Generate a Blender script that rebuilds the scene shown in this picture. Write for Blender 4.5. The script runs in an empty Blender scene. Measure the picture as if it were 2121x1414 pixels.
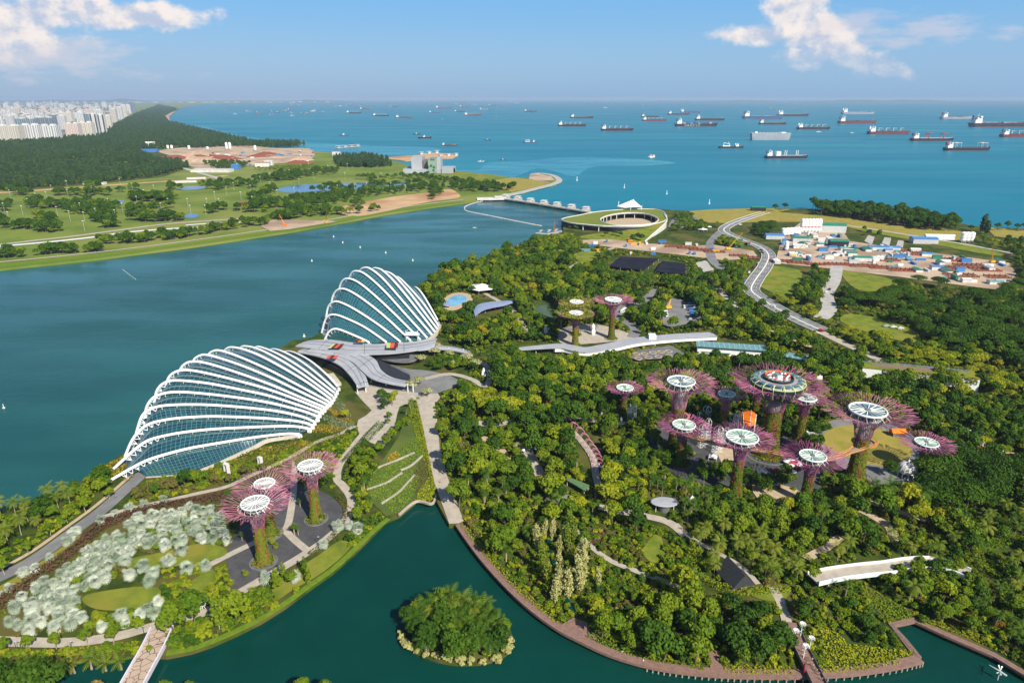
import bpy, math, random
import numpy as np
from mathutils import Vector, Matrix, noise as mnoise
from mathutils.geometry import tessellate_polygon
R = math.radians
C = bpy.context.scene.collection
SC = bpy.context.scene
rnd = random.Random(11)
# ---------------------------------------------------------------- camera, sky, sun, exposure
CAM_H, PITCH, FOC = 200.0, R(19.62), 1414.0
cam = bpy.data.cameras.new('camera'); cam_o = bpy.data.objects.new('camera', cam); C.objects.link(cam_o)
cam.sensor_width = 36.0; cam.lens = 24.0; cam.clip_start = 1.0; cam.clip_end = 150000.0
cam_o.location = (0, 0, CAM_H); cam_o.rotation_euler = (math.pi/2 - PITCH, 0, 0)
SC.camera = cam_o
SC.view_settings.view_transform = 'Standard'; SC.view_settings.look = 'None'
SC.view_settings.exposure = 0.56; SC.view_settings.gamma = 1.0
try:
 SC.cycles.use_denoising = True
 SC.cycles.max_bounces = 6; SC.cycles.diffuse_bounces = 2; SC.cycles.glossy_bounces = 2
 SC.cycles.transmission_bounces = 2; SC.cycles.transparent_max_bounces = 8
 SC.cycles.volume_bounces = 0; SC.cycles.caustics_reflective = False; SC.cycles.caustics_refractive = False
except Exception: pass
SUN_EL = R(40.0)
SUN_DIR = Vector((0.57*math.cos(SUN_EL), -0.82*math.cos(SUN_EL), math.sin(SUN_EL))).normalized()
sun = bpy.data.lights.new('sun', 'SUN'); sun_o = bpy.data.objects.new('sun', sun); C.objects.link(sun_o)
sun.energy = 5.0; sun.angle = R(0.53); sun.color = (1.0, 0.93, 0.80)
sun_o.rotation_euler = SUN_DIR.to_track_quat('Z', 'Y').to_euler(); sun_o.location = (0, -50, 400)
def N(nt, typ, **kw):
 n = nt.nodes.new(typ)
 for k, v in kw.items():
  if k == 'inp':
   for kk, vv in v.items(): n.inputs[kk].default_value = vv
  else: setattr(n, k, v)
 return n
def mth(nt, op, a, b=None, clamp=False):
 n = nt.nodes.new('ShaderNodeMath'); n.operation = op; n.use_clamp = clamp
 for i, v in enumerate((a, b)):
  if v is None: continue
  if isinstance(v, (int, float)): n.inputs[i].default_value = v
  else: nt.links.new(v, n.inputs[i])
 return n.outputs[0]
def sstep(nt, v, lo, hi):
 n = nt.nodes.new('ShaderNodeMapRange'); n.interpolation_type = 'SMOOTHSTEP'
 nt.links.new(v, n.inputs[0]); n.inputs[1].default_value = lo; n.inputs[2].default_value = hi
 return n.outputs[0]
def mixc(nt, f, a, b):
 n = nt.nodes.new('ShaderNodeMix'); n.data_type = 'RGBA'
 for s, v in ((0, f), (6, a), (7, b)):
  if isinstance(v, (int, float)): n.inputs[s].default_value = v
  elif isinstance(v, tuple): n.inputs[s].default_value = (v[0], v[1], v[2], 1)
  else: nt.links.new(v, n.inputs[s])
 return n.outputs[2]
world = bpy.data.worlds.new('World'); SC.world = world; world.use_nodes = True
def build_world():
 nt = world.node_tree; nt.nodes.clear(); L = nt.links
 out = N(nt, 'ShaderNodeOutputWorld'); bg = N(nt, 'ShaderNodeBackground')
 bg.inputs['Strength'].default_value = 0.082
 sky = N(nt, 'ShaderNodeTexSky', sky_type='NISHITA', sun_disc=False)
 sky.sun_elevation = SUN_EL; sky.sun_rotation = math.atan2(SUN_DIR.x, SUN_DIR.y)
 sky.altitude = 200; sky.air_density = 1.0; sky.dust_density = 0.6; sky.ozone_density = 3.0
 tc = N(nt, 'ShaderNodeTexCoord'); sp = N(nt, 'ShaderNodeSeparateXYZ'); L.new(tc.outputs['Generated'], sp.inputs[0])
 y = mth(nt, 'MAXIMUM', sp.outputs[1], 0.05)
 s = mth(nt, 'DIVIDE', sp.outputs[0], y); t = mth(nt, 'DIVIDE', sp.outputs[2], y)
 front = sstep(nt, sp.outputs[1], 0.2, 0.4)
 # deeper blue aloft, grey-violet haze low down (the air above the sea box)
 hz = mth(nt, 'POWER', 2.718, mth(nt, 'MULTIPLY', mth(nt, 'MAXIMUM', sp.outputs[2], 0.0), -21.0))
 left = sstep(nt, s, 0.25, -0.75)
 col = mixc(nt, 1.0, (0, 0, 0), sky.outputs[0])
 blue = mixc(nt, sstep(nt, sp.outputs[2], 0.02, 0.13), (2.55, 4.5, 6.7), (1.45, 4.0, 7.2))
 col = mixc(nt, mth(nt, 'MULTIPLY', sstep(nt, sp.outputs[2], 0.35, 0.10), 0.85), col, blue)
 hazec = mixc(nt, left, (2.35, 3.65, 5.5), (3.0, 3.75, 5.1))
 col = mixc(nt, mth(nt, 'MULTIPLY', hz, 0.85), col, hazec)
 def noise(vs, vt, scs, sct, det, off, rough=0.6):
  cb = N(nt, 'ShaderNodeCombineXYZ'); L.new(mth(nt, 'MULTIPLY', vs, scs), cb.inputs[0]); L.new(mth(nt, 'MULTIPLY', vt, sct), cb.inputs[1])
  cb.inputs[2].default_value = off
  n = N(nt, 'ShaderNodeTexNoise'); L.new(cb.outputs[0], n.inputs['Vector'])
  n.inputs['Scale'].default_value = 1; n.inputs['Detail'].default_value = det; n.inputs['Roughness'].default_value = rough
  return n.outputs[0]
 def blob(cs, ct, rs, rt, rot=0.0):
  ds = mth(nt, 'SUBTRACT', s, cs); dt = mth(nt, 'SUBTRACT', t, ct)
  a = mth(nt, 'DIVIDE', mth(nt, 'ADD', mth(nt, 'MULTIPLY', ds, math.cos(rot)), mth(nt, 'MULTIPLY', dt, math.sin(rot))), rs)
  b = mth(nt, 'DIVIDE', mth(nt, 'SUBTRACT', mth(nt, 'MULTIPLY', dt, math.cos(rot)), mth(nt, 'MULTIPLY', ds, math.sin(rot))), rt)
  d = mth(nt, 'SQRT', mth(nt, 'ADD', mth(nt, 'MULTIPLY', a, a), mth(nt, 'MULTIPLY', b, b)))
  return mth(nt, 'SUBTRACT', 1.0, d)
 def vmax(*a):
  r = a[0]
  for b in a[1:]: r = mth(nt, 'MAXIMUM', r, b)
  return r
 n1 = noise(s, t, 21, 30, 9, 3.1, 0.56)
 n2 = noise(mth(nt, 'SUBTRACT', s, -0.010), mth(nt, 'ADD', t, 0.012), 21, 30, 5, 3.1, 0.56)
 n3 = noise(s, t, 14, 50, 6, 7.7)
 m = vmax(blob(-0.66, 0.098, 0.17, 0.036, 0.15), blob(-0.50, 0.102, 0.13, 0.021, 0.0), blob(-0.70, 0.07, 0.14, 0.03),
   blob(0.378, 0.118, 0.05, 0.045), blob(0.41, 0.080, 0.06, 0.034), blob(0.46, 0.053, 0.075, 0.022, -0.3), blob(0.51, 0.036, 0.05, 0.014, -.2), blob(0.325, 0.078, 0.055, 0.018), blob(0.40, 0.052, 0.05, 0.02))
 dens = mth(nt, 'ADD', mth(nt, 'MULTIPLY', m, 1.15), mth(nt, 'MULTIPLY', mth(nt, 'SUBTRACT', n1, 0.5), 2.2))
 a = mth(nt, 'MULTIPLY', sstep(nt, dens, 0.02, 0.62), front)
 lit = sstep(nt, mth(nt, 'SUBTRACT', n1, n2), -0.16, 0.14)
 cc = mixc(nt, lit, (4.3, 4.9, 6.2), (8.2, 7.4, 6.9))
 # the left bank sinks into haze towards its base
 fade = mth(nt, 'MULTIPLY', a, mth(nt, 'ADD', 0.30, mth(nt, 'MULTIPLY', sstep(nt, t, 0.02, 0.085), 0.62)))
 col = mixc(nt, fade, col, cc)
 # thin cirrus streaks on the right and a dusky veil on the left
 c2 = vmax(blob(0.50, 0.085, 0.22, 0.03), blob(-0.62, 0.052, 0.22, 0.045))
 st = mth(nt, 'MULTIPLY', sstep(nt, mth(nt, 'ADD', c2, mth(nt, 'MULTIPLY', mth(nt, 'SUBTRACT', n3, 0.5), 3.0)), 0.15, 1.1), 0.5)
 col = mixc(nt, mth(nt, 'MULTIPLY', st, front), col, (6.2, 5.7, 6.1))
 L.new(col, bg.inputs['Color']); L.new(bg.outputs[0], out.inputs['Surface'])
build_world()
# ---------------------------------------------------------------- measuring helpers: a point of the photograph on a level plane
cp, sp_ = math.cos(PITCH), math.sin(PITCH)
ZG = 2.5
def G(px, py, z=ZG):
 u, v = px - 1060.5, py - 707.0
 k = (CAM_H - z)/(FOC*sp_ + v*cp)
 return Vector((k*u, k*(FOC*cp - v*sp_), z))
def PX(p):
 dz = CAM_H - p[2]; fwd = p[1]*cp + dz*sp_; dn = dz*cp - p[1]*sp_
 return (1060.5 + FOC*p[0]/fwd, 707.0 + FOC*dn/fwd)
def ZAT(p, py):
 r = (py - 707.0)/FOC
 return CAM_H - p[1]*(sp_ + r*cp)/(cp - r*sp_)
def MPP(p):
 return ((CAM_H - p[2])*sp_ + p[1]*cp)/FOC
def GP(pts, z=ZG): return [G(x, y, z) for x, y in pts]
def inpoly(x, y, poly):
 c = False; n = len(poly); j = n-1
 for i in range(n):
  xi, yi = poly[i][0], poly[i][1]; xj, yj = poly[j][0], poly[j][1]
  if (yi > y) != (yj > y) and x < (xj-xi)*(y-yi)/(yj-yi)+xi: c = not c
  j = i
 return c
def smooth(pts, n=6, closed=False):
 P = [Vector(p) for p in pts]; out = []; m = len(P)
 for i in range(m if closed else m-1):
  if closed: a, b, c, d = P[i-1], P[i], P[(i+1) % m], P[(i+2) % m]
  else: a, b, c, d = P[max(i-1, 0)], P[i], P[i+1], P[min(i+2, m-1)]
  for k in range(n):
   t = k/n
   out.append(0.5*((2*b) + (c-a)*t + (2*a-5*b+4*c-d)*t*t + (3*b-a-3*c+d)*t**3))
 if not closed: out.append(P[-1])
 return out
# ---------------------------------------------------------------- mesh and object helpers
class MB:
 def __init__(s): s.v = []; s.f = []; s.m = []; s.uv = {}
 def add(s, vs, fs, m=0):
  o = len(s.v); s.v += [tuple(v) for v in vs]
  for f in fs: s.f.append(tuple(i+o for i in f)); s.m.append(m)
  return s
 def box(s, c, size, rot=0.0, m=0, top=1.0):
  x, y, z = size[0]/2, size[1]/2, size[2]; ca, sa = math.cos(rot), math.sin(rot); vs = []
  for zz, k in ((0, 1.0), (z, top)):
   for a, b in ((-x, -y), (x, -y), (x, y), (-x, y)):
    a *= k; b *= k
    vs.append((c[0]+a*ca-b*sa, c[1]+a*sa+b*ca, c[2]+zz))
  return s.add(vs, [(0, 3, 2, 1), (4, 5, 6, 7), (0, 1, 5, 4), (1, 2, 6, 5), (2, 3, 7, 6), (3, 0, 4, 7)], m)
 def gable(s, c, size, rot=0.0, m=0, over=0.0):
  x, y, z = size[0]/2+over, size[1]/2+over, size[2]; ca, sa = math.cos(rot), math.sin(rot)
  vs = [(c[0]+a*ca-b*sa, c[1]+a*sa+b*ca, c[2]+h) for a, b, h in ((-x, -y, 0), (x, -y, 0), (x, y, 0), (-x, y, 0), (-x, 0, z), (x, 0, z))]
  return s.add(vs, [(0, 3, 2, 1), (0, 1, 5, 4), (2, 3, 4, 5), (3, 0, 4), (1, 2, 5)], m)
 def prism(s, poly, z0, z1, m=0, mside=None, ztop=None):
  P = [Vector((p[0], p[1], 0)) for p in poly]; n = len(P)
  tri = tessellate_polygon([P])
  zt = ztop or [z1]*n
  vs = [(p.x, p.y, z0) for p in P] + [(p.x, p.y, zt[i]) for i, p in enumerate(P)]
  area = sum(P[i].x*P[(i+1) % n].y-P[(i+1) % n].x*P[i].y for i in range(n))
  f = []
  for t in tri:
   a, b, c = t
   cr = (P[b].x-P[a].x)*(P[c].y-P[a].y)-(P[b].y-P[a].y)*(P[c].x-P[a].x)
   if cr < 0: b, c = c, b
   f.append((a+n, b+n, c+n))
  s.add(vs, f, m)
  o = len(s.v)-2*n
  for i in range(n):
   j = (i+1) % n
   q = (i, j, j+n, i+n) if area > 0 else (j, i, i+n, j+n)
   s.f.append(tuple(k+o for k in q)); s.m.append(m if mside is None else mside)
  return s
 def sheet(s, poly, z, m=0):
  P = [Vector((p[0], p[1], 0)) for p in poly]; f = []
  for a, b, c in tessellate_polygon([P]):
   cr = (P[b].x-P[a].x)*(P[c].y-P[a].y)-(P[b].y-P[a].y)*(P[c].x-P[a].x)
   f.append((a, b, c) if cr > 0 else (a, c, b))
  return s.add([(p.x, p.y, z) for p in P], f, m)
 def tube(s, pts, r, n=6, m=0, flat=1.0, cap=False):
  P = [Vector(p) for p in pts]; k = len(P); rings = []
  rr = r if isinstance(r, (list, tuple)) else [r]*k
  up = Vector((0, 0, 1))
  for i, p in enumerate(P):
   d = (P[min(i+1, k-1)]-P[max(i-1, 0)])
   d = d.normalized() if d.length > 1e-9 else Vector((0, 0, 1))
   a = d.cross(up)
   if a.length < 0.05: a = d.cross(Vector((1, 0, 0)))
   a.normalize(); b = a.cross(d)
   rings += [p + (a*math.cos(2*math.pi*j/n) + b*math.sin(2*math.pi*j/n)*flat)*rr[i] for j in range(n)]
  f = [(i*n+j, i*n+(j+1) % n, (i+1)*n+(j+1) % n, (i+1)*n+j) for i in range(k-1) for j in range(n)]
  if cap: f += [tuple(range(n-1, -1, -1)), tuple((k-1)*n+j for j in range(n))]
  return s.add(rings, f, m)
 def lathe(s, prof, n=24, c=(0, 0, 0), m=0, cap=True):
  vs = [(c[0]+r*math.cos(2*math.pi*j/n), c[1]+r*math.sin(2*math.pi*j/n), c[2]+z) for r, z in prof for j in range(n)]
  k = len(prof)
  f = [(i*n+j, i*n+(j+1) % n, (i+1)*n+(j+1) % n, (i+1)*n+j) for i in range(k-1) for j in range(n)]
  if cap: f.append(tuple((k-1)*n+j for j in range(n)))
  return s.add(vs, f, m)
 def ribbon(s, pts, w, z=None, m=0, thick=0.0):
  P = [Vector(p) for p in pts]; k = len(P); l, r = [], []
  for i, p in enumerate(P):
   d = P[min(i+1, k-1)]-P[max(i-1, 0)]; d.z = 0; d.normalize(); nn = Vector((-d.y, d.x, 0))
   ww = (w[i] if isinstance(w, (list, tuple)) else w)/2; q = p.copy()
   if z is not None: q.z = z
   l.append(q+nn*ww); r.append(q-nn*ww)
  vs = l+r; f = [(i, i+k, i+k+1, i+1) for i in range(k-1)]
  s.add(vs, f, m)
  if thick:
   vs2 = vs+[Vector((q[0], q[1], q[2]-thick)) for q in vs]; t = 2*k
   f = [(i+t, i+1+t, i+k+1+t, i+k+t) for i in range(k-1)]
   f += [(i, i+1, i+1+t, i+t) for i in range(k-1)]+[(i+k+1, i+k, i+k+t, i+k+1+t) for i in range(k-1)]
   f += [(0, t, k+t, k), (k-1, 2*k-1, 2*k-1+t, k-1+t)]
   s.add(vs2, f, m)
  return s
 def build(s, name, mats, parent=None, sm=False):
  me = bpy.data.meshes.new(name); me.from_pydata(s.v, [], s.f)
  if not isinstance(mats, (list, tuple)): mats = [mats]
  for x in mats: me.materials.append(x)
  if len(mats) > 1: me.polygons.foreach_set('material_index', s.m)
  if sm: me.polygons.foreach_set('use_smooth', [True]*len(s.f))
  me.update()
  return link(name, me, parent)
def link(name, me, parent=None):
 o = bpy.data.objects.new(name, me); C.objects.link(o)
 if parent is not None: o.parent = parent
 return o
def tag(o, label, cat, group=None, kind=None):
 o['label'] = label; o['category'] = cat
 if group: o['group'] = group
 if kind: o['kind'] = kind
 return o
def struct(o, label, cat): return tag(o, label, cat, None, 'structure')
def empty(name, loc=(0, 0, 0), rz=0.0):
 o = bpy.data.objects.new(name, None); C.objects.link(o); o.location = loc; o.rotation_euler = (0, 0, rz)
 o.empty_display_size = 1; return o
def dup(root, loc=None, rz=None, sc=None):
 def cp_(o, par):
  c = o.copy(); C.objects.link(c); c.parent = par
  for ch in KIDS.get(o.name, ()): cp_(ch, c)
  return c
 KIDS = {}
 for ch in root.children_recursive: KIDS.setdefault(ch.parent.name, []).append(ch)
 c = cp_(root, None)
 if loc is not None: c.location = loc
 if rz is not None: c.rotation_euler[2] = rz
 if sc is not None: c.scale = sc if isinstance(sc, (tuple, list, Vector)) else (sc, sc, sc)
 return c
# ---------------------------------------------------------------- materials
def mat(name, c1, c2=None, scale=0.3, rough=0.7, spec=0.3, metal=0.0, detail=4, bump=0.0, c3=None, coord='Object', lo=0.35, hi=0.65):
 m = bpy.data.materials.new(name); m.use_nodes = True; nt = m.node_tree; b = nt.nodes['Principled BSDF']
 b.inputs['Roughness'].default_value = rough; b.inputs['Specular IOR Level'].default_value = spec; b.inputs['Metallic'].default_value = metal
 if c2 is None: c2 = tuple(x*0.8 for x in c1)
 tc = N(nt, 'ShaderNodeTexCoord')
 n = N(nt, 'ShaderNodeTexNoise', inp={'Scale': scale, 'Detail': detail, 'Roughness': 0.65}); nt.links.new(tc.outputs[coord], n.inputs['Vector'])
 col = mixc(nt, sstep(nt, n.outputs[0], lo, hi), c1, c2)
 if c3:
  n2 = N(nt, 'ShaderNodeTexNoise', inp={'Scale': scale*0.27, 'Detail': 3}); nt.links.new(tc.outputs[coord], n2.inputs['Vector'])
  col = mixc(nt, sstep(nt, n2.outputs[0], 0.48, 0.62), col, c3)
 nt.links.new(col, b.inputs['Base Color'])
 if bump:
  bp = N(nt, 'ShaderNodeBump', inp={'Strength': bump}); nt.links.new(n.outputs[0], bp.inputs['Height']); nt.links.new(bp.outputs[0], b.inputs['Normal'])
 return m
def leafmat(name, c1, c2, c3=None, transl=0.2, rscale=0.9):
 m = bpy.data.materials.new(name); m.use_nodes = True; nt = m.node_tree; b = nt.nodes['Principled BSDF']
 b.inputs['Roughness'].default_value = 0.6; b.inputs['Specular IOR Level'].default_value = 0.10
 oi = N(nt, 'ShaderNodeObjectInfo'); tc = N(nt, 'ShaderNodeTexCoord')
 n = N(nt, 'ShaderNodeTexNoise', inp={'Scale': rscale, 'Detail': 3}); nt.links.new(tc.outputs['Object'], n.inputs['Vector'])
 f = mth(nt, 'ADD', mth(nt, 'MULTIPLY', oi.outputs['Random'], 0.75), mth(nt, 'MULTIPLY', mth(nt, 'SUBTRACT', n.outputs[0], 0.37), 1.1), True)
 col = mixc(nt, f, c1, c2)
 if c3: col = mixc(nt, sstep(nt, oi.outputs['Random'], 0.80, 0.97), col, c3)
 nt.links.new(col, b.inputs['Base Color'])
 if transl:
  tr = N(nt, 'ShaderNodeBsdfTranslucent'); nt.links.new(col, tr.inputs[0])
  mx = N(nt, 'ShaderNodeMixShader', inp={0: transl}); nt.links.new(b.outputs[0], mx.inputs[1]); nt.links.new(tr.outputs[0], mx.inputs[2])
  nt.links.new(mx.outputs[0], nt.nodes['Material Output'].inputs['Surface'])
 return m
def water(name, c1, c2, rough=0.12, bump=0.3, wave=0.15, patch=0.004, spec=0.4, lo=0.35, hi=0.68, stretch=(1, 1)):
 m = bpy.data.materials.new(name); m.use_nodes = True; nt = m.node_tree; b = nt.nodes['Principled BSDF']
 b.inputs['Roughness'].default_value = rough; b.inputs['IOR'].default_value = 1.33; b.inputs['Specular IOR Level'].default_value = spec
 tc = N(nt, 'ShaderNodeTexCoord')
 mp = N(nt, 'ShaderNodeMapping', inp={'Scale': (stretch[0], stretch[1], 1), 'Rotation': (0, 0, 0.35)}); nt.links.new(tc.outputs['Object'], mp.inputs[0])
 n = N(nt, 'ShaderNodeTexNoise', inp={'Scale': patch, 'Detail': 5, 'Roughness': 0.55}); nt.links.new(mp.outputs[0], n.inputs['Vector'])
 nt.links.new(mixc(nt, sstep(nt, n.outputs[0], lo, hi), c1, c2), b.inputs['Base Color'])
 w = N(nt, 'ShaderNodeTexNoise', inp={'Scale': wave, 'Detail': 5, 'Roughness': 0.6}); nt.links.new(mp.outputs[0], w.inputs['Vector'])
 n5 = N(nt, 'ShaderNodeTexNoise', inp={'Scale': patch*2.6, 'Detail': 3}); nt.links.new(mp.outputs[0], n5.inputs['Vector'])
 bp = N(nt, 'ShaderNodeBump', inp={'Distance': 1.0}); nt.links.new(w.outputs[0], bp.inputs['Height'])
 nt.links.new(mth(nt, 'MULTIPLY', mth(nt, 'ADD', 0.25, sstep(nt, n5.outputs[0], 0.35, 0.65)), bump), bp.inputs['Strength'])
 nt.links.new(bp.outputs[0], b.inputs['Normal'])
 nt.links.new(mth(nt, 'ADD', rough*(.6 if rough < .3 else .9), mth(nt, 'MULTIPLY', sstep(nt, n5.outputs[0], 0.36, 0.64), rough*(.9 if rough < .3 else .25))), b.inputs['Roughness'])
 return m
M = {}
M['white'] = mat('white paint', (0.80, 0.80, 0.78), (0.70, 0.71, 0.70), 0.5, 0.45, 0.4)
M['offwhite'] = mat('weathered white', (0.62, 0.61, 0.58), (0.50, 0.49, 0.47), 0.2, 0.6)
M['conc'] = mat('concrete', (0.42, 0.40, 0.37), (0.33, 0.32, 0.30), 0.15, 0.8)
M['dconc'] = mat('dark concrete', (0.16, 0.16, 0.16), (0.11, 0.11, 0.12), 0.15, 0.8)
M['asphalt'] = mat('asphalt', (0.075, 0.075, 0.08), (0.055, 0.055, 0.06), 0.2, 0.85)
M['road'] = mat('pale road', (0.20, 0.20, 0.20), (0.15, 0.15, 0.155), 0.08, 0.85)
M['path'] = mat('pale paving', (0.42, 0.37, 0.30), (0.34, 0.30, 0.25), 0.25, 0.85)
M['sandpath'] = mat('buff paving', (0.46, 0.36, 0.24), (0.38, 0.29, 0.19), 0.3, 0.85)
M['deck'] = mat('timber deck', (0.24, 0.145, 0.115), (0.18, 0.11, 0.09), 0.8, 0.8)
M['lawn'] = mat('lawn', (0.185, 0.21, 0.025), (0.10, 0.145, 0.015), 0.11, 0.9, 0.1, 0, 9, 0, c3=(0.20, 0.19, 0.03))
M['golf'] = mat('golf grass', (0.16, 0.205, 0.035), (0.10, 0.15, 0.022), 0.012, 0.9, 0.1, c3=(0.19, 0.21, 0.05))
M['bank'] = mat('bright bank grass', (0.09, 0.165, 0.012), (0.14, 0.20, 0.018), 0.35, 0.9, 0.1)
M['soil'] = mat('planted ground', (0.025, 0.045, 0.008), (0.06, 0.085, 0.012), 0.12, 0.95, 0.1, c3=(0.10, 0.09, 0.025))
M['drygrass'] = mat('dry grass', (0.30, 0.24, 0.055), (0.22, 0.20, 0.04), 0.08, 0.9, 0.1)
M['scrub'] = mat('scrub', (0.10, 0.13, 0.03), (0.06, 0.09, 0.02), 0.02, 0.9, 0.1)
M['sand'] = mat('sand', (0.50, 0.34, 0.19), (0.42, 0.27, 0.145), 0.03, 0.95, 0.1, c3=(0.36, 0.20, 0.11))
M['sitesand'] = mat('construction ground', (0.46, 0.36, 0.26), (0.38, 0.28, 0.20), 0.05, 0.95, 0.1, c3=(0.30, 0.21, 0.15))
M['red'] = mat('red paint', (0.55, 0.035, 0.02), None, 1, 0.5)
M['orange'] = mat('orange fabric', (0.80, 0.19, 0.005), (0.70, 0.14, 0.004), 0.4, 0.6)
M['rust'] = mat('red oxide steel', (0.28, 0.075, 0.04), (0.18, 0.06, 0.035), 0.3, 0.7)
M['yellow'] = mat('yellow paint', (0.75, 0.42, 0.03), None, 1, 0.5)
M['blue'] = mat('blue paint', (0.06, 0.20, 0.48), None, 1, 0.5)
M['green'] = mat('green sheet roof', (0.03, 0.20, 0.13), (0.025, 0.15, 0.10), 0.3, 0.5)
M['teal'] = mat('teal glass roof', (0.16, 0.33, 0.33), (0.10, 0.24, 0.25), 0.4, 0.25, 0.5)
M['dark'] = mat('dark metal', (0.03, 0.032, 0.038), (0.02, 0.02, 0.024), 0.3, 0.5)
M['grey'] = mat('grey metal roof', (0.36, 0.37, 0.40), (0.31, 0.32, 0.35), 0.1, 0.5, 0.4)
M['steel'] = mat('pale steel', (0.50, 0.51, 0.52), (0.42, 0.43, 0.44), 0.5, 0.45, 0.4)
M['bark'] = mat('bark', (0.16, 0.11, 0.07), (0.10, 0.075, 0.05), 1.5, 0.9)
M['palebark'] = mat('pale bark', (0.36, 0.30, 0.22), (0.25, 0.20, 0.15), 1.5, 0.9)
M['skin'] = mat('skin', (0.45, 0.28, 0.19), None, 3, 0.6)
M['vertleaf'] = leafmat('trunk planting', (0.08, 0.13, 0.012), (0.20, 0.20, 0.022), None, 0.2, 0.8)
def leafquads(pts, nrm, size, rng, jit=0.7):
 n = len(pts); P = np.asarray(pts, float); Nn = np.asarray(nrm, float)+rng.normal(0, jit, (n, 3)); Nn /= np.linalg.norm(Nn, axis=1)[:, None]
 a = np.cross(Nn, rng.normal(0, 1, (n, 3))); a /= np.linalg.norm(a, axis=1)[:, None]+1e-9; b = np.cross(Nn, a)
 s = size*rng.uniform(0.6, 1.25, n)[:, None]
 V = np.stack([P+a*s*0.62, P+b*s*0.42, P-a*s*0.62, P-b*s*0.42], 1).reshape(-1, 3)
 return V, np.arange(4*n).reshape(-1, 4)
def npmesh(name, V, F, mats, mi=None, smooth_=False):
 me = bpy.data.meshes.new(name); V = np.asarray(V, np.float32); F = np.asarray(F, np.int32); nf = len(F)
 me.vertices.add(len(V)); me.vertices.foreach_set('co', V.ravel()); me.loops.add(nf*4); me.loops.foreach_set('vertex_index', F.ravel())
 me.polygons.add(nf); me.polygons.foreach_set('loop_start', np.arange(0, nf*4, 4, dtype=np.int32)); me.polygons.foreach_set('loop_total', np.full(nf, 4, np.int32))
 for m in (mats if isinstance(mats, (list, tuple)) else [mats]): me.materials.append(m)
 if mi is not None: me.polygons.foreach_set('material_index', np.asarray(mi, np.int32))
 me.update(calc_edges=True); return me
# ---------------------------------------------------------------- the setting: water, land, paths, lawns
def offset(P, d):
 out = []
 for i, p in enumerate(P):
  t = P[min(i+1, len(P)-1)]-P[max(i-1, 0)]; t.z = 0; t.normalize(); out.append(p+Vector((-t.y, t.x, 0))*d)
 return out
NOEXC = ('reservoir_water', 'lake_water', 'shallow_water', 'forest_floor', 'city_ground', 'ground', 'bare_ground')
LAY = [0]; EXC = []
def exc(px, p=1.0): EXC.append((px, min(x for x, y in px), max(x for x, y in px), min(y for x, y in px), max(y for x, y in px), p))
def flat(name, px, z, m, label, cat, kind='structure', sm=0, base=ZG):
 LAY[0] += 1; z += LAY[0]*0.004
 P = GP(px, base)
 if sm: P = smooth(P, sm, True)
 if name not in NOEXC: exc([PX(p) for p in P], 0.85)
 return tag(MB().sheet(P, z).build(name, m), label, cat, None, kind)
def strip(name, px, w, z, m, label, cat, sm=5, base=ZG, thick=0.0, kind='structure'):
 LAY[0] += 1; z += LAY[0]*0.004
 P = smooth(GP(px, base), sm)
 a_, b_ = offset(P, w/2 if isinstance(w, (int, float)) else 3), offset(P, -w/2 if isinstance(w, (int, float)) else -3)
 exc([PX(p) for p in a_+b_[::-1]], 0.75)
 return tag(MB().ribbon(P, w, z, 0, thick).build(name, m), label, cat, None, kind)
M['sea'] = water('open sea', (0.003, 0.142, 0.218), (0.007, 0.185, 0.25), 0.36, 0.25, 0.05, 0.0011, 0.09, 0.40, 0.72, (0.5, 1.6))
M['bay'] = water('reservoir water', (0.005, 0.058, 0.058), (0.015, 0.098, 0.094), 0.22, 0.40, 0.11, 0.0055, 0.30, 0.36, 0.66, (0.45, 1.3))
M['lake'] = water('lake water', (0.0015, 0.035, 0.028), (0.002, 0.043, 0.034), 0.10, 0.10, 0.25, 0.02, 0.32)
M['shoal'] = water('shallow sea', (0.03, 0.23, 0.29), (0.010, 0.165, 0.265), 0.3, 0.3, 0.05, 0.006, 0.16, 0.38, 0.62, (0.6, 1.8))
o = MB().add([(-60000, -2600, 0), (60000, -2600, 0), (60000, 60000, 0), (-60000, 60000, 0)], [(0, 1, 2, 3)]).build('sea', M['sea'])
struct(o, 'open blue sea stretching to the horizon behind the anchored ships', 'sea')
bay = [(-300, 610), (-300, 1210), (0, 1075), (150, 1030), (285, 940), (560, 760), (660, 720), (800, 690), (880, 600), (1000, 545), (1140, 500), (1170, 480), (1180, 450), (1237, 440), (1160, 424), (1040, 410), (1000, 405), (700, 455), (200, 530)]
flat('reservoir_water', bay, 0.12, M['bay'], 'teal water of the reservoir between golf course and glass domes', 'water', base=0.1)
lake = [(-330, 1330), (0, 1350), (300, 1320), (420, 1300), (640, 1180), (800, 1050), (880, 1010), (940, 1020), (1000, 1090), (1200, 1290), (1500, 1360), (1840, 1340), (1820, 1260), (1900, 1255), (2121, 1360), (2400, 1500), (2400, 1800), (-330, 1800)]
flat('lake_water', lake, 0.16, M['lake'], 'dark green lake water round the small palm island', 'water', base=0.1)
sh = [(990, 352), (1010, 338), (1080, 334), (1180, 326), (1330, 330), (1400, 338), (1330, 344), (1230, 346), (1190, 366), (1150, 356), (1110, 350), (1060, 368), (990, 366), (930, 352)]
flat('shallow_water', sh, 0.20, M['shoal'], 'paler turquoise shallow water streak off the breakwater tip', 'water', sm=5, base=0.1)
sh = [(400, 268), (420, 262), (500, 282), (600, 292), (760, 302), (900, 306), (890, 318), (760, 322), (600, 308), (520, 302)]
flat('shallow_water', sh, 0.20, M['shoal'], 'pale turquoise shallows along the far wooded coast', 'water', sm=5, base=0.1)
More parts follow.
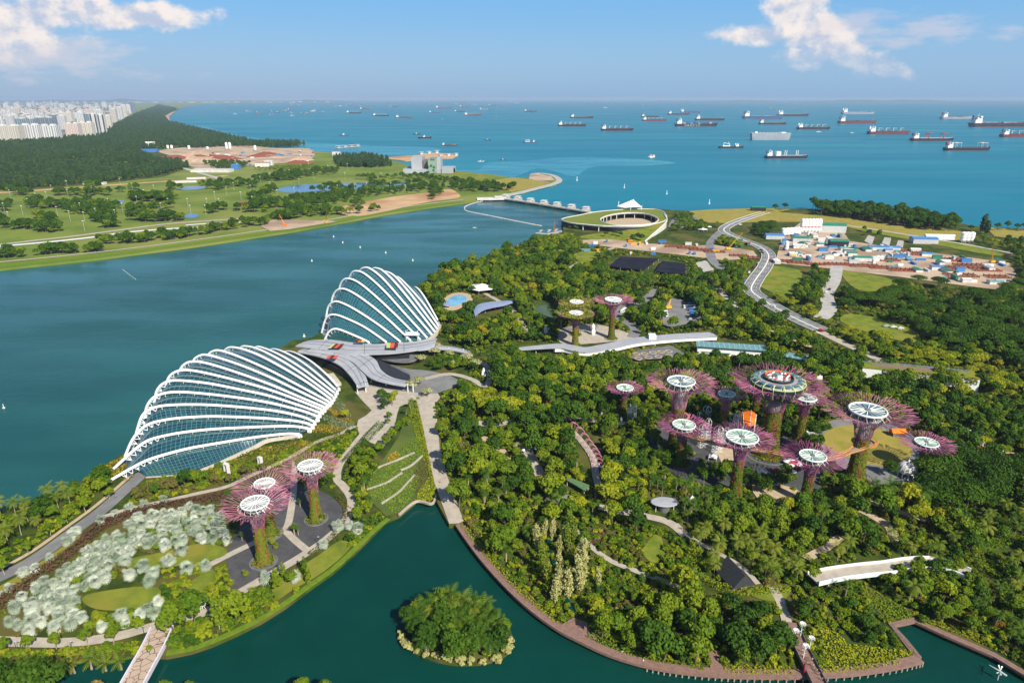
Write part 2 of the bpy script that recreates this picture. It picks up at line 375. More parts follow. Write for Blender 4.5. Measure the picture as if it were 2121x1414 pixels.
landB = [(-330, 1200), (0, 1056), (60, 1036), (150, 1008), (220, 960), (285, 920), (605, 705), (645, 699), (672, 684), (700, 668), (800, 628), (862, 592), (905, 569), (960, 548), (1010, 529), (1060, 512), (1100, 496), (1130, 490), (1166, 486), (1166, 470), (1163, 454), (1225, 440), (1290, 431), (1340, 430), (1400, 436), (1440, 437), (1500, 433), (1560, 431), (1640, 432), (1700, 433), (1850, 441), (1950, 456), (2020, 468), (2121, 473), (2300, 482), (2700, 700), (2700, 1560), (2400, 1540), (2121, 1393), (2060, 1356), (1960, 1313), (1895, 1283), (1845, 1293), (1905, 1365), (1850, 1380), (1760, 1393), (1660, 1398), (1560, 1398), (1480, 1395), (1400, 1387), (1330, 1374), (1260, 1352), (1200, 1324), (1160, 1302), (1110, 1266), (1060, 1221), (1010, 1167), (975, 1122), (950, 1084), (930, 1085), (896, 1022), (893, 1040), (862, 1035), (828, 1063), (800, 1076), (770, 1105), (735, 1140), (690, 1180), (640, 1215), (590, 1252), (540, 1283), (490, 1308), (440, 1330), (395, 1345), (345, 1355), (280, 1352), (200, 1360), (120, 1366), (40, 1372), (-330, 1385)]
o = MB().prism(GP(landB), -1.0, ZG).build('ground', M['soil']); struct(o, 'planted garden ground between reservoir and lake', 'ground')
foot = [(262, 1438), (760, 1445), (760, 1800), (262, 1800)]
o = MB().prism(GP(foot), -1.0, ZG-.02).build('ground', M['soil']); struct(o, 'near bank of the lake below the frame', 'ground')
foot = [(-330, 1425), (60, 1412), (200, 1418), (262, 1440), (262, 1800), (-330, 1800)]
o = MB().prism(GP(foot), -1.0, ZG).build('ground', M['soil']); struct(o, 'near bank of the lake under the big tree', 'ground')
landA = [(-300, 592), (0, 557), (200, 536), (400, 510), (600, 480), (700, 462), (800, 443), (900, 428), (960, 420), (1000, 413), (1036, 409), (1085, 399), (1125, 388), (1150, 383), (1163, 375), (1158, 368), (1140, 361), (1115, 358), (1098, 360), (1112, 368), (1060, 367), (1000, 362), (950, 355), (905, 346), (850, 343), (810, 332), (795, 326), (750, 322), (700, 318), (640, 312), (566, 306), (520, 298), (500, 293), (470, 284), (430, 275), (400, 268), (370, 262), (355, 256), (348, 247), (340, 240), (362, 232), (375, 224), (390, 219), (430, 215.5), (520, 213), (620, 211.6), (720, 210), (720, 208.6), (-600, 208.6), (-900, 300)]
o = MB().prism(GP(landA), -1.0, ZG).build('ground', M['golf']); struct(o, 'far shore land with golf course, forest and city', 'ground')
spit = [(795, 326), (850, 322), (905, 317), (940, 318), (948, 322), (938, 327), (905, 329), (870, 330), (840, 333), (810, 330)]
o = MB().prism(GP(spit), -1.0, 2.2).build('beach', M['sand']); struct(o, 'sandy spit behind the grey plant building', 'beach')
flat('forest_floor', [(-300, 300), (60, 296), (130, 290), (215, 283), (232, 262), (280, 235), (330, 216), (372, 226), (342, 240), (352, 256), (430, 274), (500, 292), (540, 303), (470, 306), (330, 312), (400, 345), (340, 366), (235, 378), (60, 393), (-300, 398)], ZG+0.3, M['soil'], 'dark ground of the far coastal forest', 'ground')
M['cityg'] = mat('city ground', (0.10, 0.12, 0.08), (0.26, 0.24, 0.22), 0.012, 0.9, c3=(0.07, 0.10, 0.05))
flat('city_ground', [(-600, 210), (270, 210), (285, 222), (270, 240), (232, 262), (215, 283), (130, 290), (60, 297), (-300, 302)], ZG+0.3, M['cityg'], 'built-up ground under the far city', 'ground')
flat('sand_site', [(330, 312), (420, 302), (480, 298), (560, 307), (640, 308), (645, 330), (560, 340), (480, 345), (420, 352), (395, 345), (360, 325)], ZG+0.4, M['sitesand'], 'pale earthworks of the far reclamation site', 'ground', sm=3)
flat('beach', [(340, 240), (352, 233), (364, 231), (350, 241), (352, 254), (364, 262), (352, 258), (344, 249)], ZG+0.4, M['sand'], 'pale beach strip at the far forest point', 'beach')
flat('sand_field', [(708, 428), (760, 418), (820, 407), (880, 400), (930, 392), (945, 398), (950, 410), (880, 420), (800, 438), (740, 448), (700, 440)], ZG+0.3, M['sand'], 'bare orange sand field by the reservoir shore', 'ground', sm=3)
flat('dry_field', [(1010, 376), (1060, 368), (1120, 374), (1140, 379), (1112, 388), (1060, 398), (1030, 390)], ZG+0.3, M['drygrass'], 'dry orange-brown field inside the breakwater', 'ground')
flat('grass_field', [(940, 354), (1040, 364), (1000, 376), (950, 378), (915, 368)], ZG+0.3, M['lawn'], 'green grass field beside the grey plant building', 'lawn')
strip('breakwater', [(1036, 408), (1085, 397), (1125, 387), (1150, 380), (1158, 373), (1145, 364), (1120, 359.5), (1104, 361)], 16, ZG+0.9, M['conc'], 'stone breakwater curling round the shallow cove', 'breakwater', 5, ZG, 1.8)
flat('mud_flat', [(1098, 361), (1120, 361), (1142, 366), (1150, 374), (1120, 376), (1095, 371)], ZG+0.5, M['sitesand'], 'wet brown mud flat inside the breakwater', 'ground')
# golf course: brown service strips, ponds, shore bank
strip('dirt_track', [(-40, 402), (60, 396), (160, 389), (230, 384), (330, 377), (400, 372), (470, 364)], 26, ZG+0.35, M['sand'], 'straight sandy track across the golf course', 'path', 3)
strip('dirt_track', [(-40, 512), (60, 500), (150, 490), (240, 478), (340, 465), (430, 458), (520, 452)], 11, ZG+0.4, M['path'], 'brown service road beside the reservoir park', 'path', 3)
strip('concrete_strip', [(-40, 514), (100, 502), (200, 491), (260, 482), (360, 474), (445, 471)], 10, ZG+0.5, M['white'], 'long white concrete strip in the reservoir park', 'path', 3)
strip('concrete_strip', [(385, 467), (440, 463), (498, 461)], 8, ZG+0.5, M['white'], 'short white concrete strip in the reservoir park', 'path', 2)
strip('grass_bank', [(-300, 586), (0, 551), (200, 530), (400, 504.5), (600, 475), (700, 458), (800, 439), (900, 425), (960, 418)], 19, ZG+0.2, M['bank'], 'bright green mown bank along the reservoir', 'lawn', 4)
strip('shore_path', [(-300, 570), (0, 543), (200, 523), (400, 498), (600, 469), (700, 452), (800, 434), (900, 421), (960, 414)], 6, ZG+0.3, M['path'], 'narrow path along the far reservoir bank', 'path', 4)
strip('access_road', [(372, 345), (400, 355), (440, 366), (455, 372)], 14, ZG+0.45, M['conc'], 'pale access road leaving the forest', 'road', 3)
strip('access_road', [(-40, 322), (20, 312), (72, 301), (95, 297)], 18, ZG+0.45, M['conc'], 'pale road between forest and apartment slabs', 'road', 3)
M['pond'] = water('pond water', (0.06, 0.12, 0.22), (0.08, 0.15, 0.26), 0.1, 0.1, 0.1, 0.01, 0.5)
for px, lab in (([(575, 392), (605, 385), (660, 381), (740, 379), (830, 377), (850, 381), (790, 388), (700, 394), (640, 398), (590, 399)], 'long grey-blue golf pond behind the trees'),
    ([(368, 390), (395, 386), (424, 386), (420, 391), (385, 394)], 'small golf pond in the middle of the fairways'),
    ([(224, 419), (240, 415), (258, 416), (250, 421)], 'tiny dark golf pond by the round trees'),
    ([(380, 446), (395, 443), (412, 445), (404, 452), (388, 452)], 'small blue pond near the service road')):
 flat('pond', px, ZG+0.3, M['pond'], lab, 'pond', sm=4)
# garden side
strip('lake_bank', [(345, 1353), (395, 1343.5), (440, 1328.5), (490, 1306.5), (540, 1281.5), (590, 1250.5), (640, 1213.5), (690, 1178.5), (735, 1138), (770, 1103), (805, 1074)], 3.0, ZG+0.15, M['bank'], 'bright green grass edge along the lake', 'lawn', 4)
def ledge(px, w, name, m, label, cat='path', z=0.12, th=0.0): return strip(name, px, w, ZG+z, m, label, cat, 5, ZG, th)
ledge([(-60, 1222), (60, 1165), (150, 1102), (205, 1062), (255, 1018), (290, 985), (312, 950)], 7.5, 'asphalt_road', M['road'], 'grey service road curving past the near dome', 'road')
ledge([(-60, 1205), (50, 1152), (140, 1090), (195, 1050), (245, 1008), (280, 976)], 2.2, 'footpath', M['sandpath'], 'buff footpath beside the grey service road', z=0.14)
ledge([(215, 1070), (262, 1056), (340, 1038), (410, 1022), (470, 1008), (520, 985), (600, 948), (660, 914), (705, 898), (735, 882)], 3.2, 'footpath', M['path'], 'pale footpath between silver palms and dome slope', z=0.16)
ledge([(-60, 1325), (60, 1330), (150, 1330), (240, 1318), (300, 1302), (352, 1288)], 5.0, 'promenade', M['path'], 'pale tree-lined promenade by the bottom bridge', z=0.13)
ledge([(348, 1300), (345, 1280), (350, 1262)], 2.2, 'footpath', M['sandpath'], 'short buff path climbing from the bridge', z=0.17)
ledge([(350, 1285), (420, 1270), (500, 1225), (560, 1190), (620, 1155), (672, 1120), (710, 1085), (727, 1055), (727, 1030), (712, 1008), (698, 990), (705, 960), (735, 920), (760, 890)], 4.6, 'promenade', M['path'], 'pale promenade curving along the lake past supertrees', z=0.14)
flat('plaza', [(598, 1005), (640, 1008), (685, 1028), (712, 1058), (700, 1090), (668, 1118), (632, 1142), (560, 1190), (500, 1222), (474, 1228), (476, 1190), (470, 1150), (500, 1090), (530, 1055)], ZG+0.08, M['asphalt'], 'dark asphalt plaza under the three near supertrees', 'plaza', sm=3)
ledge([(430, 1172), (490, 1142), (545, 1116), (590, 1098), (604, 1050), (609, 1000), (612, 955)], 3.6, 'footpath', M['path'], 'straight pale path crossing the supertree plaza', z=0.18)
ledge([(590, 1098), (612, 1120), (640, 1143)], 3.6, 'footpath', M['path'], 'short pale path from plaza to the lake', z=0.20)
prom = [(862, 828), (875, 880), (886, 940), (900, 1000), (930, 1084), (950, 1083), (960, 1078), (944, 1036), (926, 985), (910, 920), (906, 875), (900, 828)]
exc(prom, 0.9)
o = MB().prism(GP(prom, ZG), -0.8, ZG+0.35).build('promenade', M['path']); struct(o, 'wide pale promenade running down to a lake dock', 'promenade')
flat('plaza', [(735, 812), (770, 790), (840, 790), (905, 812), (905, 832), (860, 836), (828, 842), (818, 880), (795, 925), (745, 900), (742, 870), (770, 850)], ZG+0.10, M['path'], 'pale paved plaza in front of the swooping roof', 'plaza', sm=2)
flat('plaza', [(745, 790), (800, 760), (850, 765), (900, 770), (955, 790), (905, 815), (850, 812), (800, 806)], ZG+0.14, M['road'], 'grey drop-off plaza under the swooping roof', 'plaza', sm=2)
ledge([(880, 785), (930, 775), (975, 785), (1005, 800), (1015, 775), (1000, 750)], 5, 'footpath', M['path'], 'pale path looping behind the cream trees', z=0.16)
bw = [(950, 1086), (975, 1122), (1010, 1167), (1060, 1221), (1110, 1265), (1160, 1300), (1200, 1321), (1260, 1349), (1330, 1371), (1400, 1384), (1480, 1392), (1560, 1395), (1660, 1395), (1760, 1390), (1850, 1377), (1904, 1364)]
strip('boardwalk', bw, 3.6, ZG+0.30, M['deck'], 'reddish timber boardwalk along the curved lake shore', 'boardwalk', 5, ZG, 1.2)
strip('boardwalk', [(1902, 1362), (1872, 1325), (1846, 1294), (1893, 1284), (1960, 1314), (2060, 1357), (2121, 1394), (2300, 1500)], 2.6, ZG+0.26, M['deck'], 'timber boardwalk round the small square inlet', 'boardwalk', 1, ZG, 1.0)
flat('boardwalk_landing', [(1160, 1296), (1188, 1280), (1215, 1290), (1240, 1330), (1200, 1320)], ZG+0.34, M['deck'], 'timber landing widening the boardwalk by the stream', 'boardwalk')
flat('boardwalk_landing', [(1466, 1348), (1494, 1350), (1498, 1392), (1472, 1392)], ZG+0.34, M['deck'], 'straight timber landing leading off the boardwalk', 'boardwalk')
for px, w, lab in (([(1188, 1094), (1220, 1128), (1262, 1160), (1310, 1180), (1360, 1198), (1420, 1222)], 3.0, 'brown path winding through the flower meadow'),
    ([(1080, 925), (1098, 945), (1112, 970), (1120, 985)], 6.5, 'pale open path between woodland trees'),
    ([(985, 872), (1005, 880), (1040, 878), (1062, 870)], 5.0, 'pinkish clearing path in the woodland'),
    ([(1172, 880), (1205, 915), (1228, 950), (1234, 985), (1240, 1010)], 4.0, 'dark path under the pink trellis arches'),
    ([(1240, 1050), (1300, 1062), (1380, 1080), (1420, 1110)], 5.0, 'pale path by the grey mushroom shelter'),
    ([(1400, 1085), (1440, 1120), (1530, 1170), (1570, 1210)], 2.5, 'thin path along the clipped hedge'),
    ([(995, 603), (1030, 622), (1065, 645), (1092, 690)], 5.0, 'pale path running from the white tent to the covered bridge'),
    ([(1180, 556), (1215, 536), (1250, 520), (1296, 508)], 7.0, 'pale path left of the black shade houses'),
    ([(1450, 565), (1475, 580), (1500, 612), (1540, 645)], 7.0, 'pale lane beside the coach park trees'),
    ([(1700, 688), (1745, 710), (1800, 735), (1850, 762)], 9.0, 'pale lane continuing the carriageway under trees'),
    ([(1560, 680), (1610, 690), (1660, 712), (1700, 725)], 6.0, 'buff lane right of the long glass roof'),
    ([(1100, 840), (1160, 862), (1230, 872), (1300, 878)], 4.0, 'pale terrace path behind the woodland mound'),
    ([(1000, 905), (1040, 935), (1055, 965)], 5.0, 'small buff clearing in the left woodland'),
    ([(1780, 1055), (1840, 1090), (1850, 1120)], 5.0, 'buff clearing above the white bridge'),
    ([(1630, 1290), (1618, 1250), (1600, 1215)], 4.0, 'path leading off the footbridge into the trees'),
    ([(1668, 1158), (1705, 1138), (1742, 1112)], 4.5, 'buff sandy path near the white bridge'),
    ([(1800, 1040), (1860, 1060), (1920, 1080)], 4.0, 'buff path in the right hand woodland'),
    ([(1960, 875), (2010, 900), (2060, 930), (2121, 950)], 9.0, 'reddish open path by the market stalls')):
 ledge(px, w, 'footpath', M['sandpath'] if 'buff' in lab or 'reddish' in lab else M['path'], lab, z=0.16)
flat('plaza', [(1345, 900), (1400, 870), (1520, 880), (1620, 900), (1720, 890), (1720, 930), (1700, 1000), (1690, 1040), (1600, 1040), (1560, 1010), (1470, 1005), (1400, 985), (1350, 940)], ZG+0.08, M['asphalt'], 'dark paved floor of the supertree grove', 'plaza', sm=3)
flat('plaza', [(1486, 930), (1520, 925), (1530, 960), (1500, 965)], ZG+0.2, M['sandpath'], 'round buff paved patch in the grove', 'plaza', sm=4)
flat('plaza', [(1560, 1002), (1640, 1010), (1660, 1035), (1580, 1040)], ZG+0.2, M['sandpath'], 'buff paving between the near grove supertrees', 'plaza', sm=4)
flat('plaza', [(1690, 890), (1740, 868), (1830, 876), (1900, 905), (1930, 960), (1880, 1000), (1800, 1000), (1730, 960), (1690, 930)], ZG+0.12, M['road'], 'grey ring path round the grove lawn', 'plaza', sm=4)
flat('lawn', [(1705, 902), (1745, 882), (1820, 888), (1868, 908), (1890, 940), (1850, 965), (1800, 962), (1752, 948), (1715, 930)], ZG+0.22, M['drygrass'], 'oval sunburnt lawn beside the tall grove supertree', 'lawn', sm=5)
flat('terrace_ground', [(845, 835), (862, 830), (884, 920), (905, 1012), (894, 1038), (862, 1034), (828, 1060), (800, 1070), (766, 1036), (758, 1004), (795, 950), (826, 905)], ZG+.05, M['scrub'], 'grassy ground of the crop terraces', 'ground')
for px, lab in (([(170, 1238), (230, 1222), (320, 1215), (330, 1240), (280, 1262), (200, 1262)], 'sunlit lawn among the silver palms'),
    ([(240, 1165), (330, 1145), (420, 1125), (470, 1140), (440, 1160), (300, 1180)], 'curved strip of lawn through the silver palms'),
    ([(390, 1210), (440, 1180), (450, 1205), (400, 1230)], 'small lawn patch beside the dark plaza'),
    ([(600, 1190), (660, 1150), (705, 1120), (725, 1135), (670, 1185), (610, 1220), (570, 1245), (560, 1225)], 'lawn between the promenade and lake bank'),
    ([(-60, 1250), (60, 1180), (160, 1112), (150, 1130), (60, 1200), (-60, 1280)], 'narrow lawn beside the service road'),
    ([(1330, 1140), (1360, 1105), (1372, 1120), (1375, 1155), (1350, 1165)], 'small shaded lawn in the woodland'),
    ([(1545, 1220), (1610, 1226), (1640, 1218), (1620, 1245), (1570, 1240)], 'bright lawn patch behind the footbridge')):
 flat('lawn', px, ZG+0.07, M['lawn'], lab, 'lawn', sm=4)
# upper garden, roads, lawns and building sites
M['hard'] = M['sitesand']
road = smooth(GP([(1585, 440), (1530, 458), (1500, 474), (1510, 486), (1545, 500), (1578, 514), (1592, 530), (1584, 553), (1566, 578), (1556, 600), (1572, 616), (1610, 640), (1655, 664), (1700, 684)]), 6)
rb = MB().ribbon(road, 18, ZG+0.5, 0, 0.4)
exc([PX(p) for p in offset(road, 10)+offset(road, -10)[::-1]], 0.5)
o = rb.build('road', M['road']); struct(o, 'grey dual carriageway curving from coast to garden', 'road')
mk = MB(); Mline = mat('road marking', (0.75, 0.75, 0.72), None, 1, 0.7)
mk.ribbon(offset(road, 0), 1.6, ZG+0.62, 0, 0.1)
for d in (-8.7, 8.7): mk.ribbon(offset(road, d), 0.5, ZG+0.9, 0, 0.4)
for d in (-5, -2.5, 2.5, 5):
 q = offset(road, d)
 for i in range(0, len(q)-1, 2): mk.ribbon(q[i:i+2], 0.3, ZG+0.53)
struct(mk.build('road_markings', Mline), 'white lane lines, kerbs and median of the carriageway', 'road marking')
strip('road', [(1500, 474), (1480, 492), (1470, 510), (1476, 540), (1500, 560)], 12, ZG+0.3, M['road'], 'narrow side road branching off the carriageway', 'road')
strip('road', [(1735, 540), (1728, 580), (1712, 610), (1718, 640), (1700, 660)], 14, ZG+0.3, M['conc'], 'pale worksite lane crossing the lawns', 'road')
strip('road', [(1310, 700), (1315, 680), (1285, 660), (1280, 640), (1330, 625), (1360, 600)], 10, ZG+0.3, M['road'], 'grey lane beside the far supertrees', 'road')
flat('car_park', [(1372, 668), (1378, 636), (1392, 618), (1412, 622), (1440, 640), (1452, 660), (1420, 672), (1385, 678)], ZG+0.25, M['road'], 'grey coach park among the trees', 'car park', sm=3)
flat('plaza', [(1155, 700), (1165, 680), (1230, 672), (1300, 690), (1310, 702), (1230, 712), (1170, 714)], ZG+0.25, M['path'], 'pale plaza under the green-topped supertrees', 'plaza', sm=3)
for px, lab in (([(1588, 552), (1640, 556), (1662, 566), (1648, 600), (1630, 618), (1582, 598), (1570, 585)], 'bright green lawn beside the curving carriageway'),
    ([(1745, 560), (1830, 575), (1860, 590), (1800, 605), (1760, 590)], 'patchy lawn below the building site'),
    ([(1760, 650), (1840, 665), (1900, 690), (1890, 710), (1800, 690), (1740, 665)], 'long lawn between the dark rain trees'),
    ([(1750, 470), (1900, 500), (2060, 530), (2060, 520), (1900, 480), (1760, 455)], 'coastal park lawn behind the building site'),
    ([(1440, 442), (1560, 436), (1660, 444), (1800, 456), (1990, 480), (1960, 500), (1800, 476), (1690, 462), (1600, 460), (1470, 462)], 'wide coastal grassland'),
    ([(1200, 490), (1300, 478), (1352, 486), (1330, 502), (1250, 500)], 'lawn apron below the barrage roof ramp'),
    ([(1185, 530), (1215, 520), (1245, 525), (1215, 545)], 'light clearing near the dark net shelters')):
 flat('lawn', px, ZG+0.1, M['lawn'] if 'coastal' not in lab else M['drygrass'] if 'wide' in lab else M['lawn'], lab, 'lawn', sm=3)
flat('bare_ground', [(2040, 470), (2140, 480), (2140, 500), (2060, 490)], ZG+0.2, M['drygrass'], 'bare brown field by the far right coast', 'ground')
flat('bare_ground', [(1425, 438), (1480, 434), (1580, 432), (1640, 434), (1580, 446), (1500, 450), (1450, 446)], ZG+0.22, M['drygrass'], 'brown coastal bank at the sea edge', 'ground')
flat('building_site', [(1605, 545), (1620, 490), (1660, 460), (1740, 470), (1760, 500), (1860, 515), (1900, 520), (2090, 545), (2110, 575), (2060, 600), (1980, 590), (1870, 575), (1700, 555)], ZG+0.15, M['hard'], 'dusty ground of the big building site', 'ground')
flat('building_site', [(1200, 498), (1260, 496), (1340, 505), (1420, 510), (1480, 508), (1560, 520), (1572, 535), (1500, 540), (1420, 530), (1330, 520), (1210, 506)], ZG+0.18, M['hard'], 'dusty trench site left of the carriageway', 'ground')
for i, px in enumerate(([(1440, 545), (1462, 540), (1480, 560), (1455, 565)], [(1790, 500), (1798, 488), (1812, 490), (1806, 508)], [(1826, 505), (1832, 492), (1846, 494), (1842, 510)], [(1856, 510), (1860, 498), (1872, 500), (1870, 514)])):
 flat('parking_bay', px, ZG+0.3, M['conc'], ('small pale hardstanding by the side road', 'first empty grey bay on the park lawn from the silos', 'middle empty grey bay on the park lawn', 'third empty grey bay on the park lawn')[i], 'parking bay')
ledge([(1740, 465), (1850, 482), (1990, 505), (2121, 530)], 7, 'coast_road', M['conc'], 'thin pale road along the coastal park', 'road')
M['paddle'] = water('paddling pool', (0.10, 0.33, 0.55), (0.18, 0.42, 0.62), 0.1, 0.1, 0.5, 0.1, 0.4)
flat('pool_deck', [(915, 632), (925, 615), (945, 607), (972, 610), (978, 625), (955, 640), (930, 644)], ZG+0.3, M['sandpath'], 'buff paving round the children pool', 'pool deck', sm=4)
flat('pool', [(925, 627), (932, 618), (948, 612), (964, 615), (966, 624), (950, 632), (935, 634)], ZG+0.4, M['paddle'], 'bright blue children pool behind the far dome', 'pool', sm=4)
M['greenpond'] = water('garden pond', (0.05, 0.075, 0.02), (0.07, 0.10, 0.03), 0.06, 0.05, 0.4, 0.05, 0.5)
flat('pond', [(1095, 632), (1120, 624), (1150, 628), (1160, 645), (1155, 662), (1130, 655), (1110, 645)], ZG+0.3, M['greenpond'], 'green garden pond near the far supertrees', 'pond', sm=4)
# island and hills
isl = smooth(GP([(833, 1318), (850, 1345), (890, 1364), (945, 1375), (1000, 1373), (1045, 1357), (1062, 1330), (1050, 1292), (1000, 1264), (930, 1256), (870, 1272), (842, 1296)], 1.0), 5, True)
tag(MB().prism(isl, -1.0, 1.0).build('island', M['soil']), 'small round palm island in the dark lake', 'island', None, 'structure')
M['hill'] = mat('far hills', (0.05, 0.09, 0.045), (0.10, 0.13, 0.08), 0.0008, 0.95, 0.0)
def hills(x0, x1, y, hmax, seed, label, name='hills', dep=2500):
 r = random.Random(seed); n = 60; mb = MB(); ph = [r.uniform(0, 6.28) for _ in range(5)]; vs = []
 for i in range(n+1):
  t = i/n; x = x0+(x1-x0)*t
  h = hmax*(0.45+0.22*math.sin(5*t+ph[0])+0.16*math.sin(13*t+ph[1])+0.12*math.sin(31*t+ph[2])+0.08*math.sin(70*t+ph[3]))*min(1, 6*t, 6*(1-t))
  vs += [(x, y-dep, -1), (x, y-dep*0.3, max(h*0.6, 0)), (x, y, max(h, 1)), (x, y+dep, -1)]
 f = [(4*i+k, 4*i+4+k, 4*i+5+k, 4*i+1+k) for i in range(n) for k in range(3)]
 return struct(mb.add(vs, f).build(name, M['hill'], sm=True), label, 'hills')
hills(14500, 32500, 38000, 165, 3, 'faint low hills across the strait on the right')
hills(7500, 15500, 41000, 90, 5, 'barely visible low coast right of the horizon middle')
hills(-28500, -19500, 39000, 200, 9, 'faint grey hill far behind the city')
hills(-17500, -9000, 40000, 110, 12, 'thin line of far coast beyond the sea')
# the thin haze over the whole bay
hz = MB().add([(-66000, -3000, -3), (66000, -3000, -3), (66000, 64000, -3), (-66000, 64000, -3), (-66000, -3000, 214), (66000, -3000, 214), (66000, 64000, 214), (-66000, 64000, 214)],
   [(0, 3, 2, 1), (4, 5, 6, 7), (0, 1, 5, 4), (1, 2, 6, 5), (2, 3, 7, 6), (3, 0, 4, 7)])
mh = bpy.data.materials.new('haze air'); mh.use_nodes = True; nt = mh.node_tree; nt.nodes.clear()
pv = N(nt, 'ShaderNodeVolumePrincipled'); pv.inputs['Color'].default_value = (0.50, 0.66, 0.88, 1); pv.inputs['Density'].default_value = HAZE_D if 'HAZE_D' in globals() else 3.2e-5
pv.inputs['Anisotropy'].default_value = 0.0
nt.links.new(pv.outputs[0], N(nt, 'ShaderNodeOutputMaterial').inputs['Volume'])
tag(hz.build('haze', mh), 'thin pale haze over sea and shore', 'haze', None, 'stuff')
# ---------------------------------------------------------------- the two glass domes
def glassmat(name, dark, light, nu, nv, frame, green):
 m = bpy.data.materials.new(name); m.use_nodes = True; nt = m.node_tree; b = nt.nodes['Principled BSDF']
 uv = N(nt, 'ShaderNodeUVMap'); sx = N(nt, 'ShaderNodeSeparateXYZ'); nt.links.new(uv.outputs[0], sx.inputs[0])
 def line(v, n, w):
  fr = mth(nt, 'FRACT', mth(nt, 'MULTIPLY', v, n)); return mth(nt, 'LESS_THAN', fr, w)
 grid = mth(nt, 'MAXIMUM', line(sx.outputs[0], nu, 0.085), line(sx.outputs[1], nv, 0.085))
 tc = N(nt, 'ShaderNodeTexCoord')
 n = N(nt, 'ShaderNodeTexNoise', inp={'Scale': 0.11, 'Detail': 5, 'Roughness': 0.7}); nt.links.new(tc.outputs['Object'], n.inputs['Vector'])
 cell = N(nt, 'ShaderNodeTexWhiteNoise', noise_dimensions='2D')
 cb = N(nt, 'ShaderNodeCombineXYZ'); nt.links.new(mth(nt, 'FLOOR', mth(nt, 'MULTIPLY', sx.outputs[0], nu)), cb.inputs[0]); nt.links.new(mth(nt, 'FLOOR', mth(nt, 'MULTIPLY', sx.outputs[1], nv)), cb.inputs[1])
 nt.links.new(cb.outputs[0], cell.inputs['Vector'])
 base = mixc(nt, mth(nt, 'MULTIPLY', cell.outputs[0], 0.7), dark, light)
 base = mixc(nt, sstep(nt, n.outputs[0], 0.52, 0.70), base, green)
 nt.links.new(mixc(nt, grid, base, frame), b.inputs['Base Color'])
 nt.links.new(mth(nt, 'ADD', mth(nt, 'MULTIPLY', grid, 0.35), 0.06), b.inputs['Roughness'])
 b.inputs['IOR'].default_value = 1.9; b.inputs['Specular IOR Level'].default_value = 0.8
 return m
M['glassA'] = glassmat('dome glass', (0.004, 0.030, 0.042), (0.012, 0.075, 0.095), 44, 5, (0.07, 0.17, 0.175), (0.02, 0.07, 0.035))
M['glassB'] = glassmat('tall dome glass', (0.006, 0.055, 0.075), (0.018, 0.11, 0.14), 40, 8, (0.08, 0.20, 0.21), (0.025, 0.09, 0.06))
M['rib'] = mat('white arch paint', (0.84, 0.84, 0.84), (0.76, 0.77, 0.78), 0.08, 0.35, 0.45)
M['sill'] = mat('buff wall base', (0.50, 0.46, 0.38), (0.42, 0.38, 0.31), 0.3, 0.8)
FD = [((620, 895), (-0.866, -0.50), 104, [(0, 4.5), (8, 7), (28, 9.5), (51, 11.1), (62, 11.6), (73, 11.2), (83, 10.1), (91, 7.6), (104, 2.4)]),
 ((640, 885), (-0.912, -0.41), 108, [(0, 5), (8, 8.3), (23, 11.4), (51, 15.7), (67, 17.2), (78, 17.3), (88, 16.2), (95, 12.5), (101, 8.0), (108, 2.4)]),
 ((646, 878), (-0.945, -0.33), 106, [(0, 5), (7, 8.8), (25, 13.9), (53, 19.8), (69, 21.8), (80, 22.2), (90, 21), (96, 17.4), (101, 11.6), (106, 2.4)]),
 ((650, 870), 0, 105, [(0, 5), (8, 10), (26, 16.9), (54, 24), (71, 27), (84, 28.1), (91, 27), (96, 23.6), (100, 15.4), (105, 2.4)]),
 ((657, 862), 0, 103, [(0, 6), (10, 11.4), (28, 18.7), (46, 24.2), (68, 29.6), (82, 31.8), (91, 30.6), (96, 27), (99.5, 20), (103, 2.4)]),
 ((661, 854), 0, 101.5, [(0, 6), (12, 12), (30, 20.2), (48, 26.2), (66, 31.6), (82, 34.6), (89, 34.2), (94, 31), (97.5, 24), (101.5, 2.4)]),
 ((666, 848), 0, 100, [(0, 6), (13, 12.6), (32, 21.3), (51, 28.2), (73, 34.9), (84, 36.6), (91, 34.4), (95, 29.5), (97.5, 21), (100, 2.4)]),
 ((671, 843), 0, 99, [(0, 6), (16, 13.2), (35, 22), (55, 29.7), (74, 35.9), (84, 37.2), (90, 35.2), (94, 30.5), (97, 21), (99, 2.4)]),
 ((676, 837), 0, 99, [(0, 6), (18, 14), (39, 23.3), (60, 31), (81, 36.4), (89, 35), (93.5, 31), (97, 21), (99, 2.4)]),
 ((681, 832), 0, 99, [(0, 6), (21, 14.8), (45, 24.3), (68, 31.4), (82, 34.2), (88.5, 33.2), (93.5, 29.5), (97, 20), (99, 2.4)]),
 ((685, 827), 0, 100, [(0, 6), (8, 10.2), (25, 17.6), (52, 26.6), (70, 30.6), (84, 31.2), (91, 29), (95.5, 24), (98, 15), (100, 2.4)]),
 ((689, 821), 0, 101, [(0, 6), (14, 11.5), (31, 17.4), (51, 22.9), (72, 26.6), (86, 26.4), (93, 24.2), (97.5, 18), (101, 2.4)]),
 ((693, 814), 0, 102, [(0, 6), (18, 11), (39, 16.2), (64, 19.9), (86, 20.4), (95, 18.3), (99, 12), (102, 2.4)]),
 ((696, 807), 0, 103, [(0, 5.5), (16, 9.3), (35, 12.9), (57, 15), (80, 14.6), (94, 12), (99, 8), (103, 2.4)]),
 ((700, 799), 0, 102, [(0, 5), (12, 8), (29, 10.3), (46, 11.3), (66, 10.4), (82, 8.4), (94, 5.2), (102, 2.4)])]
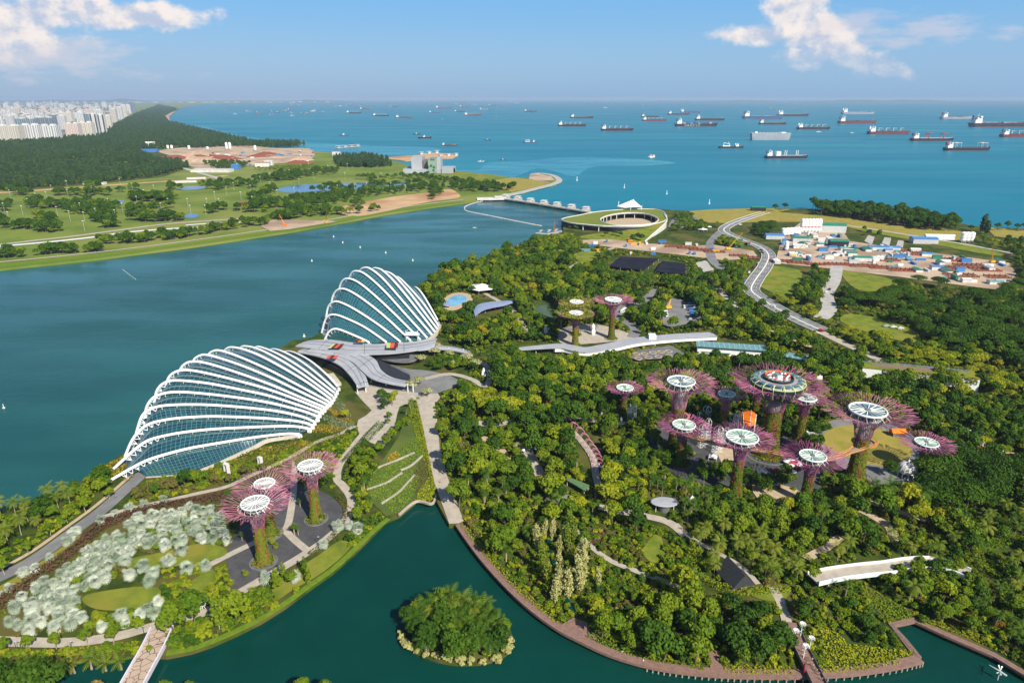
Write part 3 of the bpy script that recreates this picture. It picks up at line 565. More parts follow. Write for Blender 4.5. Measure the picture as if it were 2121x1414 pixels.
CF = [((765, 713), 0, 44, [(0, 5), (3, 6.9), (16, 11), (28, 14.1), (34, 13.8), (39, 10.5), (42, 6), (44, 2.4)]),
 ((801, 709), 0, 70, [(0, 4), (22, 14.4), (42, 20), (52, 21.5), (59, 20.3), (64, 16), (67.5, 9), (70, 2.4)]),
 ((830, 708), 0, 85, [(0, 4), (23, 15.8), (47, 25.6), (63, 30), (71, 29.8), (78, 25.2), (82, 16), (85, 2.4)]),
 ((851, 706), 0, 95, [(0, 4), (28, 21.4), (52, 33.2), (69, 38.9), (78, 38.9), (86, 34.6), (91.5, 24), (95, 2.4)]),
 ((871, 704), 0, 103, [(0, 4), (32, 24), (58, 38.3), (74, 44.9), (86, 45.7), (94, 41), (99.5, 29), (103, 2.4)]),
 ((885, 700), 0, 105, [(0, 4), (25, 20.3), (51, 37.6), (73, 48.6), (85, 50.7), (94, 47.4), (101, 34), (105, 2.4)]),
 ((895, 694), 0, 104, [(0, 4), (32, 25.5), (60, 43.9), (76, 50.8), (85, 51.6), (94, 47.4), (100.5, 35), (104, 2.4)]),
 ((901, 688), 0, 99, [(0, 4), (19, 17.2), (49, 37), (69, 47.2), (80, 48.9), (88, 46.6), (95, 36), (99, 2.4)]),
 ((906, 682), 0, 96, [(0, 4), (15, 13), (42, 29.4), (64, 40.2), (77, 42.6), (86, 40.6), (92.5, 30), (96, 2.4)]),
 ((909, 676), 0, 93, [(0, 4), (27, 18.3), (53, 27.6), (73, 33.2), (83, 33), (89, 25), (93, 2.4)]),
 ((910, 670), 0, 84, [(0, 4), (20, 11.5), (45, 19.5), (63, 22), (74, 20), (80.5, 12), (84, 2.4)])]
def dome(root, data, La, Lb, nfix, gm, ribr, nseg, gap, zr):
 n = len(data); curves = []
 La, Lb = G(*La), G(*Lb)
 for i, (r, d, ln, prof) in enumerate(data):
  Rp = G(r[0], r[1], zr)
  if not d:
   t = (i-nfix)/(n-1-nfix) if i >= nfix else 0.0
   q = La+(Lb-La)*t
   if i < nfix: q = G(680, 706)
   d = Vector((q.x-Rp.x, q.y-Rp.y)).normalized()
  d = Vector((d[0], d[1], 0)).normalized()
  P = smooth([Vector((s, z, 0)) for s, z in prof], 8)
  acc = [0.0]
  for a, b in zip(P, P[1:]): acc.append(acc[-1]+(b-a).length)
  out = []; j = 0
  for k in range(nseg+1):
   x = acc[-1]*k/nseg
   while j < len(P)-2 and acc[j+1] < x: j += 1
   f = (x-acc[j])/max(acc[j+1]-acc[j], 1e-6); q = P[j].lerp(P[j+1], min(f, 1))
   out.append(Vector((Rp.x+d.x*q.x, Rp.y+d.y*q.x, q.y)))
  curves.append((out, d))
 inner = []
 for out, d in curves:                               # glass line: inside the arch, a strut's length below it
  I = []
  for k, p in enumerate(out):
   t = out[min(k+1, nseg)]-out[max(k-1, 0)]; t.normalize()
   nn = Vector((d.x*-t.z, d.y*-t.z, t.x*d.x+t.y*d.y)).normalized()
   w = min(1, k/3, (nseg-k)/2)
   g = gap*(1+1.2*max(0, (k/nseg-0.62)/0.38)) * w
   I.append(p-nn*g*(1 if nn.z >= -0.2 else -1))
  inner.append(I)
 vs, fs, uv = [], [], []
 sub = 3
 rows = []
 for i in range(n-1):
  for s in range(sub): rows.append([inner[i][k].lerp(inner[i+1][k], s/sub)+Vector((0, 0, 0.35*gap*math.sin(math.pi*s/sub)*min(1, k/4, (nseg-k)/4))) for k in range(nseg+1)])
 rows.append(inner[-1])
 for r in rows: vs += r
 for i in range(len(rows)-1):
  for k in range(nseg):
   fs.append((i*(nseg+1)+k, i*(nseg+1)+k+1, (i+1)*(nseg+1)+k+1, (i+1)*(nseg+1)+k))
   uv += [(k/nseg, i/sub), ((k+1)/nseg, i/sub), ((k+1)/nseg, (i+1)/sub), (k/nseg, (i+1)/sub)]
 return curves, inner, vs, fs, uv
def uvmesh(name, vs, fs, uv, m, parent):
 me = bpy.data.meshes.new(name); me.from_pydata([tuple(v) for v in vs], [], fs); me.materials.append(m)
 l = me.uv_layers.new(name='UVMap'); l.data.foreach_set('uv', [c for p in uv for c in p])
 me.polygons.foreach_set('use_smooth', [True]*len(fs)); return link(name, me, parent)
def endwall(curve, base, m, parent, name='end_wall'):
 n = len(curve)-1; rows = 5; vs, fs, uv = [], [], []
 for j in range(rows+1):
  for k in range(n+1): vs.append(curve[k].lerp(base[k], j/rows))
 for j in range(rows):
  for k in range(n):
   fs.append((j*(n+1)+k, j*(n+1)+k+1, (j+1)*(n+1)+k+1, (j+1)*(n+1)+k))
   uv += [(k/n, j/rows*1.4), ((k+1)/n, j/rows*1.4), ((k+1)/n, (j+1)/rows*1.4), (k/n, (j+1)/rows*1.4)]
 return uvmesh(name, vs, fs, uv, m, parent)
def archribs(curves, inner, parent, r, step, truss):
 for i, (out, d) in enumerate(curves):
  mb = MB(); mb.tube(out, r, 8)
  nseg = len(out)-1
  for k in range(3, nseg-2, step): mb.tube([out[k], inner[i][k]+(inner[i][k]-out[k])*0.3], 0.20, 4)
  if truss:
   for k in range(int(nseg*0.74), nseg-4, 2):
    mb.tube([out[k], inner[i][k+1]], 0.22, 4); mb.tube([inner[i][k+1], out[k+2]], 0.22, 4)
  o = mb.build('arch_rib', M['rib'], parent, True)
  foot = MB(); foot.box((out[0].x, out[0].y, ZG-0.5), (2.6, 2.0, out[0].z-ZG+0.2), math.atan2(d.y, d.x)); foot.build('foot_block', M['white'], o)
A = empty('glass_dome'); tag(A, 'long low glass conservatory dome with fifteen fanned white arches beside the silver palms', 'glass dome')
curves, inner, vs, fs, uv = dome(A, FD, (275, 930), (605, 742), 3, M['glassA'], 0.85, 60, 1.7, 6)
uvmesh('glass_shell', vs, fs, uv, M['glassA'], A)
nn = len(inner[0])-1
b0, b1, b2 = G(303, 988, ZG), G(432, 966, ZG+1), G(556, 908, ZG+3.5)
basel = smooth([b0, G(377, 982, ZG), b1, G(520, 926, ZG+2), b2, inner[0][0]], 14)[::-1]
k0 = int(nn*0.86); c0 = inner[0][:k0+1]
def resam(P, n):
 acc = [0.0]
 for a, b in zip(P, P[1:]): acc.append(acc[-1]+(b-a).length)
 o_, j = [], 0
 for k in range(n+1):
  x = acc[-1]*k/n
  while j < len(P)-2 and acc[j+1] < x: j += 1
  o_.append(P[j].lerp(P[j+1], min(1, (x-acc[j])/max(1e-6, acc[j+1]-acc[j]))))
 return o_
endwall(resam(c0, 48), resam(basel, 48), M['glassA'], A)
# return of the glass at the shore end
ret = [inner[i][int(nn*0.86)] for i in range(4)]
endwall(resam(ret, 12), resam([b0, G(300, 965), G(300, 940), G(312, 915)], 12), M['glassA'], A)
MB().ribbon([p+Vector((0, 0, 0.25)) for p in resam(basel, 30)], 1.6, None, 0, 2.5).build('sill', M['sill'], A)
archribs(curves, inner, A, 0.86, 4, True)
B = empty('glass_dome'); tag(B, 'tall pointed glass conservatory dome with eleven white arches beside the reservoir', 'glass dome')
curves, inner, vs, fs, uv = dome(B, CF, (684, 692), (885, 652), 1, M['glassB'], 0.8, 56, 1.8, 4)
uvmesh('glass_shell', vs, fs, uv, M['glassB'], B)
base0 = [Vector((p.x, p.y-1.0, ZG)) for p in inner[0]]
endwall(inner[0], base0, M['glassB'], B)
MB().ribbon(smooth(GP([(760, 716), (801, 712), (851, 709), (884, 703), (902, 690), (912, 672)], ZG+2.2), 6), 3, None, 0, 2.5).build('sill', M['sill'], B)
archribs(curves, inner, B, 0.98, 5, False)
bm = MB()
c = G(853, 694, 9)
bm.box((c.x, c.y, 9), (13, 2, 1.6)); bm.box((c.x, c.y, 10.6), (9, 1.2, 1.2))
for dx in (-5, 5): bm.tube([(c.x+dx, c.y, 4), (c.x+dx, c.y, 13), (c.x+dx+2, c.y-1, 14)], 0.35, 5)
tag(bm.build('maintenance_cradle', M['white']), 'white maintenance cradle at the foot of the tall dome', 'cradle')
# ---------------------------------------------------------------- swooping grey canopy roof between the domes
K = empty('canopy_roof', G(760, 740, ZG)); tag(K, 'grey swooping multi-branch canopy roof between the two domes', 'canopy roof')
def blade(lpx, rpx, zs, name, m=None, parent=K, th=0.9):
 n = 12
 L_ = smooth([G(x, y, z)+Vector((0, 0, 0)) for (x, y), z in zip(lpx, zs)], 8); R_ = smooth([G(x, y, z) for (x, y), z in zip(rpx, zs)], 8)
 k = len(L_); off = parent.location
 mb = MB(); vs = []
 for a, b in zip(L_, R_): vs += [a-off, (a+b)/2+Vector((0, 0, 0.5))-off, b-off]
 t = 3*k; vs2 = vs+[Vector((v.x, v.y, v.z-th)) for v in vs]
 f = []
 for i in range(k-1):
  for j in (0, 1): f += [(3*i+j, 3*i+j+1, 3*i+4+j, 3*i+3+j), (t+3*i+j, t+3*i+3+j, t+3*i+4+j, t+3*i+j+1)]
  f += [(3*i, 3*i+3, t+3*i+3, t+3*i), (3*i+5, 3*i+2, t+3*i+2, t+3*i+5)]
 f += [(0, t, t+1, 1), (1, t+1, t+2, 2), (3*k-3, 3*k-2, t+3*k-2, t+3*k-3), (3*k-2, 3*k-1, t+3*k-1, t+3*k-2)]
 mb.add(vs2, f); return mb.build(name, m or M['grey'], parent), L_, R_
def seams(L_, R_, parent_o, nl):
 mb = MB(); off = K.location
 for i in range(1, nl):
  q = [a.lerp(b, i/nl)+Vector((0, 0, 0.62))-off for a, b in zip(L_, R_)]; mb.tube(q, 0.09, 4)
 for i in range(8, len(L_), 14): mb.tube([L_[i]+Vector((0, 0, .1))-off, (L_[i]+R_[i])/2+Vector((0, 0, .62))-off, R_[i]+Vector((0, 0, .1))-off], 0.12, 4)
 mb.build('seam', M['dark'], parent_o)
specs = [([(639, 705), (681, 703), (730, 709), (765, 712), (813, 711), (860, 708), (905, 700)], [(612, 716), (660, 722), (720, 735), (766, 733), (813, 731), (860, 725), (900, 716)], [14, 14, 13, 12, 11.5, 11, 10]),
  ([(860, 708), (900, 714), (940, 718), (973, 727)], [(866, 725), (905, 722), (945, 726), (980, 737)], [10.2, 9, 8, 7]),
  ([(655, 717), (710, 722), (752, 731), (778, 745), (790, 766), (815, 782), (856, 790)], [(636, 727), (690, 735), (728, 748), (748, 766), (768, 782), (800, 792), (838, 799)], [13.4, 12.6, 11.8, 11, 10, 9, 8]),
  ([(628, 722), (680, 728), (726, 740), (748, 758), (758, 780), (764, 798)], [(616, 728), (662, 738), (700, 754), (722, 774), (734, 790), (741, 802)], [12.2, 11.6, 11, 10, 9, 8])]
for i, s in enumerate(specs):
 o, L_, R_ = blade(*s, 'roof_blade'); seams(L_, R_, o, 3 if i != 1 else 2)
M['amber'] = mat('orange roof panel', (0.72, 0.10, 0.02), None, 1, 0.5); M['maroon'] = mat('maroon roof panel', (0.13, 0.02, 0.03), None, 1, 0.5); M['lime'] = mat('lime roof panel', (0.50, 0.58, 0.16), None, 1, 0.5)
def panels(px, z, w, n, cols, dx):
 for j in range(n):
  x, y = px; q = [G(x+dx*j, y, z), G(x+dx*j+dx-0.6, y, z), G(x+dx*j+dx-0.6-w[0], y+w[1], z), G(x+dx*j-w[0], y+w[1], z)]
  MB().prism([v-K.location for v in q], z-0.35, z+0.1).build('roof_panel', M[cols[j]], K)
panels((690, 718), 14.1, (9, 8), 4, ['lime', 'maroon', 'amber', 'maroon'], 6)
panels((681, 742), 12.6, (5, 6), 3, ['amber', 'maroon', 'amber'], 7)
panels((802, 716), 12.9, (1.5, 9.5), 3, ['lime', 'amber', 'maroon'], 8)
panels((736, 710.5), 14.0, (1, 3), 3, ['maroon', 'amber', 'lime'], 7)
for x, y in ((741, 815), (758, 812), (845, 812), (856, 812), (800, 800), (770, 790), (820, 745), (880, 730), (640, 735), (700, 760), (960, 738), (930, 735)):
 p = G(x, y)-K.location; MB().tube([(p.x, p.y, 0), (p.x, p.y, 6.5)], 0.35, 6).build('column', M['white'], K)
hall = GP([(628, 742), (700, 740), (760, 745), (800, 765), (850, 790), (840, 800), (770, 790), (735, 795), (690, 770)], ZG)
MB().prism([p-K.location for p in hall], 0.0, 5.2).build('glass_hall', M['dark'], K)
hall = GP([(740, 738), (800, 742), (850, 742), (848, 752), (800, 754), (745, 746)], ZG)
MB().prism([p-K.location for p in hall], 0.0, 5.0).build('glass_hall', M['dark'], K)
o = MB().prism(smooth(GP([(785, 740), (820, 734), (862, 734), (868, 740), (850, 749), (815, 748)], 6.5), 3, True), 5.6, 6.5).build('shelter_roof', M['dconc'])
tag(o, 'dark grey teardrop shelter roof beside the cream trees', 'shelter')
o = MB().prism(smooth(GP([(790, 756), (830, 760), (850, 780), (838, 788), (808, 775)], 5.0), 3, True), 4.2, 5.0).build('shelter_roof', M['dconc'])
tag(o, 'grey oval porch roof under the swooping canopy', 'shelter')
w = MB(); c = G(660, 790); w.box((c.x+2, c.y-4, ZG), (26, 22, 2.2), 0.5); w.box((c.x+6, c.y-2, ZG+2.2), (4, 7, 2.5), 0.5, 0)
tag(w.build('service_building', M['sill']), 'buff low service block at the right end of the near dome', 'service building')
# ---------------------------------------------------------------- small buildings of the upper garden
def house(name, px, size, z1, wall, roof, label, cat, rot=0.0, over=0.4, gable=0.0, z0=ZG, extra=None):
 c = G(px[0], px[1], z0); r = empty(name, c, rot); tag(r, label, cat)
 MB().box((0, 0, 0), (size[0], size[1], z1)).build('wall', wall, r)
 if gable: MB().gable((0, 0, z1), (size[0], size[1], gable), 0, 0, over).build('roof', roof, r)
 else: MB().box((0, 0, z1), (size[0]+2*over, size[1]+2*over, 0.5)).build('roof', roof, r)
 if extra: extra(r)
 return r
def longroof(px0, px1, z, w, wall, roof, name, label, cat, hwall=None, tilt=0.0):
 a, b = G(*px0, z), G(*px1, z); d = b-a; ln = d.length; c = (a+b)/2; rot = math.atan2(d.y, d.x)
 r = empty(name, (c.x, c.y, ZG), rot); tag(r, label, cat)
 h = z-ZG; mb = MB(); mb.box((0, 0, h), (ln, w, 0.5)); o = mb.build('roof', roof, r); o.rotation_euler[0] = tilt; o.location = (0, 0, 0)
 MB().box((0, 0.5, 0), (ln*0.96, w*0.8, h-0.4)).build('wall', wall, r)
 s = MB()
 for i in range(int(ln/4)): s.box((-ln/2+4*i+2, 0, h+0.5), (0.35, w, 0.18))
 so = s.build('roof_rib', M['steel'], o)
 return r
longroof((1442, 712), (1590, 722), 9.5, 13, M['white'], M['teal'], 'glass_roof_hall', 'long pale green glass roof with white wall behind the grove', 'hall')
longroof((1604, 731), (1696, 746), 7.5, 11, M['sill'], M['teal'], 'glass_roof_hall', 'shorter pale blue-green glass roof right of the long one', 'hall')
longroof((1452, 722), (1512, 727), 4.5, 16, M['sill'], M['green'], 'flat_roof_hall', 'low teal green flat roof before the long glass roof', 'hall')
longroof((1497, 768), (1510, 790), 6, 10, M['steel'], M['teal'], 'glass_porch', 'tiny pale glass porch left of the restaurant supertree', 'porch')
def roofgarden(r):
 s = MB()
 for i in range(26): s.box((-34+2.7*i, 6.5, 9.4), (2.2, 3.4, 0.2), 0, 0)
 rg = np.random.default_rng(4); V, F = leafquads(np.stack([rg.uniform(-24, 37, 900), -9.2+rg.uniform(-.9, .9, 900), rg.uniform(5.2, 10.2, 900)], 1), np.tile([0, -1, .4], (900, 1)), 1.1, rg, .5); link('hanging_planting', npmesh('hanging planting', V, F, M['vertleaf']), r)
 V, F = leafquads(np.stack([rg.uniform(-37, 37, 700), 9+rg.uniform(-.8, .8, 700), rg.uniform(9, 11, 700)], 1), np.tile([0, 0, 1.], (700, 1)), 1.1, rg, .5); link('roof_hedge', npmesh('roof hedge', V, F, M['vertleaf']), r)
 s.build('solar_panel', mat('solar cell', (0.02, 0.035, 0.09), (0.25, 0.28, 0.33), 0.4, 0.3, 0.5), r)
 MB().box((-6, -1, 9.0), (50, 6, 0.62)).build('roof_deck', M['deck'], r)
 for i in range(9): MB().box((-30+1.5*i*2.3, -9.05, 3+1.2*(i % 2)), (1.6, 0.3, 0.8)).build('window', M['dark'], r)
house('roof_garden_building', (1895, 788), (76, 18), 9, M['white'], M['lawn'], 'white building with planted roof and solar panels in the right trees', 'building', -0.30, 0.2, 0, ZG, roofgarden)
longroof((1700, 744), (1740, 752), 5, 9, M['white'], M['offwhite'], 'pale_shed', 'small cream gabled shed between the glass roof and roof garden', 'shed')
c = G(1685, 778, 5)
o = MB().lathe([(6.5, 0), (6.2, 3), (4.5, 4.2), (4.2, 4.0), (4.2, 1.5)], 24, (c.x, c.y, ZG)).build('round_skylight', M['offwhite']); tag(o, 'round concrete drum with a white oval skylight in the trees', 'skylight')
longroof((1945, 858), (1962, 840), 5, 9, M['white'], M['teal'], 'glass_porch', 'small pale blue glass roofed kiosk in the right hand woodland', 'kiosk')
longroof((1962, 828), (1985, 826), 6, 7, M['white'], M['white'], 'white_kiosk', 'tiny white kiosk among the right hand trees', 'kiosk')
# the long covered bridge with white fascia
br = empty('covered_bridge', G(1280, 710)); tag(br, 'long grey-roofed covered bridge with white sides below the coach park', 'bridge')
P = [p-br.location for p in smooth(GP([(1075, 722), (1120, 718), (1165, 716), (1212, 724), (1262, 716), (1320, 704), (1400, 696), (1480, 692)], 8.0), 5)]
MB().ribbon(P, [6+6*min(1, i/12) for i in range(len(P))], None, 0, 0.6).build('roof', M['grey'], br)
q = offset(P, -5.2); MB().ribbon([p-Vector((0, 0, 1.0)) for p in q[8:]], 0.6, None, 0, 2.4).build('fascia', M['white'], br)
for i in range(0, len(P), 4): MB().tube([P[i]-Vector((0, 0, 0.6)), Vector((P[i].x, P[i].y, 0))], 0.4, 6).build('column', M['white'], br)
MB().box((P[-9].x, P[-9].y, 0), (6, 6, 9)).build('lift_tower', M['white'], br)
t = flat('planted_roof', [(1290, 742), (1320, 730), (1390, 720), (1420, 738), (1400, 746), (1320, 750)], ZG+1.6, M['dconc'], 'dark grey forecourt with ringed planters above the grove', 'forecourt')
for i, (x, y) in enumerate([(1318, 734), (1335, 733), (1352, 731), (1369, 729), (1385, 728), (1322, 743), (1343, 741), (1364, 739), (1385, 737)]):
 c = G(x, y, ZG+1.7); o = MB().lathe([(3.2, 0), (3.2, .5), (2.3, .5), (2.2, .2)], 16, c).build('planter_ring', M['sandpath'])
 tag(o, 'round buff planter ring on the dark forecourt', 'planter', 'planter rings on the dark forecourt')
# wave solar roof by the pool
W = empty('solar_shelter', G(1020, 640)); tag(W, 'curving blue solar panel shelter roof near the children pool', 'shelter')
M['solar'] = bpy.data.materials.new('solar roof'); M['solar'].use_nodes = True
nt = M['solar'].node_tree; b = nt.nodes['Principled BSDF']; tc = N(nt, 'ShaderNodeTexCoord'); bk = N(nt, 'ShaderNodeTexBrick', inp={'Scale': 0.5, 'Mortar Size': 0.05, 'Color1': (0.03, 0.07, 0.22, 1), 'Color2': (0.045, 0.09, 0.26, 1), 'Mortar': (0.45, 0.5, 0.6, 1)}); bk.offset = 0
nt.links.new(tc.outputs['Object'], bk.inputs['Vector']); nt.links.new(bk.outputs[0], b.inputs['Base Color']); b.inputs['Roughness'].default_value = 0.25
blade([(980, 640), (992, 630), (1015, 625), (1040, 623), (1064, 622)], [(984, 655), (1000, 643), (1020, 637), (1042, 633), (1062, 627)], [6, 7.5, 8, 7.5, 7], 'roof', M['solar'], W, 0.4)
for x, y in ((988, 655), (1005, 648), (1025, 642), (1050, 637)): p = G(x, y)-W.location; MB().tube([(p.x, p.y, 0), (p.x, p.y, 4.4)], 0.3, 6).build('column', M['steel'], W)
W2 = empty('solar_shelter', G(915, 632)); tag(W2, 'small blue solar roof left of the children pool', 'shelter')
blade([(900, 622), (915, 620), (928, 624)], [(912, 632), (922, 633), (932, 634)], [5, 5.5, 5], 'roof', M['solar'], W2, 0.4)
for x, y in ((908, 634), (924, 636)): p = G(x, y)-W2.location; MB().tube([(p.x, p.y, 0), (p.x, p.y, 2.2)], 0.25, 6).build('column', M['steel'], W2)
def tent(px, w, h, m, label, name='white_tent', z0=ZG, n=4, grp=None, cat='tent', ph=0.6):
 c = G(px[0], px[1], z0); r = empty(name, c, 0.4); tag(r, label, cat, grp)
 prof = [(w*0.72, h*0.55), (w*0.42, h*0.64), (w*0.16, h*0.86), (0.03, h)]
 MB().lathe(prof, n, (0, 0, 0)).build('canopy', m, r)
 for i in range(n): a = 2*math.pi*i/n; MB().tube([(w*0.7*math.cos(a), w*0.7*math.sin(a), 0), (w*0.7*math.cos(a), w*0.7*math.sin(a), h*0.56)], 0.09, 5).build('post', M['white'], r)
 return r
tent((997, 604), 22, 9, M['white'], 'broad white membrane tent behind the children pool', n=6)
nets = [([(1284, 531), (1364, 535), (1332, 560), (1262, 551)], 'larger black net shade house'), ([(1371, 540), (1421, 546), (1420, 568), (1357, 562)], 'smaller black net shade house')]
M['net'] = mat('black shade net', (0.012, 0.012, 0.022), (0.02, 0.02, 0.03), 0.05, 0.85, 0.1)
for px, lab in nets:
 r = empty('shade_house', (0, 0, 0)); tag(r, lab + ' in the nursery', 'shade house')
 MB().prism(GP(px, 6.5), 6.1, 6.5).build('roof', M['net'], r)
 q = GP(px, 6.5)
 for i in range(4):
  for k in range(3): p = q[i].lerp(q[(i+1) % 4], k/3); MB().tube([(p.x, p.y, ZG), (p.x, p.y, 6.1)], 0.2, 4).build('post', M['steel'], r)
# ---------------------------------------------------------------- barrage: grass-roofed ring building, sail, dam
M['roofgrass'] = mat('roof grass', (0.13, 0.18, 0.028), (0.17, 0.19, 0.035), 0.03, 0.9, 0.1)
BR = empty('barrage_building', G(1290, 470)); tag(BR, 'spiral grass-roofed barrage building with an oval courtyard', 'building')
zr = 12.0
outer = smooth(GP([(1163, 454), (1200, 446), (1237, 439), (1290, 434.5), (1340, 433), (1368, 436), (1380, 446), (1376, 458), (1345, 466), (1315, 469), (1251, 468), (1200, 464), (1180, 461)], zr), 5, True)
hole = smooth(GP([(1243, 456), (1262, 446), (1300, 441), (1338, 443), (1362, 452), (1356, 462), (1318, 467), (1272, 466)], zr), 8, True)
def ring(outer, hole, z0, z1, m, ms):
 n = 72; c = sum(hole, Vector())/len(hole); off = BR.location
 def ray(poly, a):
  d = Vector((math.cos(a), math.sin(a), 0)); best = 0
  for i in range(len(poly)):
   p, q = poly[i]-c, poly[(i+1) % len(poly)]-c; e = q-p; det = d.x*(-e.y)+e.x*d.y
   if abs(det) < 1e-9: continue
   t = (p.x*(-e.y)+e.x*p.y)/det; s = (d.x*p.y-d.y*p.x)/det
   if t > 0 and -1e-6 <= s <= 1+1e-6: best = max(best, t)
  return c+d*best
 A_ = [ray(outer, 2*math.pi*i/n)-off for i in range(n)]; H_ = [ray(hole, 2*math.pi*i/n)-off for i in range(n)]
 mb = MB(); vs = [Vector((p.x, p.y, z)) for z in (z1, z0) for L in (A_, H_) for p in L]; f, mm = [], []
 for i in range(n):
  j = (i+1) % n
  mb_f = [(i, j, n+j, n+i), (2*n+i, 3*n+i, 3*n+j, 2*n+j), (i, 2*n+i, 2*n+j, j), (n+i, n+j, 3*n+j, 3*n+i)]
  f += mb_f; mm += [0, 1, 1, 1]
 mb.v = [tuple(v) for v in vs]; mb.f = f; mb.m = mm
 return mb, A_, H_
mb, A_, H_ = ring(outer, hole, zr-ZG-1.5, zr-ZG, 0, 1); mb.build('roof', [M['roofgrass'], M['offwhite']], BR)
for L in (A_, H_):
 mb = MB(); mb.tube([Vector((p.x, p.y, zr-ZG+0.2)) for p in L+[L[0]]], 0.9, 5); mb.build('parapet', M['offwhite'], BR)
cent = sum(H_, Vector())/len(H_); wv = MB()
W_ = [(a-cent)*0.90+cent for a in A_]; wv.prism([Vector((p.x, p.y, 0)) for p in W_[::3]], 0, 1); wv = MB()
n = len(W_)
wv.add([Vector((p.x, p.y, z)) for z in (0, zr-ZG-1.4) for p in W_], [(i, (i+1) % n, n+(i+1) % n, n+i) for i in range(n)])
V_ = [(h-cent)*1.18+cent for h in H_]
wv.add([Vector((p.x, p.y, z)) for z in (0, zr-ZG-1.4) for p in V_], [((i+1) % n, i, n+i, n+(i+1) % n) for i in range(n)])
wv.build('glass_wall', M['dark'], BR)
for i in range(0, n, 3):
 for q_, k_ in ((H_, 1.04), (A_, 0.975)):
  p = (q_[i]-cent)*k_+cent; MB().tube([(p.x, p.y, 0), (p.x, p.y, zr-ZG-1.4)], 0.8, 5).build('column', M['offwhite'], BR)
MB().sheet([Vector((p.x, p.y, 0)) for p in H_], 0.4).build('courtyard', M['sandpath'], BR)
MB().prism([p-BR.location for p in GP([(1163, 455), (1186, 463), (1186, 475), (1163, 468)], ZG)], 0, 6).build('pump_hall', M['dark'], BR)
lft = smooth([G(1376, 445, 12.2), G(1381, 458, 12.0), G(1366, 474, 9.0), G(1350, 488, 5.5), G(1335, 502, ZG+0.3)], 6); rgt = smooth([G(1362, 452, 12.1), G(1352, 463, 11.9), G(1310, 474, 8.5), G(1262, 483, 5.0), G(1212, 491, ZG+0.3)], 6)
mb = MB(); k = len(lft); mb.add([p-BR.location for p in lft+rgt], [(i+1, i, i+k, i+1+k) for i in range(k-1)])
mb.add([p-BR.location for p in lft]+[Vector((p.x, p.y, ZG))-BR.location for p in lft], [(i, i+1, i+1+k, i+k) for i in range(k-1)], 1)
mb.add([p-BR.location for p in rgt]+[Vector((p.x, p.y, ZG))-BR.location for p in rgt], [(i+1, i, i+k, i+1+k) for i in range(k-1)], 1)
mb.build('ramp', [M['lawn'], M['offwhite']], BR)
mb = MB(); mb.tube([p-BR.location+Vector((0, 0, .5)) for p in lft], 1.3, 5); mb.build('parapet', M['offwhite'], BR)
sa = empty('sail_canopy', G(1304, 434, zr)); tag(sa, 'white peaked sail canopy standing on the barrage roof', 'sail canopy')
mb = MB(); mb.add([(-22, 6, 5), (-4, 2, 8), (6, 4, 17), (22, -4, 4), (8, -9, 6), (-10, -7, 4)], [(0, 2, 1), (1, 2, 4), (2, 3, 4), (0, 1, 5), (1, 4, 5)])
mb.build('membrane', M['white'], sa)
[MB().tube([(x, y, 0), (x+1, y, h)], 0.5, 5).build('mast', M['white'], sa) for x, y, h in ((-20, 6, 14), (6, 4, 18), (20, -4, 8), (0, -8, 7))]
D = empty('dam', G(1130, 420, 0)); tag(D, 'concrete barrage dam with seven white pier houses crossing the channel mouth', 'dam')
dl = smooth(GP([(1022, 409), (1040, 410), (1090, 417), (1140, 425), (1190, 433), (1236, 441)], 5.0), 4)
MB().ribbon([p-D.location for p in dl], 11, None, 0, 2.2).build('deck', M['conc'], D)
MB().ribbon([p-D.location-Vector((0, 0, 1.5)) for p in offset(dl, 3)], 3, None, 0, 4).build('gate', M['dark'], D)
for i, (x, y) in enumerate([(1047, 413), (1072, 417), (1098, 421.5), (1126, 426), (1153, 430), (1183, 435), (1213, 440)]):
 c = G(x, y, 0)-D.location; rot = -0.42
 o = MB().box((c.x, c.y, -1), (10, 26, 7.5), rot).build('pier', M['conc'], D)
 pb = MB(); pb.box((c.x, c.y-3, 6.5), (9, 13, 3.6), rot); pb.box((c.x, c.y-3, 10.1), (11, 15, 0.7), rot); pb.build('pier_house', M['offwhite'], o)
lk = MB(); c = G(1018, 411, 5); lk.box((c.x, c.y, ZG), (60, 14, 4), 0.1); lk.box((c.x+14, c.y, ZG+4), (16, 12, 3), 0.1); tag(lk.build('lock_house', M['offwhite']), 'low white lock house at the far end of the dam', 'building')
bo = MB(); bl = smooth(GP([(1018, 413), (985, 420), (964, 428), (965, 436), (985, 441), (1020, 448), (1060, 456), (1100, 464), (1122, 468)], 0.3), 9)
acc = 0
for a, b in zip(bl, bl[1:]): bo.tube([a, a.lerp(b, 0.7)], 1.1, 5, cap=True)
tag(bo.build('float_boom', M['offwhite']), 'hooked line of pale floats strung before the dam', 'float boom')
jt = empty('jetty', G(1140, 480, 1)); tag(jt, 'dark floating jetty with moored boats beside the barrage', 'jetty')
mb = MB(); q = [p-jt.location for p in GP([(1110, 482), (1135, 484), (1165, 478)], 1.2)]; mb.ribbon(q, 6, None, 0, 1.2)
for x, y in ((1118, 480), (1135, 480), (1150, 478)): p = G(x, y, 1)-jt.location; mb.ribbon([p, p+Vector((4, 16, 0))], 3, None, 0, 1)
mb.build('deck', M['conc'], jt)
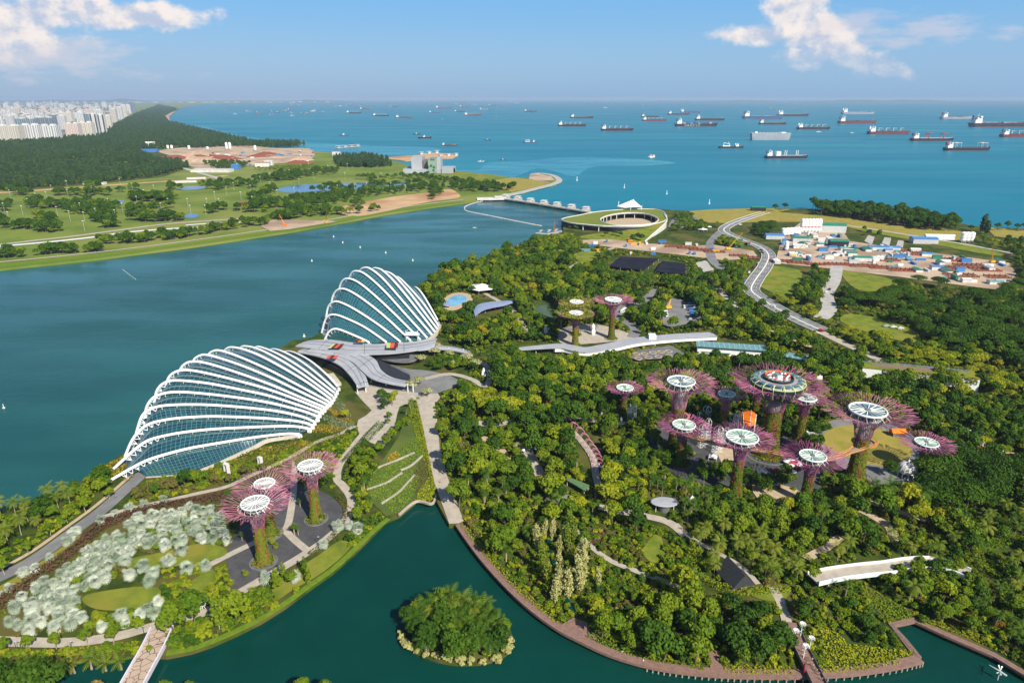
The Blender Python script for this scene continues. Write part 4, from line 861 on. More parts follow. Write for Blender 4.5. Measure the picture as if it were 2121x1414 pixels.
# grey plant building on the far shore
PB = empty('plant_building', G(880, 358)); tag(PB, 'grey windowless plant building with a green pixel facade', 'building')
mpp = MPP(PB.location)
def pbx(x0, x1, ytop, m, dy=0, dep=60, name='tower'):
 a, b = G(x0, 358)-PB.location, G(x1, 358)-PB.location
 h = ZAT(PB.location, ytop)-ZG
 mb = MB(); mb.box(((a.x+b.x)/2, dep/2+dy, 0), (b.x-a.x, dep, h)); return mb.build(name, m, PB)
M['plant'] = mat('grey cladding', (0.36, 0.38, 0.41), (0.31, 0.33, 0.36), 0.02, 0.5)
pbx(836, 940, 350, M['plant'], -10, 90, 'base_block'); pbx(853, 875, 326, M['plant'], 0, 70); pbx(876, 887, 333, M['dconc'], 8, 50); pbx(905, 913, 326.5, M['plant'], 2, 60)
M['pixel'] = bpy.data.materials.new('green pixel facade'); M['pixel'].use_nodes = True
nt = M['pixel'].node_tree; b = nt.nodes['Principled BSDF']; tc = N(nt, 'ShaderNodeTexCoord'); vo = N(nt, 'ShaderNodeTexVoronoi', inp={'Scale': 0.11}); nt.links.new(tc.outputs['Object'], vo.inputs['Vector'])
nt.links.new(mixc(nt, mth(nt, 'GREATER_THAN', vo.outputs[0], 0.42), (0.03, 0.10, 0.035), (0.22, 0.30, 0.24)), b.inputs['Base Color'])
pbx(888, 905, 329, M['pixel'], -12, 70); pbx(916, 940, 347, M['plant'], -14, 60, 'annex')
# ---------------------------------------------------------------- supertrees
def purple(name, a, b, c):
 return mat(name, a, b, 0.22, 0.5, 0.3, 0, 3, 0, None)  # lit look of the rods mixed in as a paler second colour
M['rod'] = purple('magenta steel rods', (0.30, 0.05, 0.185), (0.36, 0.14, 0.21), None)
M['rodtan'] = purple('dusty pink steel rods', (0.30, 0.08, 0.16), (0.40, 0.20, 0.24), None)
M['vert'] = mat('planted trunk', (0.07, 0.095, 0.012), (0.12, 0.12, 0.016), 0.35, 0.9, 0.1, c3=(0.13, 0.05, 0.02), lo=0.3, hi=0.6)
M['vertred'] = leafmat('red trunk planting', (0.20, 0.035, 0.03), (0.26, 0.11, 0.03), None, 0.1, 0.5)
M['mossy'] = leafmat('roof planting', (0.16, 0.20, 0.02), (0.26, 0.25, 0.03), None, 0.1, 0.5)
M['disc'] = mat('pale green disc', (0.26, 0.40, 0.33), (0.20, 0.34, 0.28), 0.3, 0.35, 0.5)
M['discblue'] = mat('dark blue disc', (0.07, 0.13, 0.20), (0.10, 0.18, 0.22), 0.2, 0.25, 0.5)
M['discgrey'] = mat('pale grey disc', (0.33, 0.34, 0.34), (0.25, 0.26, 0.26), 0.3, 0.6)
M['spoke'] = mat('pale spokes', (0.72, 0.78, 0.70), (0.64, 0.70, 0.62), 0.5, 0.5)
def trunkprof(H, rb, stem):
 return [(rb*1.55, 0), (rb*1.22, 0.03*H), (rb, 0.13*H), (rb*0.86, 0.30*H), (rb*0.80, stem*H*0.8), (rb*0.80, stem*H)]
def rodset(H, Rc, r0, z0, zt, nrib, rng, rad):
 mb = MB()
 def P(a, s, up=0.0):
  r = r0+(Rc-r0)*s**1.8; z = z0+(zt-z0)*(1-abs(1-s)**2.2)
  return Vector((r*math.cos(a), r*math.sin(a), z+up))
 for i in range(nrib):
  a = 2*math.pi*i/nrib; s1 = 0.62
  mb.tube([P(a, s) for s in (0, 0.2, 0.42, s1)], rad*1.15, 4)
  for sg in (-1, 1):
   da = 2*math.pi/nrib*0.30*sg+rng.uniform(-.02, .02); s2 = rng.uniform(0.78, 0.86); up = rng.uniform(-0.3, 0.8)*Rc*0.05
   mb.tube([P(a, s1), P(a+da, s2, up)], rad, 3)
   for q in (-1, 0, 1) if Rc > 9 else (-1, 1):
    mb.tube([P(a+da, s2, up), P(a+da+q*math.pi/nrib*0.5+rng.uniform(-.04, .04), rng.uniform(0.9, 1.04), up+rng.uniform(-0.5, 0.8)*Rc*0.06)], rad*0.9, 3)
 for s in (0.30, 0.5):
  mb.tube([P(2*math.pi*k/nrib+0.0, s) for k in range(nrib+1)], rad*0.8, 3)
 for k in range(nrib):
  a, b = 2*math.pi*k/nrib, 2*math.pi*(k+1)/nrib
  mb.tube([P(a, 0.2), P(b, 0.42)], rad*0.7, 3); mb.tube([P(b, 0.42), P(a, 0.62)], rad*0.7, 3)
 return mb
def supertree(px, headpx, hw, dhw, label, kind='grove', rb=None, name='supertree', ringr=True):
 c = G(*px); mp = MPP(c); H = ZAT(c, headpx)-ZG; mp2 = MPP(Vector((c.x, c.y, H+ZG)))
 Rc, rd = hw*mp2, dhw*mp2; rb = rb or max(1.9, Rc*0.27)
 rng = np.random.default_rng(int(px[0]*7+px[1])); r_ = random.Random(int(px[0]+px[1]))
 t = empty(name, c, r_.uniform(0, 6)); tag(t, label, 'supertree', 'supertrees of the garden')
 stem = 0.62
 prof = trunkprof(H, rb, stem); mb = MB(); mb.lathe(prof, 20); trunk = mb.build('planted_trunk', M['vert'], t, True)
 n = int(150*H*rb/6); pr = np.array(prof)
 z = rng.uniform(0, stem*H*0.97, n)**1.0; rr = np.interp(z, pr[:, 1], pr[:, 0]); a = rng.uniform(0, 6.283, n)
 pts = np.stack([rr*np.cos(a)*1.03, rr*np.sin(a)*1.03, z], 1); nr = np.stack([np.cos(a), np.sin(a), 0*a+0.25], 1)
 V, F = leafquads(pts, nr, 0.75, rng, 0.5)
 stripe = (np.sin(a*5+rng.uniform(0, 6))+0.6*np.sin(z*0.4+a*2) + 1.6*(z/H-0.35)) > 0.75
 link('climbing_plants', npmesh('climbing plants', V, F, [M['vertleaf'], M['vertred']], stripe.astype(int)), t)
 rad = max(0.08, min(0.13, Rc*0.009))
 gtop = kind == 'moss'
 ztop = H*0.985
 nrib = 26 if Rc < 9 else 34 if Rc < 17 else 44
 body = rodset(H, Rc, rb*0.92, stem*H*0.98, ztop-0.3, nrib, r_, rad)
 for i in range(0, nrib, 2):
  a = 2*math.pi*i/nrib; zb = H*r_.uniform(0.50, 0.60)
  body.tube([(rb*0.97*math.cos(a), rb*0.97*math.sin(a), z) for z in (zb, stem*H*0.94)], rad*0.8, 3)
 body.build('branch_canopy', M['rod'] if kind in ('grove', 'bar') else M['rodtan'], t)
 core = MB(); core.lathe([(rb*0.62, stem*H*0.98), (rb*0.66, H*0.80), (rb*0.9, H*0.93)], 16); core.build('concrete_core', M['dconc'] if kind == 'grove' else M['discgrey'], t)
 if gtop:
  n = int(34*Rc); a = rng.uniform(0, 6.283, n); r = Rc*np.sqrt(rng.uniform(0.10, 0.96, n))
  V, F = leafquads(np.stack([r*np.cos(a), r*np.sin(a), ztop+0.3+0*a+rng.uniform(-.3, .4, n)], 1), np.tile([0, 0, 1.0], (n, 1)), 1.5, rng, 0.35)
  link('roof_planting', npmesh('roof planting', V, F, M['mossy']), t)
  MB().lathe([(rb, ztop-0.9), (Rc*0.96, ztop-0.3), (Rc*0.96, ztop), (0.1, ztop)], 32).build('roof_dish', M['vert'], t, True)
 if kind != 'bar':
  hd = ztop+(0.6 if gtop else -0.2)
  rim = MB(); k = 40; th = max(0.32, rd*0.055)
  rim.tube([(rd*math.cos(2*math.pi*i/k), rd*math.sin(2*math.pi*i/k), hd) for i in range(k+1)], th, 6, 0, 1.3); rim.build('rim', M['white'], t, True)
  gl = MB(); gl.lathe([(rd*0.97, hd-0.15), (0.6, hd-0.35)], 32); gl.build('disc', M['disc'] if kind == 'grove' else M['discblue'] if kind == 'blue' else M['discgrey'], t)
  sp = MB(); ns = 16
  for i in range(ns):
   a = 2*math.pi*i/ns; sp.tube([(rd*math.cos(a), rd*math.sin(a), hd+0.05), (rd*0.18*math.cos(a), rd*0.18*math.sin(a), hd+0.02)], max(0.14, rd*0.028), 4)
   sp.tube([(rd*math.cos(a), rd*math.sin(a), hd-0.2), (rd*0.72*math.cos(a+0.2), rd*0.72*math.sin(a+0.2), hd-rd*0.55)], 0.13, 3)
   sp.tube([(rd*math.cos(a), rd*math.sin(a), hd-0.2), (rd*0.72*math.cos(a-0.2), rd*0.72*math.sin(a-0.2), hd-rd*0.55)], 0.13, 3)
   sp.tube([(rd*math.cos(a), rd*math.sin(a), hd-0.1), (rd*1.3*math.cos(a+0.1), rd*1.3*math.sin(a+0.1), hd-rd*0.3)], 0.09, 3)
  sp.build('spokes', M['spoke'] if kind in ('grove', 'blue') else M['white'], t)
  MB().lathe([(rd*0.2, hd-0.2), (rd*0.2, hd+0.3), (rd*0.12, hd+0.7)], 12).build('hub', M['dconc'] if kind in ('grove', 'blue') else M['white'], t)
  MB().lathe([(rb*0.9, H*0.90), (rd*0.72, hd-rd*0.5), (rd*0.72, hd-rd*0.42)], 20, cap=False).build('dish', M['discgrey'], t)
 if ringr:
  MB().lathe([(rb*2.3, 0), (rb*2.3, 0.55), (rb*2.1, 0.6), (rb*2.1, 0.3)], 32).build('planter_ring', M['dconc'], t)
  n = 160; a = rng.uniform(0, 6.283, n); r = rb*rng.uniform(1.25, 2.0, n)
  V, F = leafquads(np.stack([r*np.cos(a), r*np.sin(a), rng.uniform(0.4, 1.5, n)], 1), np.tile([0, 0, 1.0], (n, 1)), 1.0, rng, 0.6)
  link('base_planting', npmesh('base planting', V, F, M['vertleaf']), t)
 return t, H, Rc, rb
T1 = supertree((1590, 942), 786, 97, 40, 'tallest supertree carrying the round rooftop bar in the grove', 'bar', 5.6)
t, H, Rc, rb = T1
# rooftop bar
M['limerib'] = mat('lime ribs', (0.48, 0.58, 0.25), (0.42, 0.52, 0.22), 0.5, 0.5)
M['barglass'] = mat('bar glass', (0.015, 0.03, 0.028), (0.03, 0.055, 0.045), 0.6, 0.15, 0.6)
rdk = 52*MPP(Vector((t.location.x, t.location.y, H)))
MB().lathe([(rdk*0.80, H-8.5), (rdk*0.94, H-6), (rdk, H-2), (rdk*0.98, H-1)], 40).build('glass_drum', M['barglass'], t)
o = MB().lathe([(rdk*0.98, H-1), (rdk*0.80, H+0.4), (rdk*0.56, H+0.6)], 40, cap=True).build('deck_roof', M['discgrey'], t)
for i in range(16):
 a = 2*math.pi*i/16; mb = MB()
 mb.tube([((rdk+.25)*k*math.cos(a), (rdk+.25)*k*math.sin(a), z) for k, z in ((0.82, H-8), (0.97, H-5.5), (1.07, H-2.5), (1.02, H), (0.86, H+0.9))], 0.28, 5); mb.build('rib', M['limerib'], t, True)
for z, k in ((H-0.9, 1.03), (H+0.5, 0.84)): MB().tube([(rdk*k*math.cos(2*math.pi*i/48), rdk*k*math.sin(2*math.pi*i/48), z) for i in range(49)], 0.28, 5).build('ring_beam', M['limerib'], t)
for i in range(16):
 a = 2*math.pi*(i+0.5)/16; mb = MB(); q = []
 for rr, da in ((0.96, -0.13), (0.96, 0.13), (0.76, 0.12), (0.76, -0.12)): q.append(Vector((rdk*rr*math.cos(a+da), rdk*rr*math.sin(a+da), 0)))
 mb.prism(q, H+0.55, H+0.85); mb.build('solar_panel', M['discblue'], t)
MB().lathe([(rdk*0.58, H+0.6), (rdk*0.58, H+1.9), (rdk*0.54, H+1.9), (rdk*0.53, H+0.7)], 40, cap=False).build('parapet', M['dark'], t)
bar = MB(); bar.tube([(rdk*0.50*math.cos(a), rdk*0.50*math.sin(a), H+2.2) for a in [math.pi*(0.02+0.96*i/20)-t.rotation_euler.z for i in range(21)]], 0.55, 5); bar.build('awning', mat('coral awning', (0.75, 0.16, 0.08), None, 1, 0.6), t)
MB().lathe([(rdk*0.15, H+0.6), (rdk*0.15, H+2.6), (rdk*0.02, H+3.2)], 16).build('kiosk', M['white'], t)
MB().box((rdk*0.02, rdk*0.06, H+2.8), (3.6, 2.6, 0.6), 0.3).build('pool_light', M['teal'], t)
for i in range(22):
 a = 2*math.pi*i/22; k = 0.33+0.07*(i % 2); MB().lathe([(0.85, H+2.2), (0.05, H+2.9)], 8, (rdk*k*math.cos(a), rdk*k*math.sin(a), 0)).build('sunshade', M['white'] if i % 3 else M['red'], t)
MB().lathe([(rb*0.9, H*0.74), (rdk*0.8, H-8.5)], 32, cap=False).build('underside', M['dconc'], t)
GR = [((1398, 930), 786, 72, 28, 'broad supertree with dark blue disc at the left end of the skyway', 'blue', 4.2),
 ((1770, 992), 846, 91, 36, 'broad supertree with blue disc above the oval lawn', 'blue', 4.4),
 ((1495, 905), 813, 41, 17, 'slender grey-stemmed supertree left of the rooftop bar supertree', 'grove', 2.2),
 ((1655, 912), 821, 44, 21, 'small supertree directly right of the rooftop bar supertree', 'grove', 2.6),
 ((1522, 1024), 902, 68, 32, 'near supertree in front of the orange canopy', 'grove', 3.0),
 ((1409, 960), 877, 54, 23, 'supertree below the left skyway platform', 'grove', 3.0),
 ((1667, 1042), 941, 66, 26, 'near supertree between umbrellas and the right skyway arm', 'grove', 2.9),
 ((1291, 858), 801, 39, 17, 'small supertree alone at the left edge of the grove', 'grove', 2.3),
 ((1906, 974), 914, 55, 22, 'supertree standing beside the white dome pavilion', 'grove', 2.4),
 ((1562, 868), 802, 38, 15, 'supertree half hidden behind the rooftop bar supertree', 'grove', 2.4),
 ((546, 1164), 1038, 72, 28, 'nearest of the three white-disc supertrees on the dark plaza', 'white', 2.7),
 ((562, 1106), 998, 64, 21, 'middle white-disc supertree overlapped by the nearest one', 'white', 2.5),
 ((655, 1076), 961, 61, 25, 'right hand white-disc supertree on the dark plaza', 'white', 2.6),
 ((1192, 694), 625, 37, 14, 'rear green-topped supertree on the far plaza', 'moss', 2.6),
 ((1191, 717), 648, 38, 14, 'front green-topped supertree on the far plaza', 'moss', 2.6),
 ((1266, 702), 618, 42, 17, 'purple white-hubbed supertree beside the green-topped pair', 'white', 2.7)]
for px, hp, hw, dhw, lab, kd, rb_ in GR:
 supertree(px, hp, hw, dhw, lab, kd, rb_)
# aerial skyway
SK = empty('skyway', G(1590, 960)); tag(SK, 'curved aerial walkway with orange rails linking supertrees of the grove', 'skyway')
M['rail'] = mat('orange brown rail', (0.50, 0.24, 0.07), (0.40, 0.18, 0.06), 0.5, 0.5); M['mesh'] = mat('walkway floor', (0.26, 0.21, 0.18), (0.20, 0.17, 0.15), 0.6, 0.7)
zs = 23.0
sk = smooth(GP([(1402, 868), (1405, 892), (1432, 905), (1475, 917), (1520, 926), (1560, 931), (1600, 938), (1640, 947), (1690, 954), (1730, 948), (1757, 938), (1785, 922), (1797, 910)], zs), 7)
sk = [p-SK.location for p in sk]
w = [9 if i < 3 else max(2.2, 9-(i-2)*1.3) if i < 8 else 2.2 for i in range(len(sk))]
for i in range(len(sk)-14, len(sk)): w[i] = min(11, 2.2+(i-(len(sk)-14))*0.9)
MB().ribbon(sk, w, None, 0, 0.5).build('walkway', M['mesh'], SK)
for sg in (-1, 1):
 mb = MB(); L = []
 for i, p in enumerate(sk):
  d = sk[min(i+1, len(sk)-1)]-sk[max(i-1, 0)]; d.z = 0; d.normalize(); L.append(p+Vector((-d.y, d.x, 0))*w[i]/2*sg+Vector((0, 0, 0.35)))
 mb.tube(L, 0.38, 5); mb.tube([q+Vector((0, 0, 1.1)) for q in L], 0.16, 4)
 for q in L[::2]: mb.tube([q, q+Vector((0, 0, 1.1))], 0.09, 3)
 mb.build('railing', M['rail'], SK)
pc = G(1405, 862, zs)-SK.location
MB().lathe([(5.2, 0), (6.6, 0.3), (6.6, 0.7), (5.2, 0.7)], 28, pc, cap=False).build('platform', M['rail'], SK)
pc = G(1790, 917, zs)-SK.location
MB().lathe([(5.2, 0), (6.6, 0.3), (6.6, 0.7), (5.2, 0.7)], 28, pc, cap=False).build('platform', M['rail'], SK)
# orange fabric canopy and steel lattice towers, sail tents
OC = empty('orange_canopy', G(1545, 905)); tag(OC, 'bright orange fabric canopy against the rooftop bar supertree', 'canopy')
L1 = smooth([p-OC.location for p in [G(1527, 862, 11), G(1537, 852, 14), G(1556, 850, 15), G(1567, 858, 14)]], 4); L2 = smooth([p-OC.location for p in [G(1526, 866, 10), G(1540, 876, 10.5), G(1553, 882, 10), G(1563, 881, 9)]], 4)
k = len(L1); mb = MB(); rows = [[a.lerp(b, j/5)+Vector((0, 0, 1.6*math.sin(math.pi*j/5))) for a, b in zip(L1, L2)] for j in range(6)]
mb.add([p for r in rows for p in r], [(j*k+i+1, j*k+i, (j+1)*k+i, (j+1)*k+i+1) for j in range(5) for i in range(k-1)]); o = mb.build('fabric', M['orange'], OC, True)
o.modifiers.new('thick', 'SOLIDIFY').thickness = 0.2
mb = MB()
for i in (0, 4, 8, k-1): mb.tube([r[i]+Vector((0, 0, .2)) for r in rows], 0.14, 4)
mb.build('rafter', M['white'], OC)
for p in (L1[0], L2[-1], L2[4], L1[-1]): MB().tube([(p.x, p.y, 0), (p.x, p.y, p.z)], 0.25, 5).build('post', M['white'], OC)
def lattice_tower(px, w, h, label, grp='white lattice towers of the grove'):
 c = G(*px); r = empty('lattice_tower', c, 0.3); tag(r, label, 'lattice tower', grp)
 mb = MB(); k = int(h/2.2)
 for sx in (-1, 1):
  for sy in (-1, 1): mb.tube([(sx*w/2, sy*w/2, 0), (sx*w/2, sy*w/2, h*0.88), (sx*w*0.15, sy*w*0.15, h)], 0.16, 4)
 for j in range(1, k):
  z = h*0.88*j/k
  for a, b in (((-1, -1), (1, -1)), ((1, -1), (1, 1)), ((1, 1), (-1, 1)), ((-1, 1), (-1, -1))):
   mb.tube([(a[0]*w/2, a[1]*w/2, z), (b[0]*w/2, b[1]*w/2, z)], 0.09, 3); mb.tube([(a[0]*w/2, a[1]*w/2, z-h*0.88/k), (b[0]*w/2, b[1]*w/2, z)], 0.08, 3)
 o = mb.build('tower_frame', M['white'], r)
 MB().box((0, 0, 0), (w+1, w+1, 0.4)).build('base_plate', M['conc'], r)
for px, w, h, lab in (((1452, 925), 3.2, 15, 'white lattice tower nearest the left skyway arm'), ((1463, 918), 2.6, 17, 'slim white lattice tower behind the nearest left one'), ((1462, 878), 3.4, 13, 'short grey lattice tower at the rear left'),
     ((1447, 882), 2.0, 10, 'thin low lattice tower beside the rear left one'), ((1484, 938), 4.0, 18, 'wide white lattice tower straddling the skyway'), ((1493, 926), 3.0, 13, 'lattice tower just behind the wide white one'),
     ((1507, 915), 3.0, 13, 'lattice tower at the foot of the slender supertree'), ((1516, 908), 3.6, 17, 'tall lattice tower left of the orange canopy'), ((1525, 905), 2.6, 18, 'tallest lattice tower touching the orange canopy'),
     ((1303, 868), 2.2, 11, 'lone lattice tower beside the small left supertree'), ((1312, 872), 2.2, 12, 'second lattice tower right of the small left supertree')):
 lattice_tower(px, w, h, lab)
for i, (x, y) in enumerate([(1262, 880), (1270, 882), (1278, 881), (1254, 876), (1286, 884)]):
 c = G(x, y); o = MB().box((0, 0, 0), (1.2, 0.8, 5.5+i % 3)).box((0, 0, 5.5+i % 3), (0.7, 0.5, 0.8)).build('grey_pylon', M['steel']); o.location = c
 tag(o, ('pale grey slab pylon, second of the row of five', 'pale grey slab pylon in the middle of the row of five', 'pale grey slab pylon, fourth of the row of five', 'leftmost pale grey slab pylon of the row of five', 'rightmost pale grey slab pylon of the row of five')[i], 'pylon', 'grey pylons west of the grove')
tent((1551, 985), 4.6, 6, M['white'], 'white peaked tent right of the near supertree trunk', cat='tent')
tent((1577, 990), 4.6, 6, M['white'], 'white peaked tent nearest the red umbrellas', cat='tent')
tent((1476, 952), 4.5, 4, M['white'], 'low white sail tent over the round buff paving', cat='tent')
tent((1432, 1046), 3.6, 6, M['white'], 'small white peaked tent by the grey mushroom shelter', cat='tent')
# white domed pavilion
PV = empty('domed_pavilion', G(1876, 986)); tag(PV, 'white domed garden pavilion with arches beside the oval lawn', 'pavilion')
PV.scale = (.7, .7, .7); hp = 6.0; rp = 7.0
mb = MB(); mb.lathe([(rp, hp), (rp*1.03, hp+0.6), (rp*0.97, hp+2.2), (rp*0.80, hp+4.6), (rp*0.5, hp+6.2), (rp*0.16, hp+7.0), (rp*0.14, hp+8.0), (0.1, hp+9.4)], 32); mb.build('dome', M['offwhite'], PV, True)
mb = MB()
for i in range(16):
 a = 2*math.pi*i/16; mb.tube([(r*math.cos(a)*1.01, r*math.sin(a)*1.01, z) for r, z in ((rp*1.03, hp+.6), (rp*0.97, hp+2.2), (rp*0.80, hp+4.6), (rp*0.5, hp+6.2), (rp*0.16, hp+7.0))], 0.14, 4)
mb.build('dome_rib', M['white'], PV)
for i in range(10):
 a = 2*math.pi*i/10; MB().tube([(rp*0.95*math.cos(a), rp*0.95*math.sin(a), 0), (rp*0.95*math.cos(a), rp*0.95*math.sin(a), hp)], 0.45, 8).build('column', M['white'], PV)
MB().lathe([(rp*1.15, 0), (rp*1.15, 0.5)], 32).build('plinth', M['conc'], PV)
mb = MB(); mb.lathe([(rp*1.02, hp-1.2), (rp*1.02, hp+0.1), (rp*0.9, hp+0.1), (rp*0.9, hp-1.2)], 32, cap=False); mb.build('arcade', M['white'], PV)
# parasols
def parasol_proto():
 r = empty('parasol'); MB().lathe([(2.1, 2.3), (1.2, 2.85), (0.05, 3.2)], 8).build('shade', M['white'], r); MB().tube([(0, 0, 0), (0, 0, 3)], 0.06, 5).build('pole', M['steel'], r); return r
pw = parasol_proto(); first = True
pr_ = dup(pw)
for ch in pr_.children:
 if ch.name.startswith('shade'): ch.data = ch.data.copy(); ch.data.materials[0] = M['red']
pm = dup(pw)
for ch in pm.children:
 if ch.name.startswith('shade'): ch.data = ch.data.copy(); ch.data.materials[0] = M['maroon']
used = {'w': False, 'r': False, 'm': False}; protos = {'w': pw, 'r': pr_, 'm': pm}
spots = [(1629, 958, 'w', 'white parasol, leftmost of the back row by the skyway'), (1639, 955, 'w', 'white parasol furthest back below the skyway'), (1640, 962, 'r', 'red parasol in the back row below the skyway'), (1638, 967, 'w', 'white parasol in the middle of the parasol cluster'),
  (1629, 971, 'r', 'red parasol in the middle of the cluster'), (1608, 976, 'r', 'red parasol, leftmost of the cluster'), (1618, 974, 'w', 'white parasol next to the leftmost red one'), (1656, 958, 'w', 'white parasol rear right under the near supertree'),
  (1655, 965, 'w', 'shaded white parasol right of the cluster'), (1650, 971, 'm', 'dark red parasol at the cluster right side'), (1641, 979, 'w', 'white parasol at the front of the cluster'), (1629, 982, 'm', 'dark red parasol at the front of the cluster'),
  (1698, 1030, 'r', 'red parasol alone right of the near supertree base'), (1709, 1042, 'w', 'white parasol in front of the lone red one'), (1640, 1047, 'r', 'red parasol half hidden by trees in front of the grove'), (1628, 1036, 'w', 'white parasol half hidden by trees in front of the grove'),
  (2032, 918, 'w', 'pale parasol over the reddish market path'), (2050, 930, 'w', 'second pale parasol over the market path')]
for x, y, k, lab in spots:
 o = protos[k] if not used[k] else dup(protos[k]); used[k] = True
 o.location = G(x, y+4); tag(o, lab, 'parasol', 'parasols of the garden cafes')
# ---------------------------------------------------------------- ships at anchor
M['hullk'] = mat('black hull', (0.018, 0.02, 0.028), (0.03, 0.03, 0.035), 0.05, 0.5); M['hullr'] = mat('red hull', (0.19, 0.04, 0.035), (0.14, 0.035, 0.03), 0.05, 0.5)
M['hullb'] = mat('blue hull', (0.03, 0.09, 0.22), (0.04, 0.10, 0.20), 0.05, 0.5); M['hullg'] = mat('grey hull', (0.30, 0.33, 0.37), (0.25, 0.28, 0.32), 0.05, 0.5); M['hullw'] = M['offwhite']
M['boot'] = mat('red boot topping', (0.30, 0.035, 0.03), None, 0.1, 0.6); M['deckr'] = mat('red-brown deck', (0.11, 0.05, 0.045), (0.08, 0.045, 0.04), 0.05, 0.7); M['deckg'] = mat('green-grey deck', (0.12, 0.16, 0.14), None, 0.05, 0.7)
SHIPS = 'ships anchored in the strait'
def ship(x0, x1, y, hull, typ, label, deck='deckr', sup='white', flip=False, hs=1.0, yaw=0.0):
 a, b = G(x0, y, 0), G(x1, y, 0); c = (a+b)/2; L = (b-a).length; cy = math.cos(yaw) if abs(yaw) < 1.2 else 0.45
 L /= max(cy, 0.45); Bm = L*0.155 if typ != 'boat' else L*0.28
 fb = L*0.060*hs
 if typ in ('car',): fb = L*0.17; Bm = L*0.17
 if typ == 'boat': fb = L*0.11
 if typ == 'work': fb = L*0.07; Bm = L*0.22
 r = empty('cargo_ship' if typ not in ('boat', 'work') else 'work_boat', (c.x, c.y, 0), (math.pi if flip else 0)+yaw); tag(r, label, 'ship' if typ not in ('boat', 'work') else 'boat', SHIPS)
 st = [(-0.5, 0.46), (-0.35, 0.5), (0.42, 0.5), (0.47, 0.42), (0.5, 0.2)] if typ == 'car' else [(-0.5, 0.36), (-0.47, 0.46), (-0.35, 0.5), (0.30, 0.5), (0.40, 0.42), (0.46, 0.26), (0.5, 0.03)]
 out = [(x*L, w*Bm) for x, w in st]+[(x*L, -w*Bm) for x, w in reversed(st)]
 n = len(out); mb = MB(); lv = [(0.92, -2), (0.95, fb*0.10), (0.98, fb*0.55), (1.0, fb)]
 vs = [(x*(k if abs(x) > 0.3*L else 1), yy*k, z+(fb*0.35*max(0, (x/L-0.34)/0.16) if i == 3 and typ != 'car' else 0)) for i, (k, z) in enumerate(lv) for x, yy in out]
 fs = [(i*n+j, (i*n+(j+1) % n), (i+1)*n+(j+1) % n, (i+1)*n+j) for i in range(3) for j in range(n)]
 fs = [(q[3], q[2], q[1], q[0]) for q in fs]
 mm = [0]*n+[1]*n+[1]*n
 mb.v = vs; mb.f = fs+[tuple(range(4*n-1, 3*n-1, -1))]; mb.m = mm+[2]
 mb.build('hull', [M[hull] if typ == 'car' else M['boot'], M[hull], M[deck]], r)
 S = MB(); hS = L*0.085*(1.15 if typ == 'boat' else 1)
 if typ == 'car':
  S.box((L*0.30, 0, fb), (L*0.10, Bm*0.8, L*0.02)); S.box((-L*0.38, 0, fb), (L*0.06, Bm*0.5, L*0.03)); S.build('deckhouse', M[sup], r)
  f = MB()
  for k in range(7): f.box((-L*0.28+k*L*0.08, 0, fb), (L*0.03, Bm*0.7, L*0.012))
  f.build('vent_housing', M['steel'], r); return r
 xs = -0.40 if typ not in ('boat', 'work') else -0.05
 if typ == 'work': xs = 0.22
 S.box((xs*L, 0, fb), (L*0.11, Bm*0.86, hS*0.62)); S.box((xs*L+L*0.012, 0, fb+hS*0.62), (L*0.075, Bm*0.8, hS*0.42)); S.box((xs*L+L*0.025, 0, fb+hS*1.04), (L*0.035, Bm*1.04, hS*0.22))
 S.build('deckhouse', M[sup], r)
 F = MB(); F.box((xs*L-L*0.055, 0, fb+hS*0.62), (L*0.03, Bm*0.3, hS*0.75), 0, 0, 0.8); F.build('funnel', M['hullr'] if rnd.random() < 0.4 else M[sup] if rnd.random() < 0.5 else M['hullb'], r)
 MB().tube([(xs*L+L*0.02, 0, fb+hS*1.2), (xs*L+L*0.02, 0, fb+hS*1.75)], L*0.004, 4).build('mast', M[sup], r)
 if typ == 'bulk':
  for k in range(4):
   x = L*(-0.24+0.17*k); cm = MB(); cm.tube([(x, 0, fb), (x, 0, fb+L*0.085)], L*0.008, 6); cm.tube([(x, 0, fb+L*0.075), (x+L*0.09, 0, fb+L*0.07)], L*0.004, 4); cm.build('crane', M['offwhite'], r)
  for k in range(5): MB().box((L*(-0.27+0.15*k)+L*0.03, 0, fb), (L*0.10, Bm*0.6, L*0.014)).build('hatch_cover', M[deck], r)
 elif typ == 'redcrane':
  for k in (0, 1):
   x = L*(-0.12+0.34*k); cm = MB(); [cm.tube([(x, s*Bm*.35, fb), (x, s*Bm*.35, fb+L*0.12)], L*0.009, 6) for s in (-1, 1)]; cm.tube([(x, 0, fb+L*0.11), (x+L*0.13, 0, fb+L*0.115)], L*0.006, 4); cm.box((x, 0, fb+L*0.10), (L*0.015, Bm*0.8, L*0.012)); cm.build('crane', M['red'], r)
  MB().box((0, 0, fb), (L*0.6, Bm*0.7, L*0.015)).build('hatch_cover', M['hullg'], r)
 elif typ == 'gantry':
  for k in (0, 1):
   x = L*(-0.24+0.56*k); cm = MB()
   for dx in (-0.06, 0.06): [cm.tube([(x+dx*L, s*Bm*.45, fb), (x+dx*L, s*Bm*.45, fb+L*0.10)], L*0.006, 4) for s in (-1, 1)]; cm.tube([(x+dx*L, -Bm*.45, fb+L*0.10), (x+dx*L, Bm*.45, fb+L*0.10)], L*0.006, 4)
   [cm.tube([(x-L*0.07, s*Bm*.45, fb+L*0.10), (x+L*0.07, s*Bm*.45, fb+L*0.10)], L*0.006, 4) for s in (-1, 1)]; cm.build('gantry_crane', M['offwhite'], r)
  MB().box((0.04*L, 0, fb), (L*0.66, Bm*0.7, L*0.012)).build('hatch_cover', M[deck], r)
 elif typ == 'tanker':
